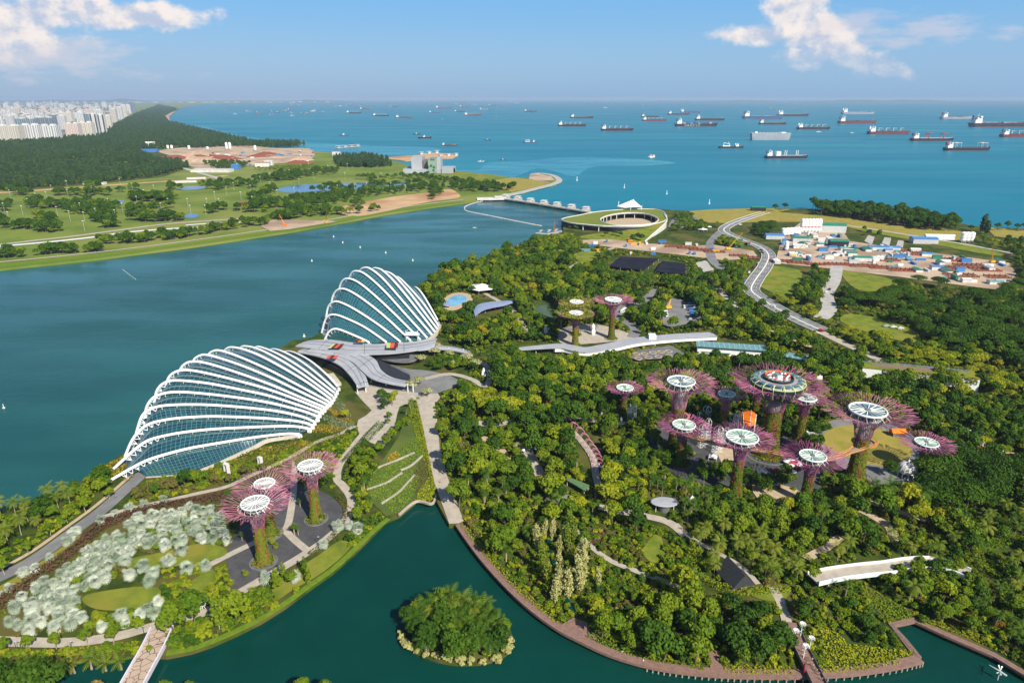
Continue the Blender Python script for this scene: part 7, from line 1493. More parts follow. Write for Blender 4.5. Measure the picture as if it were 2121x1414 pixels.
for x0, y0, x1, y1, n in ((-20, 540, 60, 533, 10), (70, 530, 215, 522, 20), (205, 508, 300, 504, 14), (290, 504, 395, 494, 20), (400, 492, 480, 478, 12), (480, 476, 560, 466, 10), (570, 460, 640, 452, 7), (640, 452, 700, 444, 6), (740, 446, 790, 438, 6), (890, 420, 905, 412, 3)):
 for i in range(int(n*1.6)): t = rp.random(); put(rp.choice(('park', 'parkm', 'park', 'mid')), G(x0+(x1-x0)*t, y0+(y1-y0)*t+rp.uniform(-7, 0)), rp.uniform(.9, 1.45), 'shorerow', False)
FOREST = []
def forest(poly, spacing, kind='pine', lo=.8, hi=1.15):
 Q = GP(poly); x0, x1 = min(q.x for q in Q), max(q.x for q in Q); y0, y1 = min(q.y for q in Q), max(q.y for q in Q); y = y0
 while y < y1:
  x = x0; s = spacing*(1+max(0, y-2500)/4500)
  while x < x1:
   a, b = x+rp.uniform(-.45, .45)*s, y+rp.uniform(-.45, .45)*s
   if inpoly(a, b, Q) and (spacing != 13 or mnoise.noise((a*.006, b*.004, 2)) < .34): FOREST.append((kind if rp.random() < .82 or kind != 'pine' else rp.choice(('parkm', 'park')), Vector((a, b, ZG)), rp.uniform(lo, hi)*(1+.3*mnoise.noise((a*.01, b*.008, 5)))*(1+max(0, y-2500)/12000)))
   x += s
  y += s
forest([(-60, 302), (60, 298), (130, 292), (215, 285), (236, 264), (284, 238), (330, 220), (366, 228), (340, 242), (350, 256), (430, 275), (500, 293), (536, 303), (470, 304), (330, 311), (290, 315), (310, 330), (395, 346), (335, 364), (235, 376), (60, 391), (-60, 396)], 13)
forest([(556, 420), (640, 409), (700, 403), (800, 396), (930, 386), (1000, 384), (1050, 392), (1030, 399), (950, 397), (930, 390), (880, 397), (760, 408), (700, 424), (600, 434)], 15, 'park', .8, 1.3); forest([(520, 372), (620, 360), (700, 352), (700, 360), (600, 374), (530, 380)], 18, 'park', .9, 1.4); forest([(130, 428), (235, 428), (245, 446), (140, 446)], 14, 'park', .8, 1.3); forest([(270, 406), (360, 406), (360, 418), (275, 420)], 14, 'park', .9, 1.3); forest([(880, 360), (925, 372), (960, 380), (935, 384), (880, 374)], 16, 'park')
forest([(690, 332), (750, 326), (800, 336), (815, 344), (770, 348), (700, 346)], 12); forest([(520, 352), (640, 344), (690, 350), (600, 356)], 14, 'parkm'); forest([(640, 300), (600, 305), (560, 306), (520, 302), (480, 296)], 14); forest([(420, 340), (480, 335), (520, 340), (500, 350), (450, 352)], 16, 'park')
# undergrowth
UNDER = []
def under(poly, sp, mix):
 Q = GP(poly); x0, x1 = min(q.x for q in Q), max(q.x for q in Q); y0, y1 = min(q.y for q in Q), max(q.y for q in Q); y = y0; ks, ws = zip(*mix)
 while y < y1:
  x = x0
  while x < x1:
   a, b = x+rp.uniform(-.5, .5)*sp, y+rp.uniform(-.5, .5)*sp
   if inpoly(a, b, Q):
    p = Vector((a, b, ZG-.1)); q = PX(p)
    if not hit(*q) and not hit(*PX((a, b, ZG+1.5))): UNDER.append((rp.choices(ks, ws)[0], p, rp.uniform(.55, 1.25)))
   x += sp
  y += sp
mixu = [('shrubd', 2), ('shrubm', 4), ('shrubl', 3), ('shrubo', .8)]
under([(890, 845), (1000, 745), (1300, 735), (1700, 745), (1990, 800), (2250, 900), (2250, 1420), (2121, 1380), (2060, 1342), (1960, 1298), (1840, 1285), (1880, 1350), (1700, 1378), (1480, 1382), (1330, 1362), (1200, 1310), (1110, 1252), (1020, 1155), (960, 1070)], 3.4, mixu)
under([(870, 600), (1000, 537), (1110, 500), (1260, 510), (1480, 530), (1560, 612), (1720, 700), (1990, 780), (1990, 800), (1700, 745), (1000, 740), (900, 690)], 4.6, mixu)
under([(1590, 610), (1760, 600), (1900, 560), (2121, 600), (2300, 650), (2300, 900), (1990, 795), (1720, 700)], 6, mixu)
under([(-30, 1170), (60, 1110), (150, 1035), (215, 965), (235, 985), (150, 1080), (-30, 1195)], 3.2, mixu); under([(-30, 1355), (100, 1348), (290, 1338), (330, 1348), (200, 1356), (-30, 1366)], 2.2, [('shrubl', 2), ('shrubm', 3)])
under([(345, 1180), (478, 1165), (480, 1240), (430, 1290), (350, 1290), (170, 1310), (190, 1270), (330, 1260)], 3.0, mixu)
under([(30, 1320), (110, 1200), (240, 1110), (440, 1050), (480, 1130), (250, 1190), (170, 1240), (165, 1310)], 3.0, [('shrubo', 2), ('shrubm', 2)])
under([(600, 950), (700, 905), (745, 885), (700, 985), (640, 1005), (612, 990)], 2.4, mixu); under([(712, 985), (745, 925), (790, 890), (850, 850), (830, 905), (795, 950), (758, 1004), (766, 1040), (735, 1060), (728, 1020)], 2.4, mixu); under([(352, 1296), (560, 1218), (700, 1130), (735, 1100), (800, 1068), (735, 1137), (640, 1212), (540, 1280), (395, 1342), (350, 1351)], 2.3, mixu); under([(300, 1000), (560, 940), (640, 910), (600, 948), (410, 1016), (262, 1050)], 2.6, [('shrubo', 2), ('shrubm', 2), ('shrubl', 1)])
# landmarks name where a plant stands
LMK = [((95, 1470), 'the bottom left corner'), ((310, 1360), 'the paved bridge'), ((545, 1165), 'the nearest white-disc supertree'), ((655, 1076), 'the right white-disc supertree'), ((390, 930), 'the long glass dome'), ((850, 690), 'the tall glass dome'), ((760, 790), 'the grey swooping roof'), ((820, 980), 'the green terraces'),
 ((930, 1050), 'the promenade dock'), ((960, 1100), 'the boardwalk start'), ((1180, 1290), 'the stream landing'), ((1480, 1370), 'the boardwalk landing'), ((1655, 1340), 'the footbridge'), ((1870, 1310), 'the square inlet'), ((1525, 1190), 'the dark gabled hut'), ((1830, 1180), 'the white sloping bridge'), ((1375, 1050), 'the grey mushroom shelter'),
 ((1195, 1010), 'the green flat roof'), ((1230, 950), 'the pink trellis'), ((1100, 950), 'the pale woodland path'), ((1020, 820), 'the yellow-green mound of trees'), ((930, 760), 'the cream tiered trees'), ((1291, 858), 'the small left supertree'), ((1398, 930), 'the left skyway supertree'), ((1522, 1024), 'the near supertree by the tents'),
 ((1667, 1042), 'the near supertree by the parasols'), ((1590, 942), 'the rooftop bar supertree'), ((1770, 990), 'the oval lawn supertree'), ((1876, 985), 'the white domed pavilion'), ((1515, 720), 'the long pale green glass roof'), ((1650, 740), 'the shorter glass roof'), ((1895, 790), 'the roof garden building'), ((1950, 850), 'the small kiosks'), ((1280, 715), 'the covered bridge'),
 ((1192, 710), 'the green-topped supertrees'), ((1410, 650), 'the coach park'), ((1020, 640), 'the blue solar shelter'), ((945, 622), 'the children pool'), ((1128, 642), 'the garden pond'), ((1320, 545), 'the black shade houses'), ((1570, 590), 'the carriageway'), ((1270, 465), 'the barrage building'), ((1620, 580), 'the bright roadside lawn'), ((1840, 675), 'the long lawn of rain trees'), ((2040, 910), 'the market stalls'),
 ((1680, 470), 'the batching plant'), ((2010, 490), 'the twin coastal silos'), ((1900, 540), 'the building site'), ((945, 1300), 'the lake island'), ((330, 1140), 'the silver palm lawn'), ((240, 1240), 'the lower silver palm lawn'), ((110, 1120), 'the service road'), ((430, 1230), 'the fan palm garden'), ((650, 1160), 'the lakeside lawn'),
 ((720, 388), 'the long golf pond'), ((390, 388), 'the mid fairway pond'), ((395, 448), 'the blue shore pond'), ((240, 418), 'the tiny golf pond'), ((200, 488), 'the white concrete strip'), ((830, 420), 'the orange sand field'), ((880, 350), 'the grey plant building'), ((1060, 385), 'the dry field by the breakwater'), ((100, 392), 'the sandy track'), ((440, 356), 'the long white shed'), ((60, 430), 'the left edge fairways'), ((620, 462), 'the reservoir bank')]
LIMIT = {'tree': 300}
NAMES = {'dark': ('broadleaf_tree', 'dark green rounded tree', 'tree'), 'mid': ('broadleaf_tree', 'mid green leafy tree', 'tree'), 'lime': ('yellow_green_tree', 'yellow-green leafy tree', 'tree'), 'olive': ('small_olive_tree', 'brownish olive bushy tree', 'tree'), 'cream': ('cream_leaved_tree', 'cream tiered tree', 'tree'), 'golden': ('golden_tree', 'golden yellow bushy tree', 'tree'), 'orange': ('orange_tree', 'orange-brown crowned tree', 'tree'),
  'rain': ('rain_tree', 'wide dark umbrella crowned tree', 'tree'), 'flame': ('umbrella_tree', 'yellow-green umbrella crowned tree', 'tree'), 'park': ('parkland_tree', 'dark round parkland tree', 'tree'), 'parkm': ('parkland_tree', 'green round parkland tree', 'tree'), 'young': ('young_tree', 'slim young tree on a pale trunk', 'tree'), 'coast': ('coastal_tree', 'tall dark tree on the sea shore', 'tree'),
  'pine': ('casuarina_tree', 'tall dark needle tree', 'tree'), 'feather': ('feathery_tree', 'tall pale feathery tree', 'tree'), 'slim': ('columnar_tree', 'narrow upright tree', 'tree'), 'coconut': ('coconut_palm', 'sunlit coconut palm', 'palm'), 'palm': ('feather_palm', 'green feather palm', 'palm'), 'areca': ('clump_palm', 'dark arching clump palm', 'palm'), 'arecay': ('clump_palm', 'yellow-green clump palm', 'palm'),
  'traveller': ('fan_shaped_palm', 'low wide-leaved palm', 'palm'), 'silver': ('silver_palm', 'silvery white fan palm', 'palm'), 'fan': ('fan_palm', 'green bare-stemmed fan palm', 'palm'), 'greenfan': ('dwarf_fan_palm', 'low yellow-green fan palm', 'palm'), 'shrubd': ('shrub', 'dark green shrub', 'shrub'), 'shrubm': ('shrub', 'mid green shrub', 'shrub'), 'shrubl': ('shrub', 'yellow-green shrub', 'shrub'), 'shrubo': ('shrub', 'olive brown shrub', 'shrub'), 'grassclump': ('grass_clump', 'straw yellow grass clump on the island rim', 'grass clump')}
def where(p):
 x, y = PX(p); best, bd = None, 1e9
 for (lx, ly), ph in LMK:
  s = 0.25+max(0, (ly-380))/1000; d = math.hypot((x-lx)/s, (y-ly)/s*1.6)
  if d < bd: best, bd = ((lx, ly), ph), d
 (lx, ly), ph = best; dx, dy = x-lx, (y-ly)*1.6
 return ('right of ' if dx > 0 else 'left of ')+ph if abs(dx) > abs(dy) else ('in front of ' if dy > 0 else 'behind ')+ph
byname = {}
for it in PLANTS: byname.setdefault(NAMES[it[0]][0], []).append(it)
REST = {}
def size_word(sc): return 'tall ' if sc > 1.02 else 'small ' if sc < .8 else ''
for nm, items in byname.items():
 items.sort(key=lambda it: MPP(it[1])/(FORMS[it[0]][0][2]*it[2]))
 lim = 295 if nm not in ('shrub',) else 240
 for it in items[lim:]: REST.setdefault('palm' if 'palm' in nm else 'wood' if it[3] not in ('golf', 'shorerow') else 'far', []).append(it[:3])
 for kind, p, sc, zone in items[:lim]:
  crown, trunk, h, r = rp.choice(FORMS[kind]); name, desc, cat = NAMES[kind]
  w = where(p); lab = size_word(sc)+desc+' '+w
  rz = rp.uniform(0, 6.28); px = h*sc/MPP(p)
  if cat == 'shrub' or name == 'grass_clump' or px < 13:
   o = bpy.data.objects.new(name, crown); C.objects.link(o); o.location = p; o.rotation_euler[2] = rz; o.scale = (sc, sc, sc*rp.uniform(.9, 1.1))
   if px < 13 and cat == 'tree': pass
  else:
   o = empty(name, p, rz); o.scale = (sc, sc, sc*rp.uniform(.9, 1.12))
   a = link('crown' if cat == 'tree' else 'fronds', crown, o); b = link('trunk', trunk, o)
  tag(o, lab, cat, desc.replace('tree', 'trees').replace('shrub', 'shrubs').replace('palm', 'palms') + ' ' + w)
for k in UNDER: REST.setdefault('under', []).append(k)
for k in FOREST: REST.setdefault('forest', []).append(k)
def instancer(name, label, cat, items, needtrunk=False):
 kinds = sorted({k for k, _, _ in items}); col = bpy.data.collections.new(name+' forms'); idx = {}; n = 0
 for k in kinds:
  for j, f in enumerate(FORMS[k]):
   o = bpy.data.objects.new('plant form %03d' % n, f[0]); col.objects.link(o); idx.setdefault(k, []).append(n); n += 1
 me = bpy.data.meshes.new(name); me.from_pydata([tuple(p) for _, p, _ in items], [], [])
 me.attributes.new('rot', 'FLOAT_VECTOR', 'POINT').data.foreach_set('vector', [c for _ in items for c in (0, 0, rp.uniform(0, 6.28))])
 me.attributes.new('scl', 'FLOAT', 'POINT').data.foreach_set('value', [s for _, _, s in items])
 me.attributes.new('pick', 'INT', 'POINT').data.foreach_set('value', [rp.choice(idx[k]) for k, _, _ in items])
 o = link(name, me); tag(o, label, cat, None, 'stuff')
 ng = bpy.data.node_groups.new(name, 'GeometryNodeTree'); ng.interface.new_socket('Geometry', in_out='INPUT', socket_type='NodeSocketGeometry'); ng.interface.new_socket('Geometry', in_out='OUTPUT', socket_type='NodeSocketGeometry')
 i_ = ng.nodes.new('NodeGroupInput'); o_ = ng.nodes.new('NodeGroupOutput'); ip = ng.nodes.new('GeometryNodeInstanceOnPoints'); ci = ng.nodes.new('GeometryNodeCollectionInfo')
 ci.inputs['Collection'].default_value = col; ci.inputs['Separate Children'].default_value = True; ci.inputs['Reset Children'].default_value = True
 def attr(nm_, t):
  a = ng.nodes.new('GeometryNodeInputNamedAttribute'); a.data_type = t; a.inputs[0].default_value = nm_; return next(s for s in a.outputs if s.enabled)
 L = ng.links; L.new(i_.outputs[0], ip.inputs['Points']); L.new(ci.outputs[0], ip.inputs['Instance']); ip.inputs['Pick Instance'].default_value = True
 L.new(attr('pick', 'INT'), ip.inputs['Instance Index']); L.new(attr('rot', 'FLOAT_VECTOR'), ip.inputs['Rotation']); L.new(attr('scl', 'FLOAT'), ip.inputs['Scale']); L.new(ip.outputs[0], o_.inputs[0])
 o.modifiers.new('scatter', 'NODES').node_group = ng
for key, (nm, lab, cat) in {'wood': ('garden_woodland', 'smaller trees filling the dense garden woodland', 'trees'), 'palm': ('palm_thicket', 'lesser palms filling the garden woodland', 'palms'), 'far': ('far_tree_belt', 'further small trees of the golf course', 'trees'), 'under': ('undergrowth', 'low leafy undergrowth below the garden trees', 'undergrowth'), 'forest': ('casuarina_forest', 'dark casuarina forest along the far coast', 'forest')}.items():
 if key in REST: instancer(nm, lab, cat, REST[key])
print('PLANTS', {k: len(v) for k, v in byname.items()}, {k: len(v) for k, v in REST.items()})
# ---------------------------------------------------------------- hedges and coloured beds
def bed(px, m, label, h=.7, dens=2.2, leaf=.7, name='planting_bed', cat='planting bed', sm=2, kind='stuff', row=0.0):
 Q = GP(px) if not sm else smooth(GP(px), sm, True); rng = np.random.default_rng(len(label)*7+int(px[0][0])); xs = [q.x for q in Q]; ys = [q.y for q in Q]
 n = int((max(xs)-min(xs))*(max(ys)-min(ys))*dens); P = []
 for x, y in zip(rng.uniform(min(xs), max(xs), n), rng.uniform(min(ys), max(ys), n)):
  if inpoly(x, y, Q): P.append((x, y, ZG+h*(.35+.65*rng.random())*(1 if not row else .35+.65*abs(math.sin((x*.6-y*.8)*math.pi/row)))))
 if not P: return
 P = np.array(P); V, F = leafquads(P, np.tile([0, -.1, 1.0], (len(P), 1)), leaf, rng, .45)
 o = link(name, npmesh(name, V, F, m)); tag(o, label, cat, None, kind); return o
for px, m, lab, h in (([(686, 822), (702, 826), (727, 858), (722, 868), (705, 856)], 'sage', 'sage green bed right of the dome feet', .8), ([(676, 846), (700, 852), (736, 878), (712, 874)], 'gold', 'upper golden bed beside the dome feet', .8),
     ([(662, 858), (700, 868), (738, 880), (716, 889), (684, 882)], 'sage', 'lower sage green bed beside the dome feet', .8), ([(640, 880), (684, 882), (722, 890), (690, 900), (634, 893)], 'gold', 'lower golden bed beside the dome feet', .8),
     ([(556, 914), (620, 894), (708, 896), (690, 905), (640, 912), (560, 926)], 'dark', 'long dark green bed below the dome', 1.0), ([(636, 918), (706, 900), (690, 912), (650, 928)], 'lime', 'bright green bed by the dome path', .8),
     ([(516, 936), (560, 924), (636, 914), (650, 928), (606, 944), (560, 942), (500, 954)], 'gold', 'broad golden brown bed below the dome', .8), ([(490, 944), (530, 928), (544, 944), (506, 962)], 'dark', 'small dark green bed below the dome', 1.0),
     ([(532, 944), (590, 946), (580, 966), (544, 966)], 'lime', 'bright green bed behind the supertrees', .9), ([(380, 990), (440, 970), (500, 948), (508, 962), (450, 988), (400, 998)], 'gold', 'golden bed along the dome base', .8),
     ([(214, 966), (250, 948), (285, 926), (300, 945), (262, 972), (232, 1000), (216, 990)], 'gold', 'golden grass at the shore end of the long dome', .7), ([(246, 985), (262, 972), (282, 980), (262, 1000)], 'olive', 'brownish bed between road and shore', .6),
     ([(884, 690), (905, 672), (912, 682), (900, 700), (886, 704)], 'gold', 'golden strip behind the tall dome feet', .7), ([(905, 655), (925, 668), (922, 690), (908, 686)], 'orange', 'orange bed right of the tall dome', .7)):
 bed(px, LM[m], lab, h)
for px, m, lab, row in (([(819, 936), (855, 908), (877, 910), (876, 938), (828, 951)], 'crop', 'uppermost green crop terrace', 3.0), ([(763, 992), (782, 970), (830, 954), (873, 943), (830, 974), (763, 1011)], 'crop', 'second green crop terrace', 3.0), ([(762, 1014), (833, 976), (857, 982), (830, 1012), (790, 1040)], 'crop', 'third green crop terrace', 3.0),
      ([(798, 1044), (857, 988), (872, 990), (857, 1026), (820, 1064)], 'crop', 'lowest green crop terrace by the lake', 3.0), ([(806, 944), (822, 936), (828, 950), (800, 958)], 'gold', 'small golden patch beside the crop terraces', 0), ([(858, 985), (872, 955), (888, 950), (890, 985), (862, 1024)], 'olive', 'rusty reed bed beside the terraces', 0),
      ([(860, 1036), (890, 990), (901, 1010), (902, 1024), (894, 1038)], 'lime', 'tall reed corner at the lake end', 0), ([(846, 838), (862, 832), (884, 940), (904, 1015), (892, 985), (870, 935)], 'lime', 'long grassy strip beside the wide promenade', 0)):
 bed(px, LM[m], lab, 1.1, 3.2, .75, 'crop_terrace' if row else 'reed_bed', 'planting bed', 2, 'stuff', row)
def hedge(px, w, h, m, label, dens=5.0, leaf=.7, sm=5):
 P = smooth(GP(px), sm); rng = np.random.default_rng(int(px[0][0])+99); pts, nr = [], []
 for a, b in zip(P, P[1:]):
  d = b-a; L = d.length; n_ = Vector((-d.y, d.x, 0)).normalized()
  for _ in range(int(L*(w+2*h)*dens*.5)):
   t = rng.random(); s = rng.uniform(-1, 1); top = rng.random() < w/(w+2*h)
   q = a+d*t+n_*(s*w/2 if top else math.copysign(w/2, s)); z = ZG+(h if top else h*rng.random())
   pts.append((q.x, q.y, z+rng.uniform(-.15, .2))); nr.append((0, 0, 1) if top else (n_.x*math.copysign(1, s), n_.y*math.copysign(1, s), .2))
 V, F = leafquads(np.array(pts), np.array(nr, float), leaf, rng, .4); o = link('hedge', npmesh('hedge', V, F, LM[m])); tag(o, label, 'hedge'); return o
hedge([(-30, 1275), (40, 1226), (100, 1182), (160, 1140), (212, 1092)], 5, 3.2, 'plum', 'long plum brown hedge beside the silver palms, near part'); hedge([(212, 1092), (300, 1062), (400, 1044), (466, 1030)], 5, 3.2, 'plum', 'plum brown hedge behind the silver palms, far part')
hedge([(-20, 1290), (60, 1232), (140, 1180), (218, 1105)], 2, 1.2, 'mid', 'low green hedge along the plum brown one'); hedge([(790, 880), (770, 900), (745, 928), (716, 962)], 5, 2.6, 'dark', 'dark clipped hedge wall behind the terrace trees'); hedge([(862, 840), (874, 890), (886, 950), (896, 1005)], 1.6, 1.4, 'lime', 'thin clipped hedge along the wide promenade')
hedge([(1432, 1145), (1444, 1190), (1480, 1214), (1540, 1228), (1634, 1224)], 3, 2.4, 'lime', 'bright green clipped hedge curving in front of the gabled hut'); hedge([(2028, 1140), (2075, 1128), (2121, 1128), (2180, 1135)], 4, 3, 'mid', 'round hedge tunnel, upper arc at the right edge'); hedge([(2024, 1145), (2030, 1175), (2060, 1198), (2080, 1202)], 4, 3, 'mid', 'round hedge tunnel, left arc at the right edge')
hedge([(1555, 1100), (1620, 1125), (1660, 1150), (1690, 1175)], 2.5, 2, 'mid', 'straight clipped hedge beside the buff path'); hedge([(640, 1150), (690, 1110), (712, 1078), (715, 1055), (700, 1030)], 2.2, 1.0, 'olive', 'low hedge rimming the dark plaza'); hedge([(120, 1352), (200, 1346), (286, 1336)], 3, 1.0, 'lime', 'white flowered hedge below the promenade')
hedge([(958, 1086), (985, 1122), (1022, 1165), (1075, 1222), (1130, 1268), (1165, 1290)], 3.0, .8, 'lime', 'grassy border along the upper boardwalk'); hedge([(1215, 1315), (1270, 1340), (1340, 1362), (1460, 1384)], 2.6, .9, 'mid', 'leafy border along the lower boardwalk'); hedge([(1500, 1386), (1600, 1388), (1640, 1388)], 4, .6, 'lime', 'grass border between the landing and footbridge'); hedge([(1700, 1385), (1780, 1380), (1860, 1366)], 4, .9, 'lime', 'bright border along the boardwalk by the inlet')
bed([(1786, 1214), (1850, 1246), (1896, 1276), (1848, 1286), (1800, 1250)], LM['mid'], 'dense green lotus bed above the square inlet', .8, 4); bed([(1692, 1304), (1718, 1294), (1760, 1334), (1890, 1348), (1868, 1364), (1704, 1374)], LM['lime'], 'bright slope of ground cover right of the footbridge', .8, 3); bed([(1330, 1215), (1400, 1190), (1430, 1230), (1360, 1250)], LM['lime'], 'pale meadow bed in front of the woodland', .7, 3)
bed([(1200, 1160), (1240, 1150), (1320, 1220), (1300, 1240), (1230, 1210)], LM['mid'], 'bright meadow bed by the brown path', .7, 3); bed([(1900, 1290), (1960, 1305), (2060, 1345), (2121, 1380), (2121, 1372), (2040, 1325), (1950, 1288)], LM['lime'], 'leafy strip along the inlet boardwalk', .8, 3); bed([(1210, 1110), (1245, 1095), (1250, 1120), (1215, 1130)], LM['plum'], 'rust red bed in the woodland meadow', .6, 3)
# ---------------------------------------------------------------- bridges, huts, people and small things of the garden
M['crazy'] = bpy.data.materials.new('crazy paving'); M['crazy'].use_nodes = True
nt = M['crazy'].node_tree; b = nt.nodes['Principled BSDF']; tc = N(nt, 'ShaderNodeTexCoord'); vo = N(nt, 'ShaderNodeTexVoronoi', feature='DISTANCE_TO_EDGE', inp={'Scale': 0.35}); nt.links.new(tc.outputs['Object'], vo.inputs['Vector'])
nt.links.new(mixc(nt, sstep(nt, vo.outputs['Distance'], 0.02, 0.05), (0.09, 0.06, 0.045), (0.42, 0.32, 0.24)), b.inputs['Base Color']); b.inputs['Roughness'].default_value = 0.8
M['lilac'] = mat('pale lilac paint', (0.66, 0.62, 0.70), (0.58, 0.55, 0.62), 0.4, 0.5)
def footbridge(name, label, pts, w, z, deck, rail, rh, posts=0, fascia=.5):
 r = empty(name, G(*pts[0])); tag(r, label, 'bridge'); P = [p-r.location for p in smooth(GP(pts, z), 5)]
 MB().ribbon(P, w, None, 0, .6).build('deck', deck, r)
 for sg in (-1, 1):
  q = offset(P, sg*w/2); mb = MB(); mb.ribbon([p+Vector((0, 0, rh)) for p in q], fascia, None, 0, rh+.9); mb.build('parapet', rail, r)
 for i in range(posts):
  p = P[int((i+.5)*len(P)/posts)]; MB().tube([(p.x, p.y, -3.5), (p.x, p.y, p.z-.5)], .45, 7).build('pier', M['conc'], r)
 return r
footbridge('paved_bridge', 'tan crazy-paved bridge with lilac parapets at the bottom left', [(336, 1300), (318, 1338), (292, 1385), (262, 1440), (238, 1490)], 8.2, 3.6, M['crazy'], M['lilac'], 1.1, 2)
fb = footbridge('footbridge', 'timber footbridge with people crossing to the bottom edge', [(1640, 1288), (1650, 1320), (1670, 1362), (1694, 1410), (1722, 1468), (1750, 1530)], 5.2, 4.2, M['deck'], M['dconc'], .9, 3, .15)
mb = MB(); c = G(1668, 1398, 2)-fb.location; mb.tube([(c.x, c.y, -4), (c.x-1.5, c.y-1, 6)], .35, 7); mb.build('red_strut', mat('crimson paint', (0.45, 0.03, 0.08), None, 1, .5), fb)
wb = footbridge('sloping_bridge', 'white sloping garden bridge crossing the right hand woodland', [(1684, 1198), (1730, 1188), (1790, 1180), (1840, 1175), (1885, 1168), (1930, 1166), (1975, 1176), (2005, 1188)], 7, 8, M['path'], M['white'], 1.1, 4)
def sculpture(px, lab):
 c = G(px[0], px[1], 4.2); r = empty('palm_sculpture', c, rnd.uniform(0, 6)); tag(r, lab, 'sculpture', 'white palm sculptures of the footbridge')
 MB().tube([(0, 0, 0), (0, 0, 6.2)], [.16, .09], 6).build('stem', M['white'], r); mb = MB()
 for i in range(14):
  a = 6.283*i/14; mb.tube([(0, 0, 5.9), (.9*math.cos(a), .9*math.sin(a), 6.3), (1.5*math.cos(a), 1.5*math.sin(a), 5.6)], [.05, .12, .03], 4)
 for i in range(6): mb.tube([(0, 0, 1.5+i*.7), (.8*math.cos(i*2.4), .8*math.sin(i*2.4), 1.8+i*.7)], .06, 4)
 mb.build('fronds', M['white'], r)
for px, l in (((1644, 1330), 'white metal palm sculpture, left of the far pair on the footbridge'), ((1658, 1316), 'white metal palm sculpture, farthest along the footbridge'), ((1664, 1362), 'white metal palm sculpture, nearest on the footbridge'), ((1676, 1346), 'white metal palm sculpture, right rail of the footbridge')): sculpture(px, l)
# people
CL = [mat('shirt %s' % n, c, None, 2, .8) for n, c in (('red', (.5, .05, .05)), ('white', (.7, .7, .68)), ('blue', (.06, .12, .4)), ('black', (.03, .03, .03)), ('pink', (.6, .25, .3)))]
M['hair'] = mat('dark hair', (.02, .015, .012), None, 3, .6); M['jean'] = mat('dark trousers', (.03, .04, .08), None, 2, .8)
def person_proto(shirt):
 J = [(0, 0, .95), (0, .02, 1.2), (0, 0, 1.42), (0, 0, 1.52), (0, .02, 1.64), (.10, 0, .9), (.12, .08, .5), (.12, .02, .06), (.12, .16, .03), (-.10, 0, .9), (-.12, -.12, .5), (-.12, -.22, .06), (-.12, -.08, .03), (.2, 0, 1.40), (.25, -.06, 1.12), (.24, .08, .88), (.24, .12, .78), (-.2, 0, 1.40), (-.25, .06, 1.12), (-.24, .18, .92), (-.24, .22, .82)]
 E = [(0, 1), (1, 2), (2, 3), (3, 4), (0, 5), (5, 6), (6, 7), (7, 8), (0, 9), (9, 10), (10, 11), (11, 12), (2, 13), (13, 14), (14, 15), (15, 16), (2, 17), (17, 18), (18, 19), (19, 20)]
 rad = [.13, .12, .13, .055, .10, .09, .06, .045, .04, .09, .06, .045, .04, .055, .042, .033, .03, .055, .042, .033, .03]
 me = bpy.data.meshes.new('body'); me.from_pydata(J, E, []); me.materials.append(M['skin']); r = empty('person'); o = link('body', me, r)
 o.modifiers.new('skin', 'SKIN'); s = me.skin_vertices[0].data
 for i, q in enumerate(rad): s[i].radius = (q, q*.8 if i < 3 else q)
 s[0].use_root = True; o.modifiers.new('sub', 'SUBSURF').levels = 1
 MB().tube([(0, 0, .93), (0, .02, 1.2), (0, 0, 1.40), (0, 0, 1.47)], [.17, .165, .19, .08], 9, 0, .75).build('shirt', shirt, r)
 MB().tube([(0, 0, .98), (.09, 0, .86), (.12, .08, .5), (.12, .03, .12)], [.10, .115, .085, .07], 7).tube([(0, 0, .98), (-.09, 0, .86), (-.12, -.12, .5), (-.12, -.21, .12)], [.10, .115, .085, .07], 7).build('trousers', M['jean'], r)
 MB().lathe([(.11, 1.62), (.125, 1.68), (.09, 1.77), (.01, 1.79)], 8, (0, -.01, 0)).build('hair', M['hair'], r); return r
pp = [person_proto(c) for c in CL]; usedp = set()
SN = ('red', 'white', 'blue', 'black', 'pink')
def person(px, z, k, rz, lab):
 o = pp[k] if k not in usedp else dup(pp[k]); usedp.add(k); o.location = G(px[0], px[1], z); o.rotation_euler[2] = rz; tag(o, lab, 'person', 'visitors walking in the garden')
for i, (x, y, k) in enumerate([(1661, 1350, 1), (1669, 1362, 0), (1675, 1369, 3), (1678, 1376, 2), (1684, 1381, 1), (1688, 1388, 3), (1692, 1391, 4), (1696, 1398, 2), (1672, 1376, 1), (1703, 1409, 3), (1655, 1338, 0), (1682, 1368, 1)]):
 person((x, y), 4.25, k, rp.choice((.4, 3.5)), 'person in a %s shirt walking on the footbridge, %s' % (SN[k], ('by the near sculpture', 'beside the left rail', 'in the middle group', 'left of the middle group', 'near the right rail', 'third from the bottom', 'nearest the bottom right rail', 'second from the bottom edge', 'beside the left rail lower down', 'at the bottom edge', 'between the far sculptures', 'alone by the right rail')[i]))
for x, y, k, l in ((722, 1050, 0, 'person in red on the curved lake promenade'), (727, 1053, 3, 'person in black beside the one in red on the lake promenade'), (272, 985, 1, 'person in white walking under the dome arch feet'), (275, 989, 0, 'person in red walking under the dome arch feet'), (240, 1030, 1, 'person in white on the service road footpath'), (885, 935, 2, 'person in blue on the wide promenade'), (893, 958, 1, 'person in white on the wide promenade'), (912, 1000, 4, 'person in pink near the promenade dock')): person((x, y), ZG+.35, k, rp.uniform(0, 6), l)
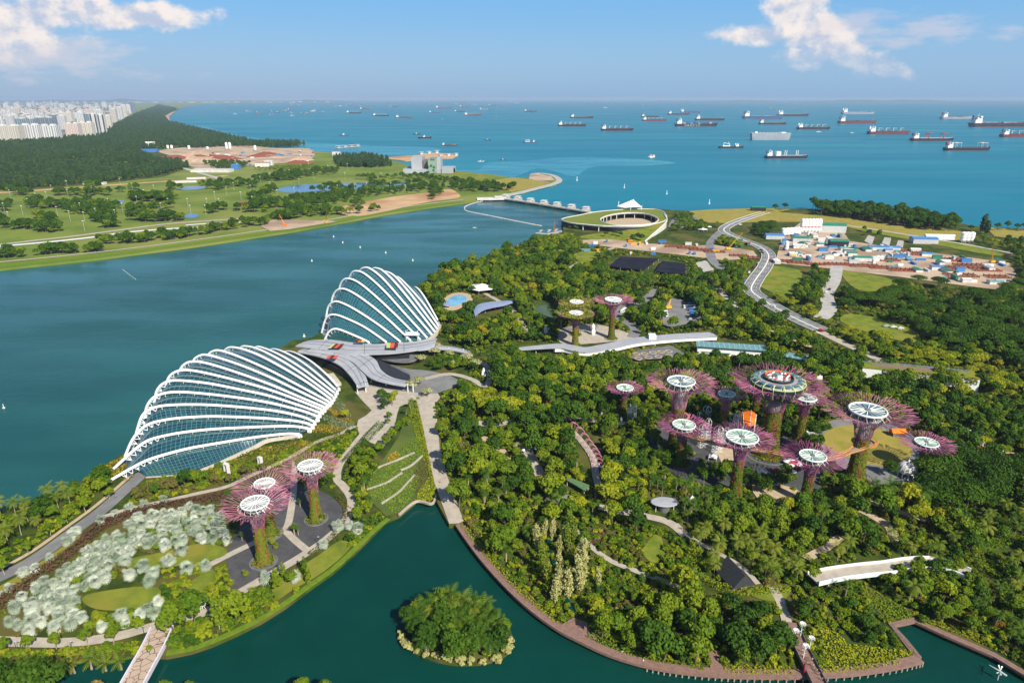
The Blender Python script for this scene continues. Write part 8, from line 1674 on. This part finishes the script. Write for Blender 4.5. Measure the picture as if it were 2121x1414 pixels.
# hut, shelters, statues
a, b_ = G(1508, 1153, 10.5), G(1542, 1190, 10.5); c = (a+b_)/2; ht = empty('gabled_hut', (c.x, c.y, ZG), math.atan2((b_-a).y, (b_-a).x)); tag(ht, 'dark steep-roofed thatched hut among the coconut palms', 'hut'); L = (b_-a).length
M['slate'] = mat('dark thatch', (0.045, 0.048, 0.055), (0.03, 0.032, 0.036), 1.2, .85)
MB().box((0, 0, 0), (L*.8, 6.5, 2.4)).build('wall', M['sill'], ht); MB().gable((0, 0, 2.2), (L*1.05, 10.5, 6), 0, 0, .3).build('roof', M['slate'], ht); MB().gable((L*.535, 0, 2.4), (.3, 8.6, 4.8)).build('gable_end', M['offwhite'], ht)
ms = empty('mushroom_shelter', G(1375, 1056)); tag(ms, 'grey mushroom-shaped shelter in the woodland', 'shelter'); o = MB().lathe([(.4, 4.2), (5.4, 4.6), (6.1, 4.8), (5.8, 5.05), (.1, 5.3)], 28).build('roof', M['grey'], ms); o.scale = (1.15, .75, 1); MB().lathe([(2.8, 0), (2.8, 4.2)], 20).build('kiosk', M['dconc'], ms)
for x, y in ((4.5, -1.5), (-4.5, -1.5)): MB().tube([(x, y, 0), (x, y, 4.6)], .16, 6).build('column', M['white'], ms)
gs = empty('green_shelter', G(1194, 1012)); tag(gs, 'flat sage green roofed shelter beside the trellis path', 'shelter'); q = [p-gs.location for p in GP([(1173, 993), (1181, 988), (1221, 1004), (1212, 1016)], 6)]; MB().prism(q, 3.0, 3.5).build('roof', mat('sage roof', (.10, .19, .08), (.08, .15, .07), .5, .6), gs)
for p in q: MB().tube([(p.x*.9, p.y*.9, 0), (p.x*.9, p.y*.9, 3)], .15, 5).build('post', M['white'], gs)
M['pink'] = mat('pink steel', (0.58, 0.20, 0.36), (0.50, 0.15, 0.30), 1, .5)
tl = smooth(GP([(1178, 882), (1200, 900), (1218, 925), (1232, 945), (1240, 965), (1242, 985)]), 2)
for i, p in enumerate(tl[:-1]):
 d = (tl[i+1]-p).normalized(); n_ = Vector((-d.y, d.x, 0)); mb = MB()
 for s in (-.8, .8): mb.tube([n_*3.4*math.cos(t)+d*(s+1.1*math.sin(3*t))+Vector((0, 0, 4.6*math.sin(t))) for t in [math.pi*k/9 for k in range(10)]], .13, 4)
 mb.tube([Vector((0, 0, 4.6))-d*.8, Vector((0, 0, 4.6))+d*.8], .1, 4)
 o = mb.build('trellis_arch', M['pink']); o.location = p; tag(o, 'curved pink steel arch of the trellis walk beside the woodland mound', 'trellis arch', 'pink arches of the trellis walk')
for x, y in ((1122, 842), (1134, 846), (1146, 850), (1158, 854), (1170, 857)):
 mb = MB(); [mb.tube([(2.6*math.cos(t), s+.5*math.sin(3*t), 3.8*math.sin(t)) for t in [math.pi*k/8 for k in range(9)]], .12, 4) for s in (-.7, .7)]; o = mb.build('trellis_arch', M['pink']); o.location = G(x, y+6); o.rotation_euler[2] = .5; tag(o, 'pink steel arch of the upper trellis behind the pale path', 'trellis arch', 'pink arches of the upper trellis')
gt = empty('garden_gate', G(1240, 978)); tag(gt, 'white portal gate at the lower end of the pink trellis', 'gate')
mb = MB(); [mb.tube([(2.0*math.cos(t), y, 4.2*math.sin(t)) for t in [math.pi*k/8 for k in range(9)]], .4, 6) for y in (-.5, .5)]; mb.build('portal', M['white'], gt); MB().lathe([(.4, 4.4), (.3, 5.2), (.05, 5.8)], 8).build('finial', M['white'], gt)
def statue(px, prof, lab, m='offwhite', z=ZG, n=9, lean=(0, 0), name='statue', sq=1.0):
 o = MB().lathe(prof, n).build(name, M[m], None, False); r_ = random.Random(int(px[0]))
 for v in o.data.vertices:
  k = v.co.z; v.co.x = v.co.x*r_.uniform(.75, 1.2)+lean[0]*k; v.co.y = v.co.y*r_.uniform(.75, 1.2)*sq+lean[1]*k
 o.location = G(px[0], px[1], z); tag(o, lab, 'statue'); return o
statue((1289, 1361), [(1.0, -.5), (1.1, .8), (.7, 1.6), (.9, 2.4), (.5, 3.0), (.1, 3.3)], 'white seated water statue, middle of the three by the boardwalk', z=0)
statue((1253, 1346), [(.4, -.4), (.35, .8), (.5, 1.4), (.15, 2.0)], 'small grey water statue, left of the three by the boardwalk', 'steel', 0, 7, (.15, 0)); statue((1334, 1380), [(.5, -.4), (.55, 1.2), (.35, 2.6), (.1, 3.6)], 'leaning white fin statue, right of the three by the boardwalk', z=0, lean=(-.15, 0))
statue((1272, 1030), [(.8, 0), (1.0, 1.5), (.8, 3), (.9, 4.6), (.4, 6.2), (.1, 6.6)], 'tall pale standing rock beside the woodland plaza'); statue((1145, 1052), [(1.3, 0), (1.5, 1.0), (.9, 2.2), (.3, 3.0)], 'squat pale rock sculpture on the wavy plaza'); statue((1228, 694), [(1.6, 0), (2.2, 3), (1.6, 6), (1.9, 8), (.6, 10.5), (.2, 11)], 'white coral-like sculpture on the far plaza', 'white')
statue((1130, 702), [(1.6, 0), (1.7, 4), (1.4, 9), (.8, 12), (.2, 12.6)], 'tall white slab stone left of the green-topped supertrees', sq=.4); statue((1136, 702), [(1.4, 0), (1.4, 4), (1.1, 8), (.5, 10.4)], 'shorter white slab stone left of the green-topped supertrees', sq=.4)
statue((1002, 782), [(1.8, 0), (1.6, 3), (1.0, 6), (.3, 8)], 'white triangular fin by the end of the canopy roof', 'white', sq=.4)
for x, y, l in ((1187, 842, 'first'), (1195, 848, 'second'), (1218, 858, 'third'), (1245, 862, 'fourth')): statue((x, y), [(.8, 0), (.9, 2), (.7, 4), (.2, 5.2)], l+' pale standing stone from the left behind the woodland', sq=.5)
for (x, y), (ww, hh), lab in (((471, 975), (2.4, 6), 'white vent portal on the dome slope, left one'), ((540, 958), (1.8, 5), 'white vent portal on the dome slope, right one')):
 r = empty('vent_portal', G(x, y+6), -.5); tag(r, lab, 'portal'); mb = MB(); mb.box((-ww/2, 0, 0), (.6, 2, hh)); mb.box((ww/2, 0, 0), (.6, 2, hh)); mb.box((0, 0, hh), (ww+.6, 2, .6)); mb.build('frame', M['offwhite'], r); MB().box((0, .3, 0), (ww-.6, 1, hh-.1)).build('opening', M['dark'], r)
for x, y, l in ((1109, 942, 'globe lamp left of the woodland mound'), (1084, 946, 'globe lamp beside the pale woodland path'), (1669, 908, 'globe lamp behind the near right supertree'), (1614, 900, 'globe lamp beside the rooftop bar supertree trunk')):
 r = empty('globe_lamp', G(x, y)); tag(r, 'white '+l, 'lamp'); MB().tube([(0, 0, 0), (0, 0, 3.6)], .12, 6).build('post', M['dark'], r); MB().lathe([(.1, 3.5), (.8, 4.0), (1.0, 4.5), (.8, 5.1), (.1, 5.5)], 14).build('globe', M['white'], r, True)
bn = empty('banner', G(1232, 1040)); tag(bn, 'magenta feather banner beside the woodland plaza', 'banner'); MB().tube([(0, 0, 0), (0, 0, 6)], .08, 5).build('pole', M['steel'], bn); MB().add([(0, 0, 1), (.9, .1, 1.2), (.8, 0, 4.4), (0, 0, 6), (0, .06, 1), (.9, .16, 1.2), (.8, .06, 4.4), (0, .06, 6)], [(0, 1, 2, 3), (7, 6, 5, 4), (0, 4, 5, 1), (1, 5, 6, 2), (2, 6, 7, 3)]).build('cloth', mat('magenta cloth', (.55, .05, .22), None, 1, .7), bn)
df = empty('dragonfly_sculpture', G(2066, 1408, 0)); tag(df, 'white dragonfly sculpture standing in the lake at the bottom right', 'sculpture'); MB().tube([(0, 0, -1), (0, 0, 4)], .12, 6).build('post', M['white'], df); mb = MB(); mb.tube([(1.5, -1.5, 3.6), (0, 0, 4.2), (-2.4, 2.6, 4.6)], [.35, .3, .08], 6); mb.build('body', M['steel'], df)
for a in (.7, 1.1, 3.6, 4.1): MB().add([(0, 0, 4.3), (2.8*math.cos(a), 2.8*math.sin(a), 4.7), (2.5*math.cos(a+.2), 2.5*math.sin(a+.2), 4.75), (0, 0, 4.38)], [(0, 1, 2), (0, 2, 3)]).build('wing', M['white'], df)
strip('stream', [(1131, 1088), (1136, 1120), (1146, 1160), (1160, 1210), (1176, 1250), (1190, 1278)], 2.0, ZG+.5, M['lake'], 'dark narrow stream running down the meadow to the lake', 'stream')
flat('wavy_plaza', [(1128, 1040), (1138, 1022), (1165, 1022), (1200, 1036), (1190, 1046), (1150, 1046)], ZG+.4, M['road'], 'grey wavy paved plaza in the front woodland', 'plaza', sm=3)
# vehicles
def coach_proto():
 r = empty('coach'); MB().box((0, 0, .5), (11.5, 2.5, 2.7)).box((0, 0, 3.2), (8, 1.8, .25)).build('body', M['white'], r); MB().box((0, 0, 1.75), (11.0, 2.56, .95)).build('windows', M['dark'], r)
 for x in (-3.6, 3.4):
  for y in (-1.2, 1.2): o = MB().tube([(x, y-.15, .5), (x, y+.15, .5)], .5, 10, cap=True).build('wheel', M['dark'], r)
 return r
def car_proto(m):
 r = empty('car'); MB().box((0, 0, .3), (4.4, 1.8, .65)).box((-.2, 0, .95), (2.6, 1.6, .55), 0, 0, .85).build('body', m, r); MB().box((-.2, 0, 1.0), (2.45, 1.66, .36)).build('windows', M['dark'], r)
 for x in (-1.35, 1.35):
  for y in (-.85, .85): MB().tube([(x, y-.1, .33), (x, y+.1, .33)], .33, 9, cap=True).build('wheel', M['dark'], r)
 return r
cb = coach_proto()
for i, (x, y, rz, l) in enumerate([(1370, 650, .15, 'white coach parked at the left edge of the coach park, rear one'), (1371, 656, .15, 'white coach parked at the left edge of the coach park, front one'), (1427, 638, .1, 'white coach parked at the far side of the coach park'), (1438, 644, .1, 'blue coach, rear one at the right of the coach park'), (1441, 650, .1, 'blue coach in the middle at the right of the coach park'), (1441, 656, .1, 'blue coach, front one at the right of the coach park'), (1291, 646, 1.1, 'white coach driving on the lane beside the far supertrees'), (1436, 633, .1, 'white coach behind the blue ones in the coach park')]):
 o = cb if i == 0 else dup(cb); o.location = G(x, y, ZG+.35); o.rotation_euler[2] = rz; tag(o, l, 'coach', 'coaches of the garden')
 if 'blue' in l:
  for ch in o.children:
   if ch.name.startswith('body'): ch.data = ch.data.copy(); ch.data.materials[0] = M['blue']
cs = {k: car_proto(M[k]) for k in ('white', 'red', 'dark', 'blue', 'steel')}; uc = set()
for x, y, rz, k, l in ((1576, 519, -.9, 'dark', 'dark car on the carriageway bend'), (1578, 524, -.9, 'dark', 'second dark car behind it on the bend'), (1571, 546, 1.1, 'steel', 'grey car on the carriageway straight'), (1560, 554, 1.1, 'dark', 'dark car on the carriageway straight'), (1552, 565, 1.2, 'white', 'white car on the lower carriageway'), (1543, 582, 1.3, 'blue', 'blue car on the lower carriageway'), (1531, 575, 1.2, 'white', 'white car beside the carriageway edge'), (1533, 466, .4, 'white', 'white car at the top of the carriageway'), (1600, 634, -.6, 'white', 'white car where the carriageway meets the trees'), (1700, 685, -.5, 'red', 'red car at the end of the carriageway'), (1690, 690, -.5, 'white', 'white car at the end of the carriageway'), (1430, 662, 1, 'steel', 'grey car in the coach park'), (1376, 640, 0, 'white', 'white van-like car in the coach park'),
     (1712, 606, 1, 'white', 'white car on the worksite lane'), (1718, 600, 1, 'dark', 'dark car on the worksite lane'), (1850, 678, .1, 'white', 'white car parked under the rain trees'), (1835, 676, .1, 'steel', 'grey car parked under the rain trees'), (1865, 681, .1, 'white', 'second white car parked under the rain trees')):
 o = cs[k] if k not in uc else dup(cs[k]); uc.add(k); o.location = G(x, y, ZG+.6); o.rotation_euler[2] = rz; o.scale = (1.25, 1.25, 1.25); tag(o, l, 'car', 'cars on the garden roads')
tr = empty('tipper_truck', G(1548, 505, ZG+.6), -.6); tag(tr, 'orange tipper truck on the carriageway bend', 'truck'); MB().box((-1, 0, .9), (6, 2.5, 2.2), 0, 0, 1.08).build('tipper', M['orange'], tr); MB().box((3.2, 0, .6), (2, 2.4, 2.4), 0, 0, .9).build('cab', M['red'], tr)
for x in (-3, -1.6, 3.0): MB().tube([(x, -1.2, .5), (x, 1.2, .5)], .5, 9, cap=True).build('axle', M['dark'], tr)
# building site on the right
def crane(px, px2, h, m, lab):
 c = G(*px); e = G(px2[0], px2[1], ZG); r = empty('crawler_crane', c); tag(r, lab, 'crane'); t = ZAT(e, px2[1]) if False else h; d = Vector((e.x-c.x, e.y-c.y, 0)); u = Vector((G(*px2, h).x-c.x, G(*px2, h).y-c.y, h-ZG))
 MB().box((0, 0, .9), (6, 4, 2.6)).build('cab', M[m], r); MB().box((0, -2, 0), (7, 1, 1.1)).box((0, 2, 0), (7, 1, 1.1)).build('tracks', M['dark'], r)
 mb = MB(); n_ = Vector((-u.y, u.x, 0)).normalized()*.8
 for s in (-1, 1): mb.tube([n_*s+Vector((0, 0, 2.5)), u], .22, 4)
 for k in range(10): a_, b2 = (n_+Vector((0, 0, 2.5))).lerp(u, k/10), (-n_+Vector((0, 0, 2.5))).lerp(u, (k+1)/10); mb.tube([a_, b2], .13, 3)
 mb.tube([u, u-Vector((0, 0, h*.5))], .06, 3); mb.build('boom', M[m], r)
crane((1642, 532), (1684, 486), 32, 'yellow', 'yellow lattice crawler crane, tallest of the building site'); crane((1508, 518), (1538, 482), 26, 'yellow', 'yellow lattice crane beside the carriageway'); crane((1662, 528), (1682, 540), 10, 'orange', 'orange low boom crane of the building site'); crane((2055, 545), (2056, 512), 30, 'yellow', 'thin upright yellow crane at the right end of the site'); crane((1147, 492), (1149, 458), 28, 'orange', 'upright orange piling rig beside the jetty'); crane((1970, 565), (1985, 545), 14, 'rust', 'red-brown boom crane in the right trench'); crane((1305, 502), (1301, 486), 14, 'orange', 'orange piling rig below the barrage ramp'); crane((1384, 640), (1390, 618), 9, 'yellow', 'yellow mobile crane in the coach park'); crane((676, 462), (676, 428), 36, 'yellow', 'upright yellow rig on the far reservoir bank'); crane((590, 468), (578, 444), 20, 'orange', 'orange boom crane on the far reservoir bank'); crane((617, 305), (612, 296), 26, 'rust', 'red crane on the reclamation coast')
flat('building_site', [(540, 470), (556, 458), (600, 456), (680, 458), (700, 460), (660, 466), (600, 476), (560, 480)], ZG+.5, M['sitesand'], 'dusty works yard on the far reservoir bank', 'ground')
SG = 'cabins and containers of the building site'
cols = ['white', 'offwhite', 'blue', 'green', 'steel', 'teal', 'green', 'blue']
def frame(px, w, d, rot, lab):
 r = empty('strut_frame', G(*px), rot); tag(r, lab, 'strut frame', 'red steel strut frames over the trenches'); mb = MB()
 for s in (-1, 1): mb.box((0, s*d/2, 1.2), (w, .9, 1.0))
 n_ = max(3, int(w/5))
 for k in range(n_+1): mb.box((-w/2+w*k/n_, 0, 1.2), (.9, d, .8)); mb.box((-w/2+w*k/n_, -d/2, 0), (.8, .8, 3.2)); mb.box((-w/2+w*k/n_, d/2, 0), (.8, .8, 3.2))
 mb.build('beams', M['rust'], r)
 MB().box((0, 0, .05), (w*.96, d*.8, .3)).build('trench_floor', M['dconc'], r)
for i, (x, y, w, d, rz) in enumerate([(1735, 549, 30, 10, -.1), (1790, 552, 34, 12, -.1), (1830, 556, 32, 12, -.1), (1865, 561, 26, 12, -.1), (1885, 522, 30, 12, -.1), (1905, 528, 24, 14, -.1), (1618, 542, 26, 9, -.15), (1655, 546, 26, 9, -.15), (1690, 549, 20, 8, -.15), (1980, 540, 30, 16, -.1), (2010, 552, 34, 18, -.1), (2040, 560, 30, 16, -.1), (1990, 572, 34, 14, -.1), (1960, 556, 24, 14, -.1), (1425, 515, 26, 9, -.1), (1450, 519, 26, 9, -.1), (1480, 523, 26, 9, -.1), (1530, 531, 22, 9, -.1), (1552, 535, 22, 10, -.1), (1395, 512, 22, 8, -.1), (1840, 540, 24, 12, -.1), (2065, 575, 24, 12, -.1)]): frame((x, y), w, d, rz, 'red steel strut frame '+('left of the carriageway' if x < 1580 else 'in the middle of the building site' if x < 1920 else 'at the right end of the building site'))
site = [(1605, 545), (1620, 500), (1650, 480), (1740, 485), (1760, 505), (1860, 520), (1880, 522), (1900, 540), (1880, 560), (1780, 548), (1700, 546)]
nS = 0
while nS < 125:
 x, y = rp.uniform(1605, 2090), rp.uniform(480, 590)
 if not (inpoly(x, y, site) or (x > 1880 and inpoly(x, y, [(1880, 520), (2090, 545), (2105, 575), (2060, 596), (1980, 586), (1870, 572)]) and rp.random() < .4)): continue
 k = rp.choice(cols); big_ = rp.random() < .25; w, d, h = (rp.uniform(9, 16), rp.uniform(6, 8), rp.uniform(3, 5)) if big_ else (rp.choice((6, 12)), 2.6, rp.choice((2.6, 2.6, 5.2)))
 zone = 'left part' if x < 1720 else 'middle part' if x < 1880 else 'right part'
 shed((x, y), w, d, h, 'offwhite' if big_ else k, k, ('gable-roofed %s shed' if big_ else '%s site container')%{'white': 'white', 'offwhite': 'cream', 'blue': 'blue', 'green': 'green', 'steel': 'grey', 'teal': 'pale green'}[k]+' in the '+zone+' of the building site', -.1+rp.choice((0, 1.57, .2)), big_, 'site_shed' if big_ else 'site_container', 'shed' if big_ else 'container', ('%s sheds, %s of the site' if big_ else '%s containers, %s of the site')%(k, zone)); nS += 1
for i in range(26):
 x, y = rp.uniform(1210, 1560), rp.uniform(500, 528); w = rp.choice((6, 9, 12)); k = rp.choice(cols+['yellow', 'white'])
 if hit(x, y) in (.9,): continue
 shed((x, y), w, 2.6, rp.choice((2.6, 3.5)), k, k, '%s container or machine on the trench site left of the carriageway' % ('yellow' if k == 'yellow' else 'cream' if k == 'offwhite' else 'grey' if k == 'steel' else 'pale green' if k == 'teal' else k), -.1+rp.choice((0, 1.5)), False, 'site_container', 'container', '%s containers of the trench site' % k)
for x, y, w, d, h, wl, rf, lab in ((1718, 480, 44, 16, 11, 'steel', 'green', 'long green roofed aggregate shed of the batching plant'), (1603, 494, 26, 14, 6, 'steel', 'blue', 'blue roofed shed beside the carriageway'), (1735, 510, 24, 14, 8, 'dark', 'green', 'tall green roofed shed in the middle of the site'), (1830, 518, 40, 10, 5, 'offwhite', 'blue', 'long blue roofed cabin block of the site'), (1786, 540, 22, 9, 5, 'offwhite', 'green', 'green roofed cabin beside the trenches'), (1912, 503, 34, 16, 7, 'steel', 'blue', 'dark blue roofed shed behind the right trench'), (1660, 500, 28, 14, 6, 'steel', 'green', 'green roofed shed below the white silos'), (1570, 437, 26, 10, 7, 'dark', 'green', 'dark green hut on the coastal bank'), (1945, 496, 40, 6, 6, 'white', 'white', 'long white canopy at the coast road')): shed((x, y), w, d, h, wl, rf, lab, -.12)
for i, x in enumerate((1660, 1667, 1674, 1681, 1688, 1695)): silo((x, 485), 24, 3.4, ('first', 'second', 'third', 'fourth', 'fifth', 'sixth')[i]+' tall red-banded white silo of the batching plant from the left', 'red-banded silos of the batching plant')
for i, x in enumerate((1622, 1630, 1638, 1646, 1653)): silo((x, 490-i*.6), 13, 4, ('first', 'second', 'third', 'fourth', 'fifth')[i]+' squat white silo from the left in the curved bank', None)
for i, x in enumerate((1993, 2001, 2010)): silo((x, 503), 16, 4, ('left', 'middle', 'right')[i]+' one of three white silos by the coastal park', None)
silo((1628, 520), 14, 2.6, 'single slim white silo in the left part of the building site')
for x, y, w, l in ((1455, 478, 24, 'white fabric shade by the barrage car park'), (1467, 473, 16, 'small white shade by the barrage car park')): tent((x, y), w*.5, 5, M['white'], l, n=6)
flat('car_park', [(1384, 470), (1400, 450), (1430, 446), (1446, 455), (1430, 468), (1405, 474)], ZG+.4, M['road'], 'round grey car park beside the barrage building', 'car park', sm=4)
for x, y, l in ((1121, 478, 'first small boat moored at the dark jetty'), (1138, 477, 'second small boat moored at the dark jetty'), (1152, 476, 'third small boat moored at the dark jetty')): ship(x-5, x+5, y, 'hullb', 'boat', l, 'offwhite')
ship(979, 987, 472, 'hullw', 'boat', 'lone white launch crossing the reservoir', 'offwhite')
for x, y, l in ((2030, 906, 'blue'), (2050, 921, 'bright blue')): tent((x, y), 3.0, 3.6, M['blue'], l+' umbrella tent on the reddish market path', 'market_tent', cat='tent')
for x, y, l in ((2010, 895, 'left'), (2042, 902, 'middle'), (2070, 938, 'right')): tent((x, y), 3.2, 3.4, M['offwhite'], 'cream market tent, %s one on the reddish path' % l, 'market_tent', cat='tent')
oa = empty('orange_stall', G(1858, 902)); tag(oa, 'orange canopied stall behind the right hand supertree', 'stall'); MB().gable((0, 0, 3), (9, 6, 2)).build('canopy', M['orange'], oa); MB().box((0, 0, 0), (8, 5, 2.9)).build('counter', M['dconc'], oa)
ck = empty('white_screen', G(1680, 915)); tag(ck, 'small white box stage beside the small right supertree', 'stage'); MB().box((0, 0, 0), (5.5, 5.5, 5)).build('block', M['white'], ck); MB().box((0, 0, 5), (6, 6, .3)).build('roof', M['offwhite'], ck)
for px in ([(1418, 470), (1710, 520)], ): pass
for pxs, l in (([(782, 967), (800, 960), (825, 950), (858, 936)], 'uppermost pale terrace wall'), ([(830, 972), (852, 962), (875, 942)], 'second pale terrace wall on the right'), ([(760, 1012), (800, 998), (833, 977)], 'third pale terrace wall'), ([(790, 1041), (825, 1018), (846, 996), (859, 982)], 'lowest pale terrace wall near the lake'), ([(826, 1064), (862, 1036), (894, 1041), (903, 1024)], 'pale quay edge of the reed corner')):
 o = MB().ribbon(smooth(GP(pxs, ZG+1.1), 5), .9, None, 0, 1.2).build('terrace_wall', M['path']); tag(o, l, 'wall')
for x, y in ((660, 1130), (700, 1120), (905, 965), (868, 850), (300, 1318), (150, 1350), (36, 1350)):
 r = empty('lamp_post', G(x, y)); tag(r, 'slim dark lamp post beside '+where(Vector(G(x, y))).split(' of ')[-1].replace('in front ', ''), 'lamp post', 'slim lamp posts of the promenades'); MB().tube([(0, 0, 0), (0, 0, 5)], [.12, .08], 6).build('post', M['dark'], r); MB().box((.3, 0, 5), (.9, .3, .15)).build('lamp_head', M['steel'], r)
bwp = smooth(GP(bw, ZG-.4), 6)
for i in range(6, len(bwp), 1):
 if PX(bwp[i])[0] > 1330:
  d = (bwp[min(i+1, len(bwp)-1)]-bwp[i-1]); n_ = Vector((d.y, -d.x, 0)).normalized(); p = bwp[i]+n_*1.75
  o = MB().tube([(0, 0, -2.6), (0, 0, .25)], .28, 6, cap=True).build('boardwalk_pile', M['path']); o.location = p; tag(o, 'pale timber pile head under the lower boardwalk edge', 'pile', 'piles along the boardwalk edge')
for x0, y0, x1, y1, l in ((1846, 1294, 1904, 1362, 'thin steel railing along the left side of the square inlet'), (1790, 1243, 1836, 1288, 'thin steel railing along the path above the inlet')):
 a, b2 = G(x0, y0, ZG+.4), G(x1, y1, ZG+.4); mb = MB(); [mb.tube([a+Vector((0, 0, h)), b2+Vector((0, 0, h))], .06, 4) for h in (.5, 1.1)]; [mb.tube([a.lerp(b2, k/10), a.lerp(b2, k/10)+Vector((0, 0, 1.1))], .06, 4) for k in range(11)]; tag(mb.build('railing', M['teal']), l, 'railing')
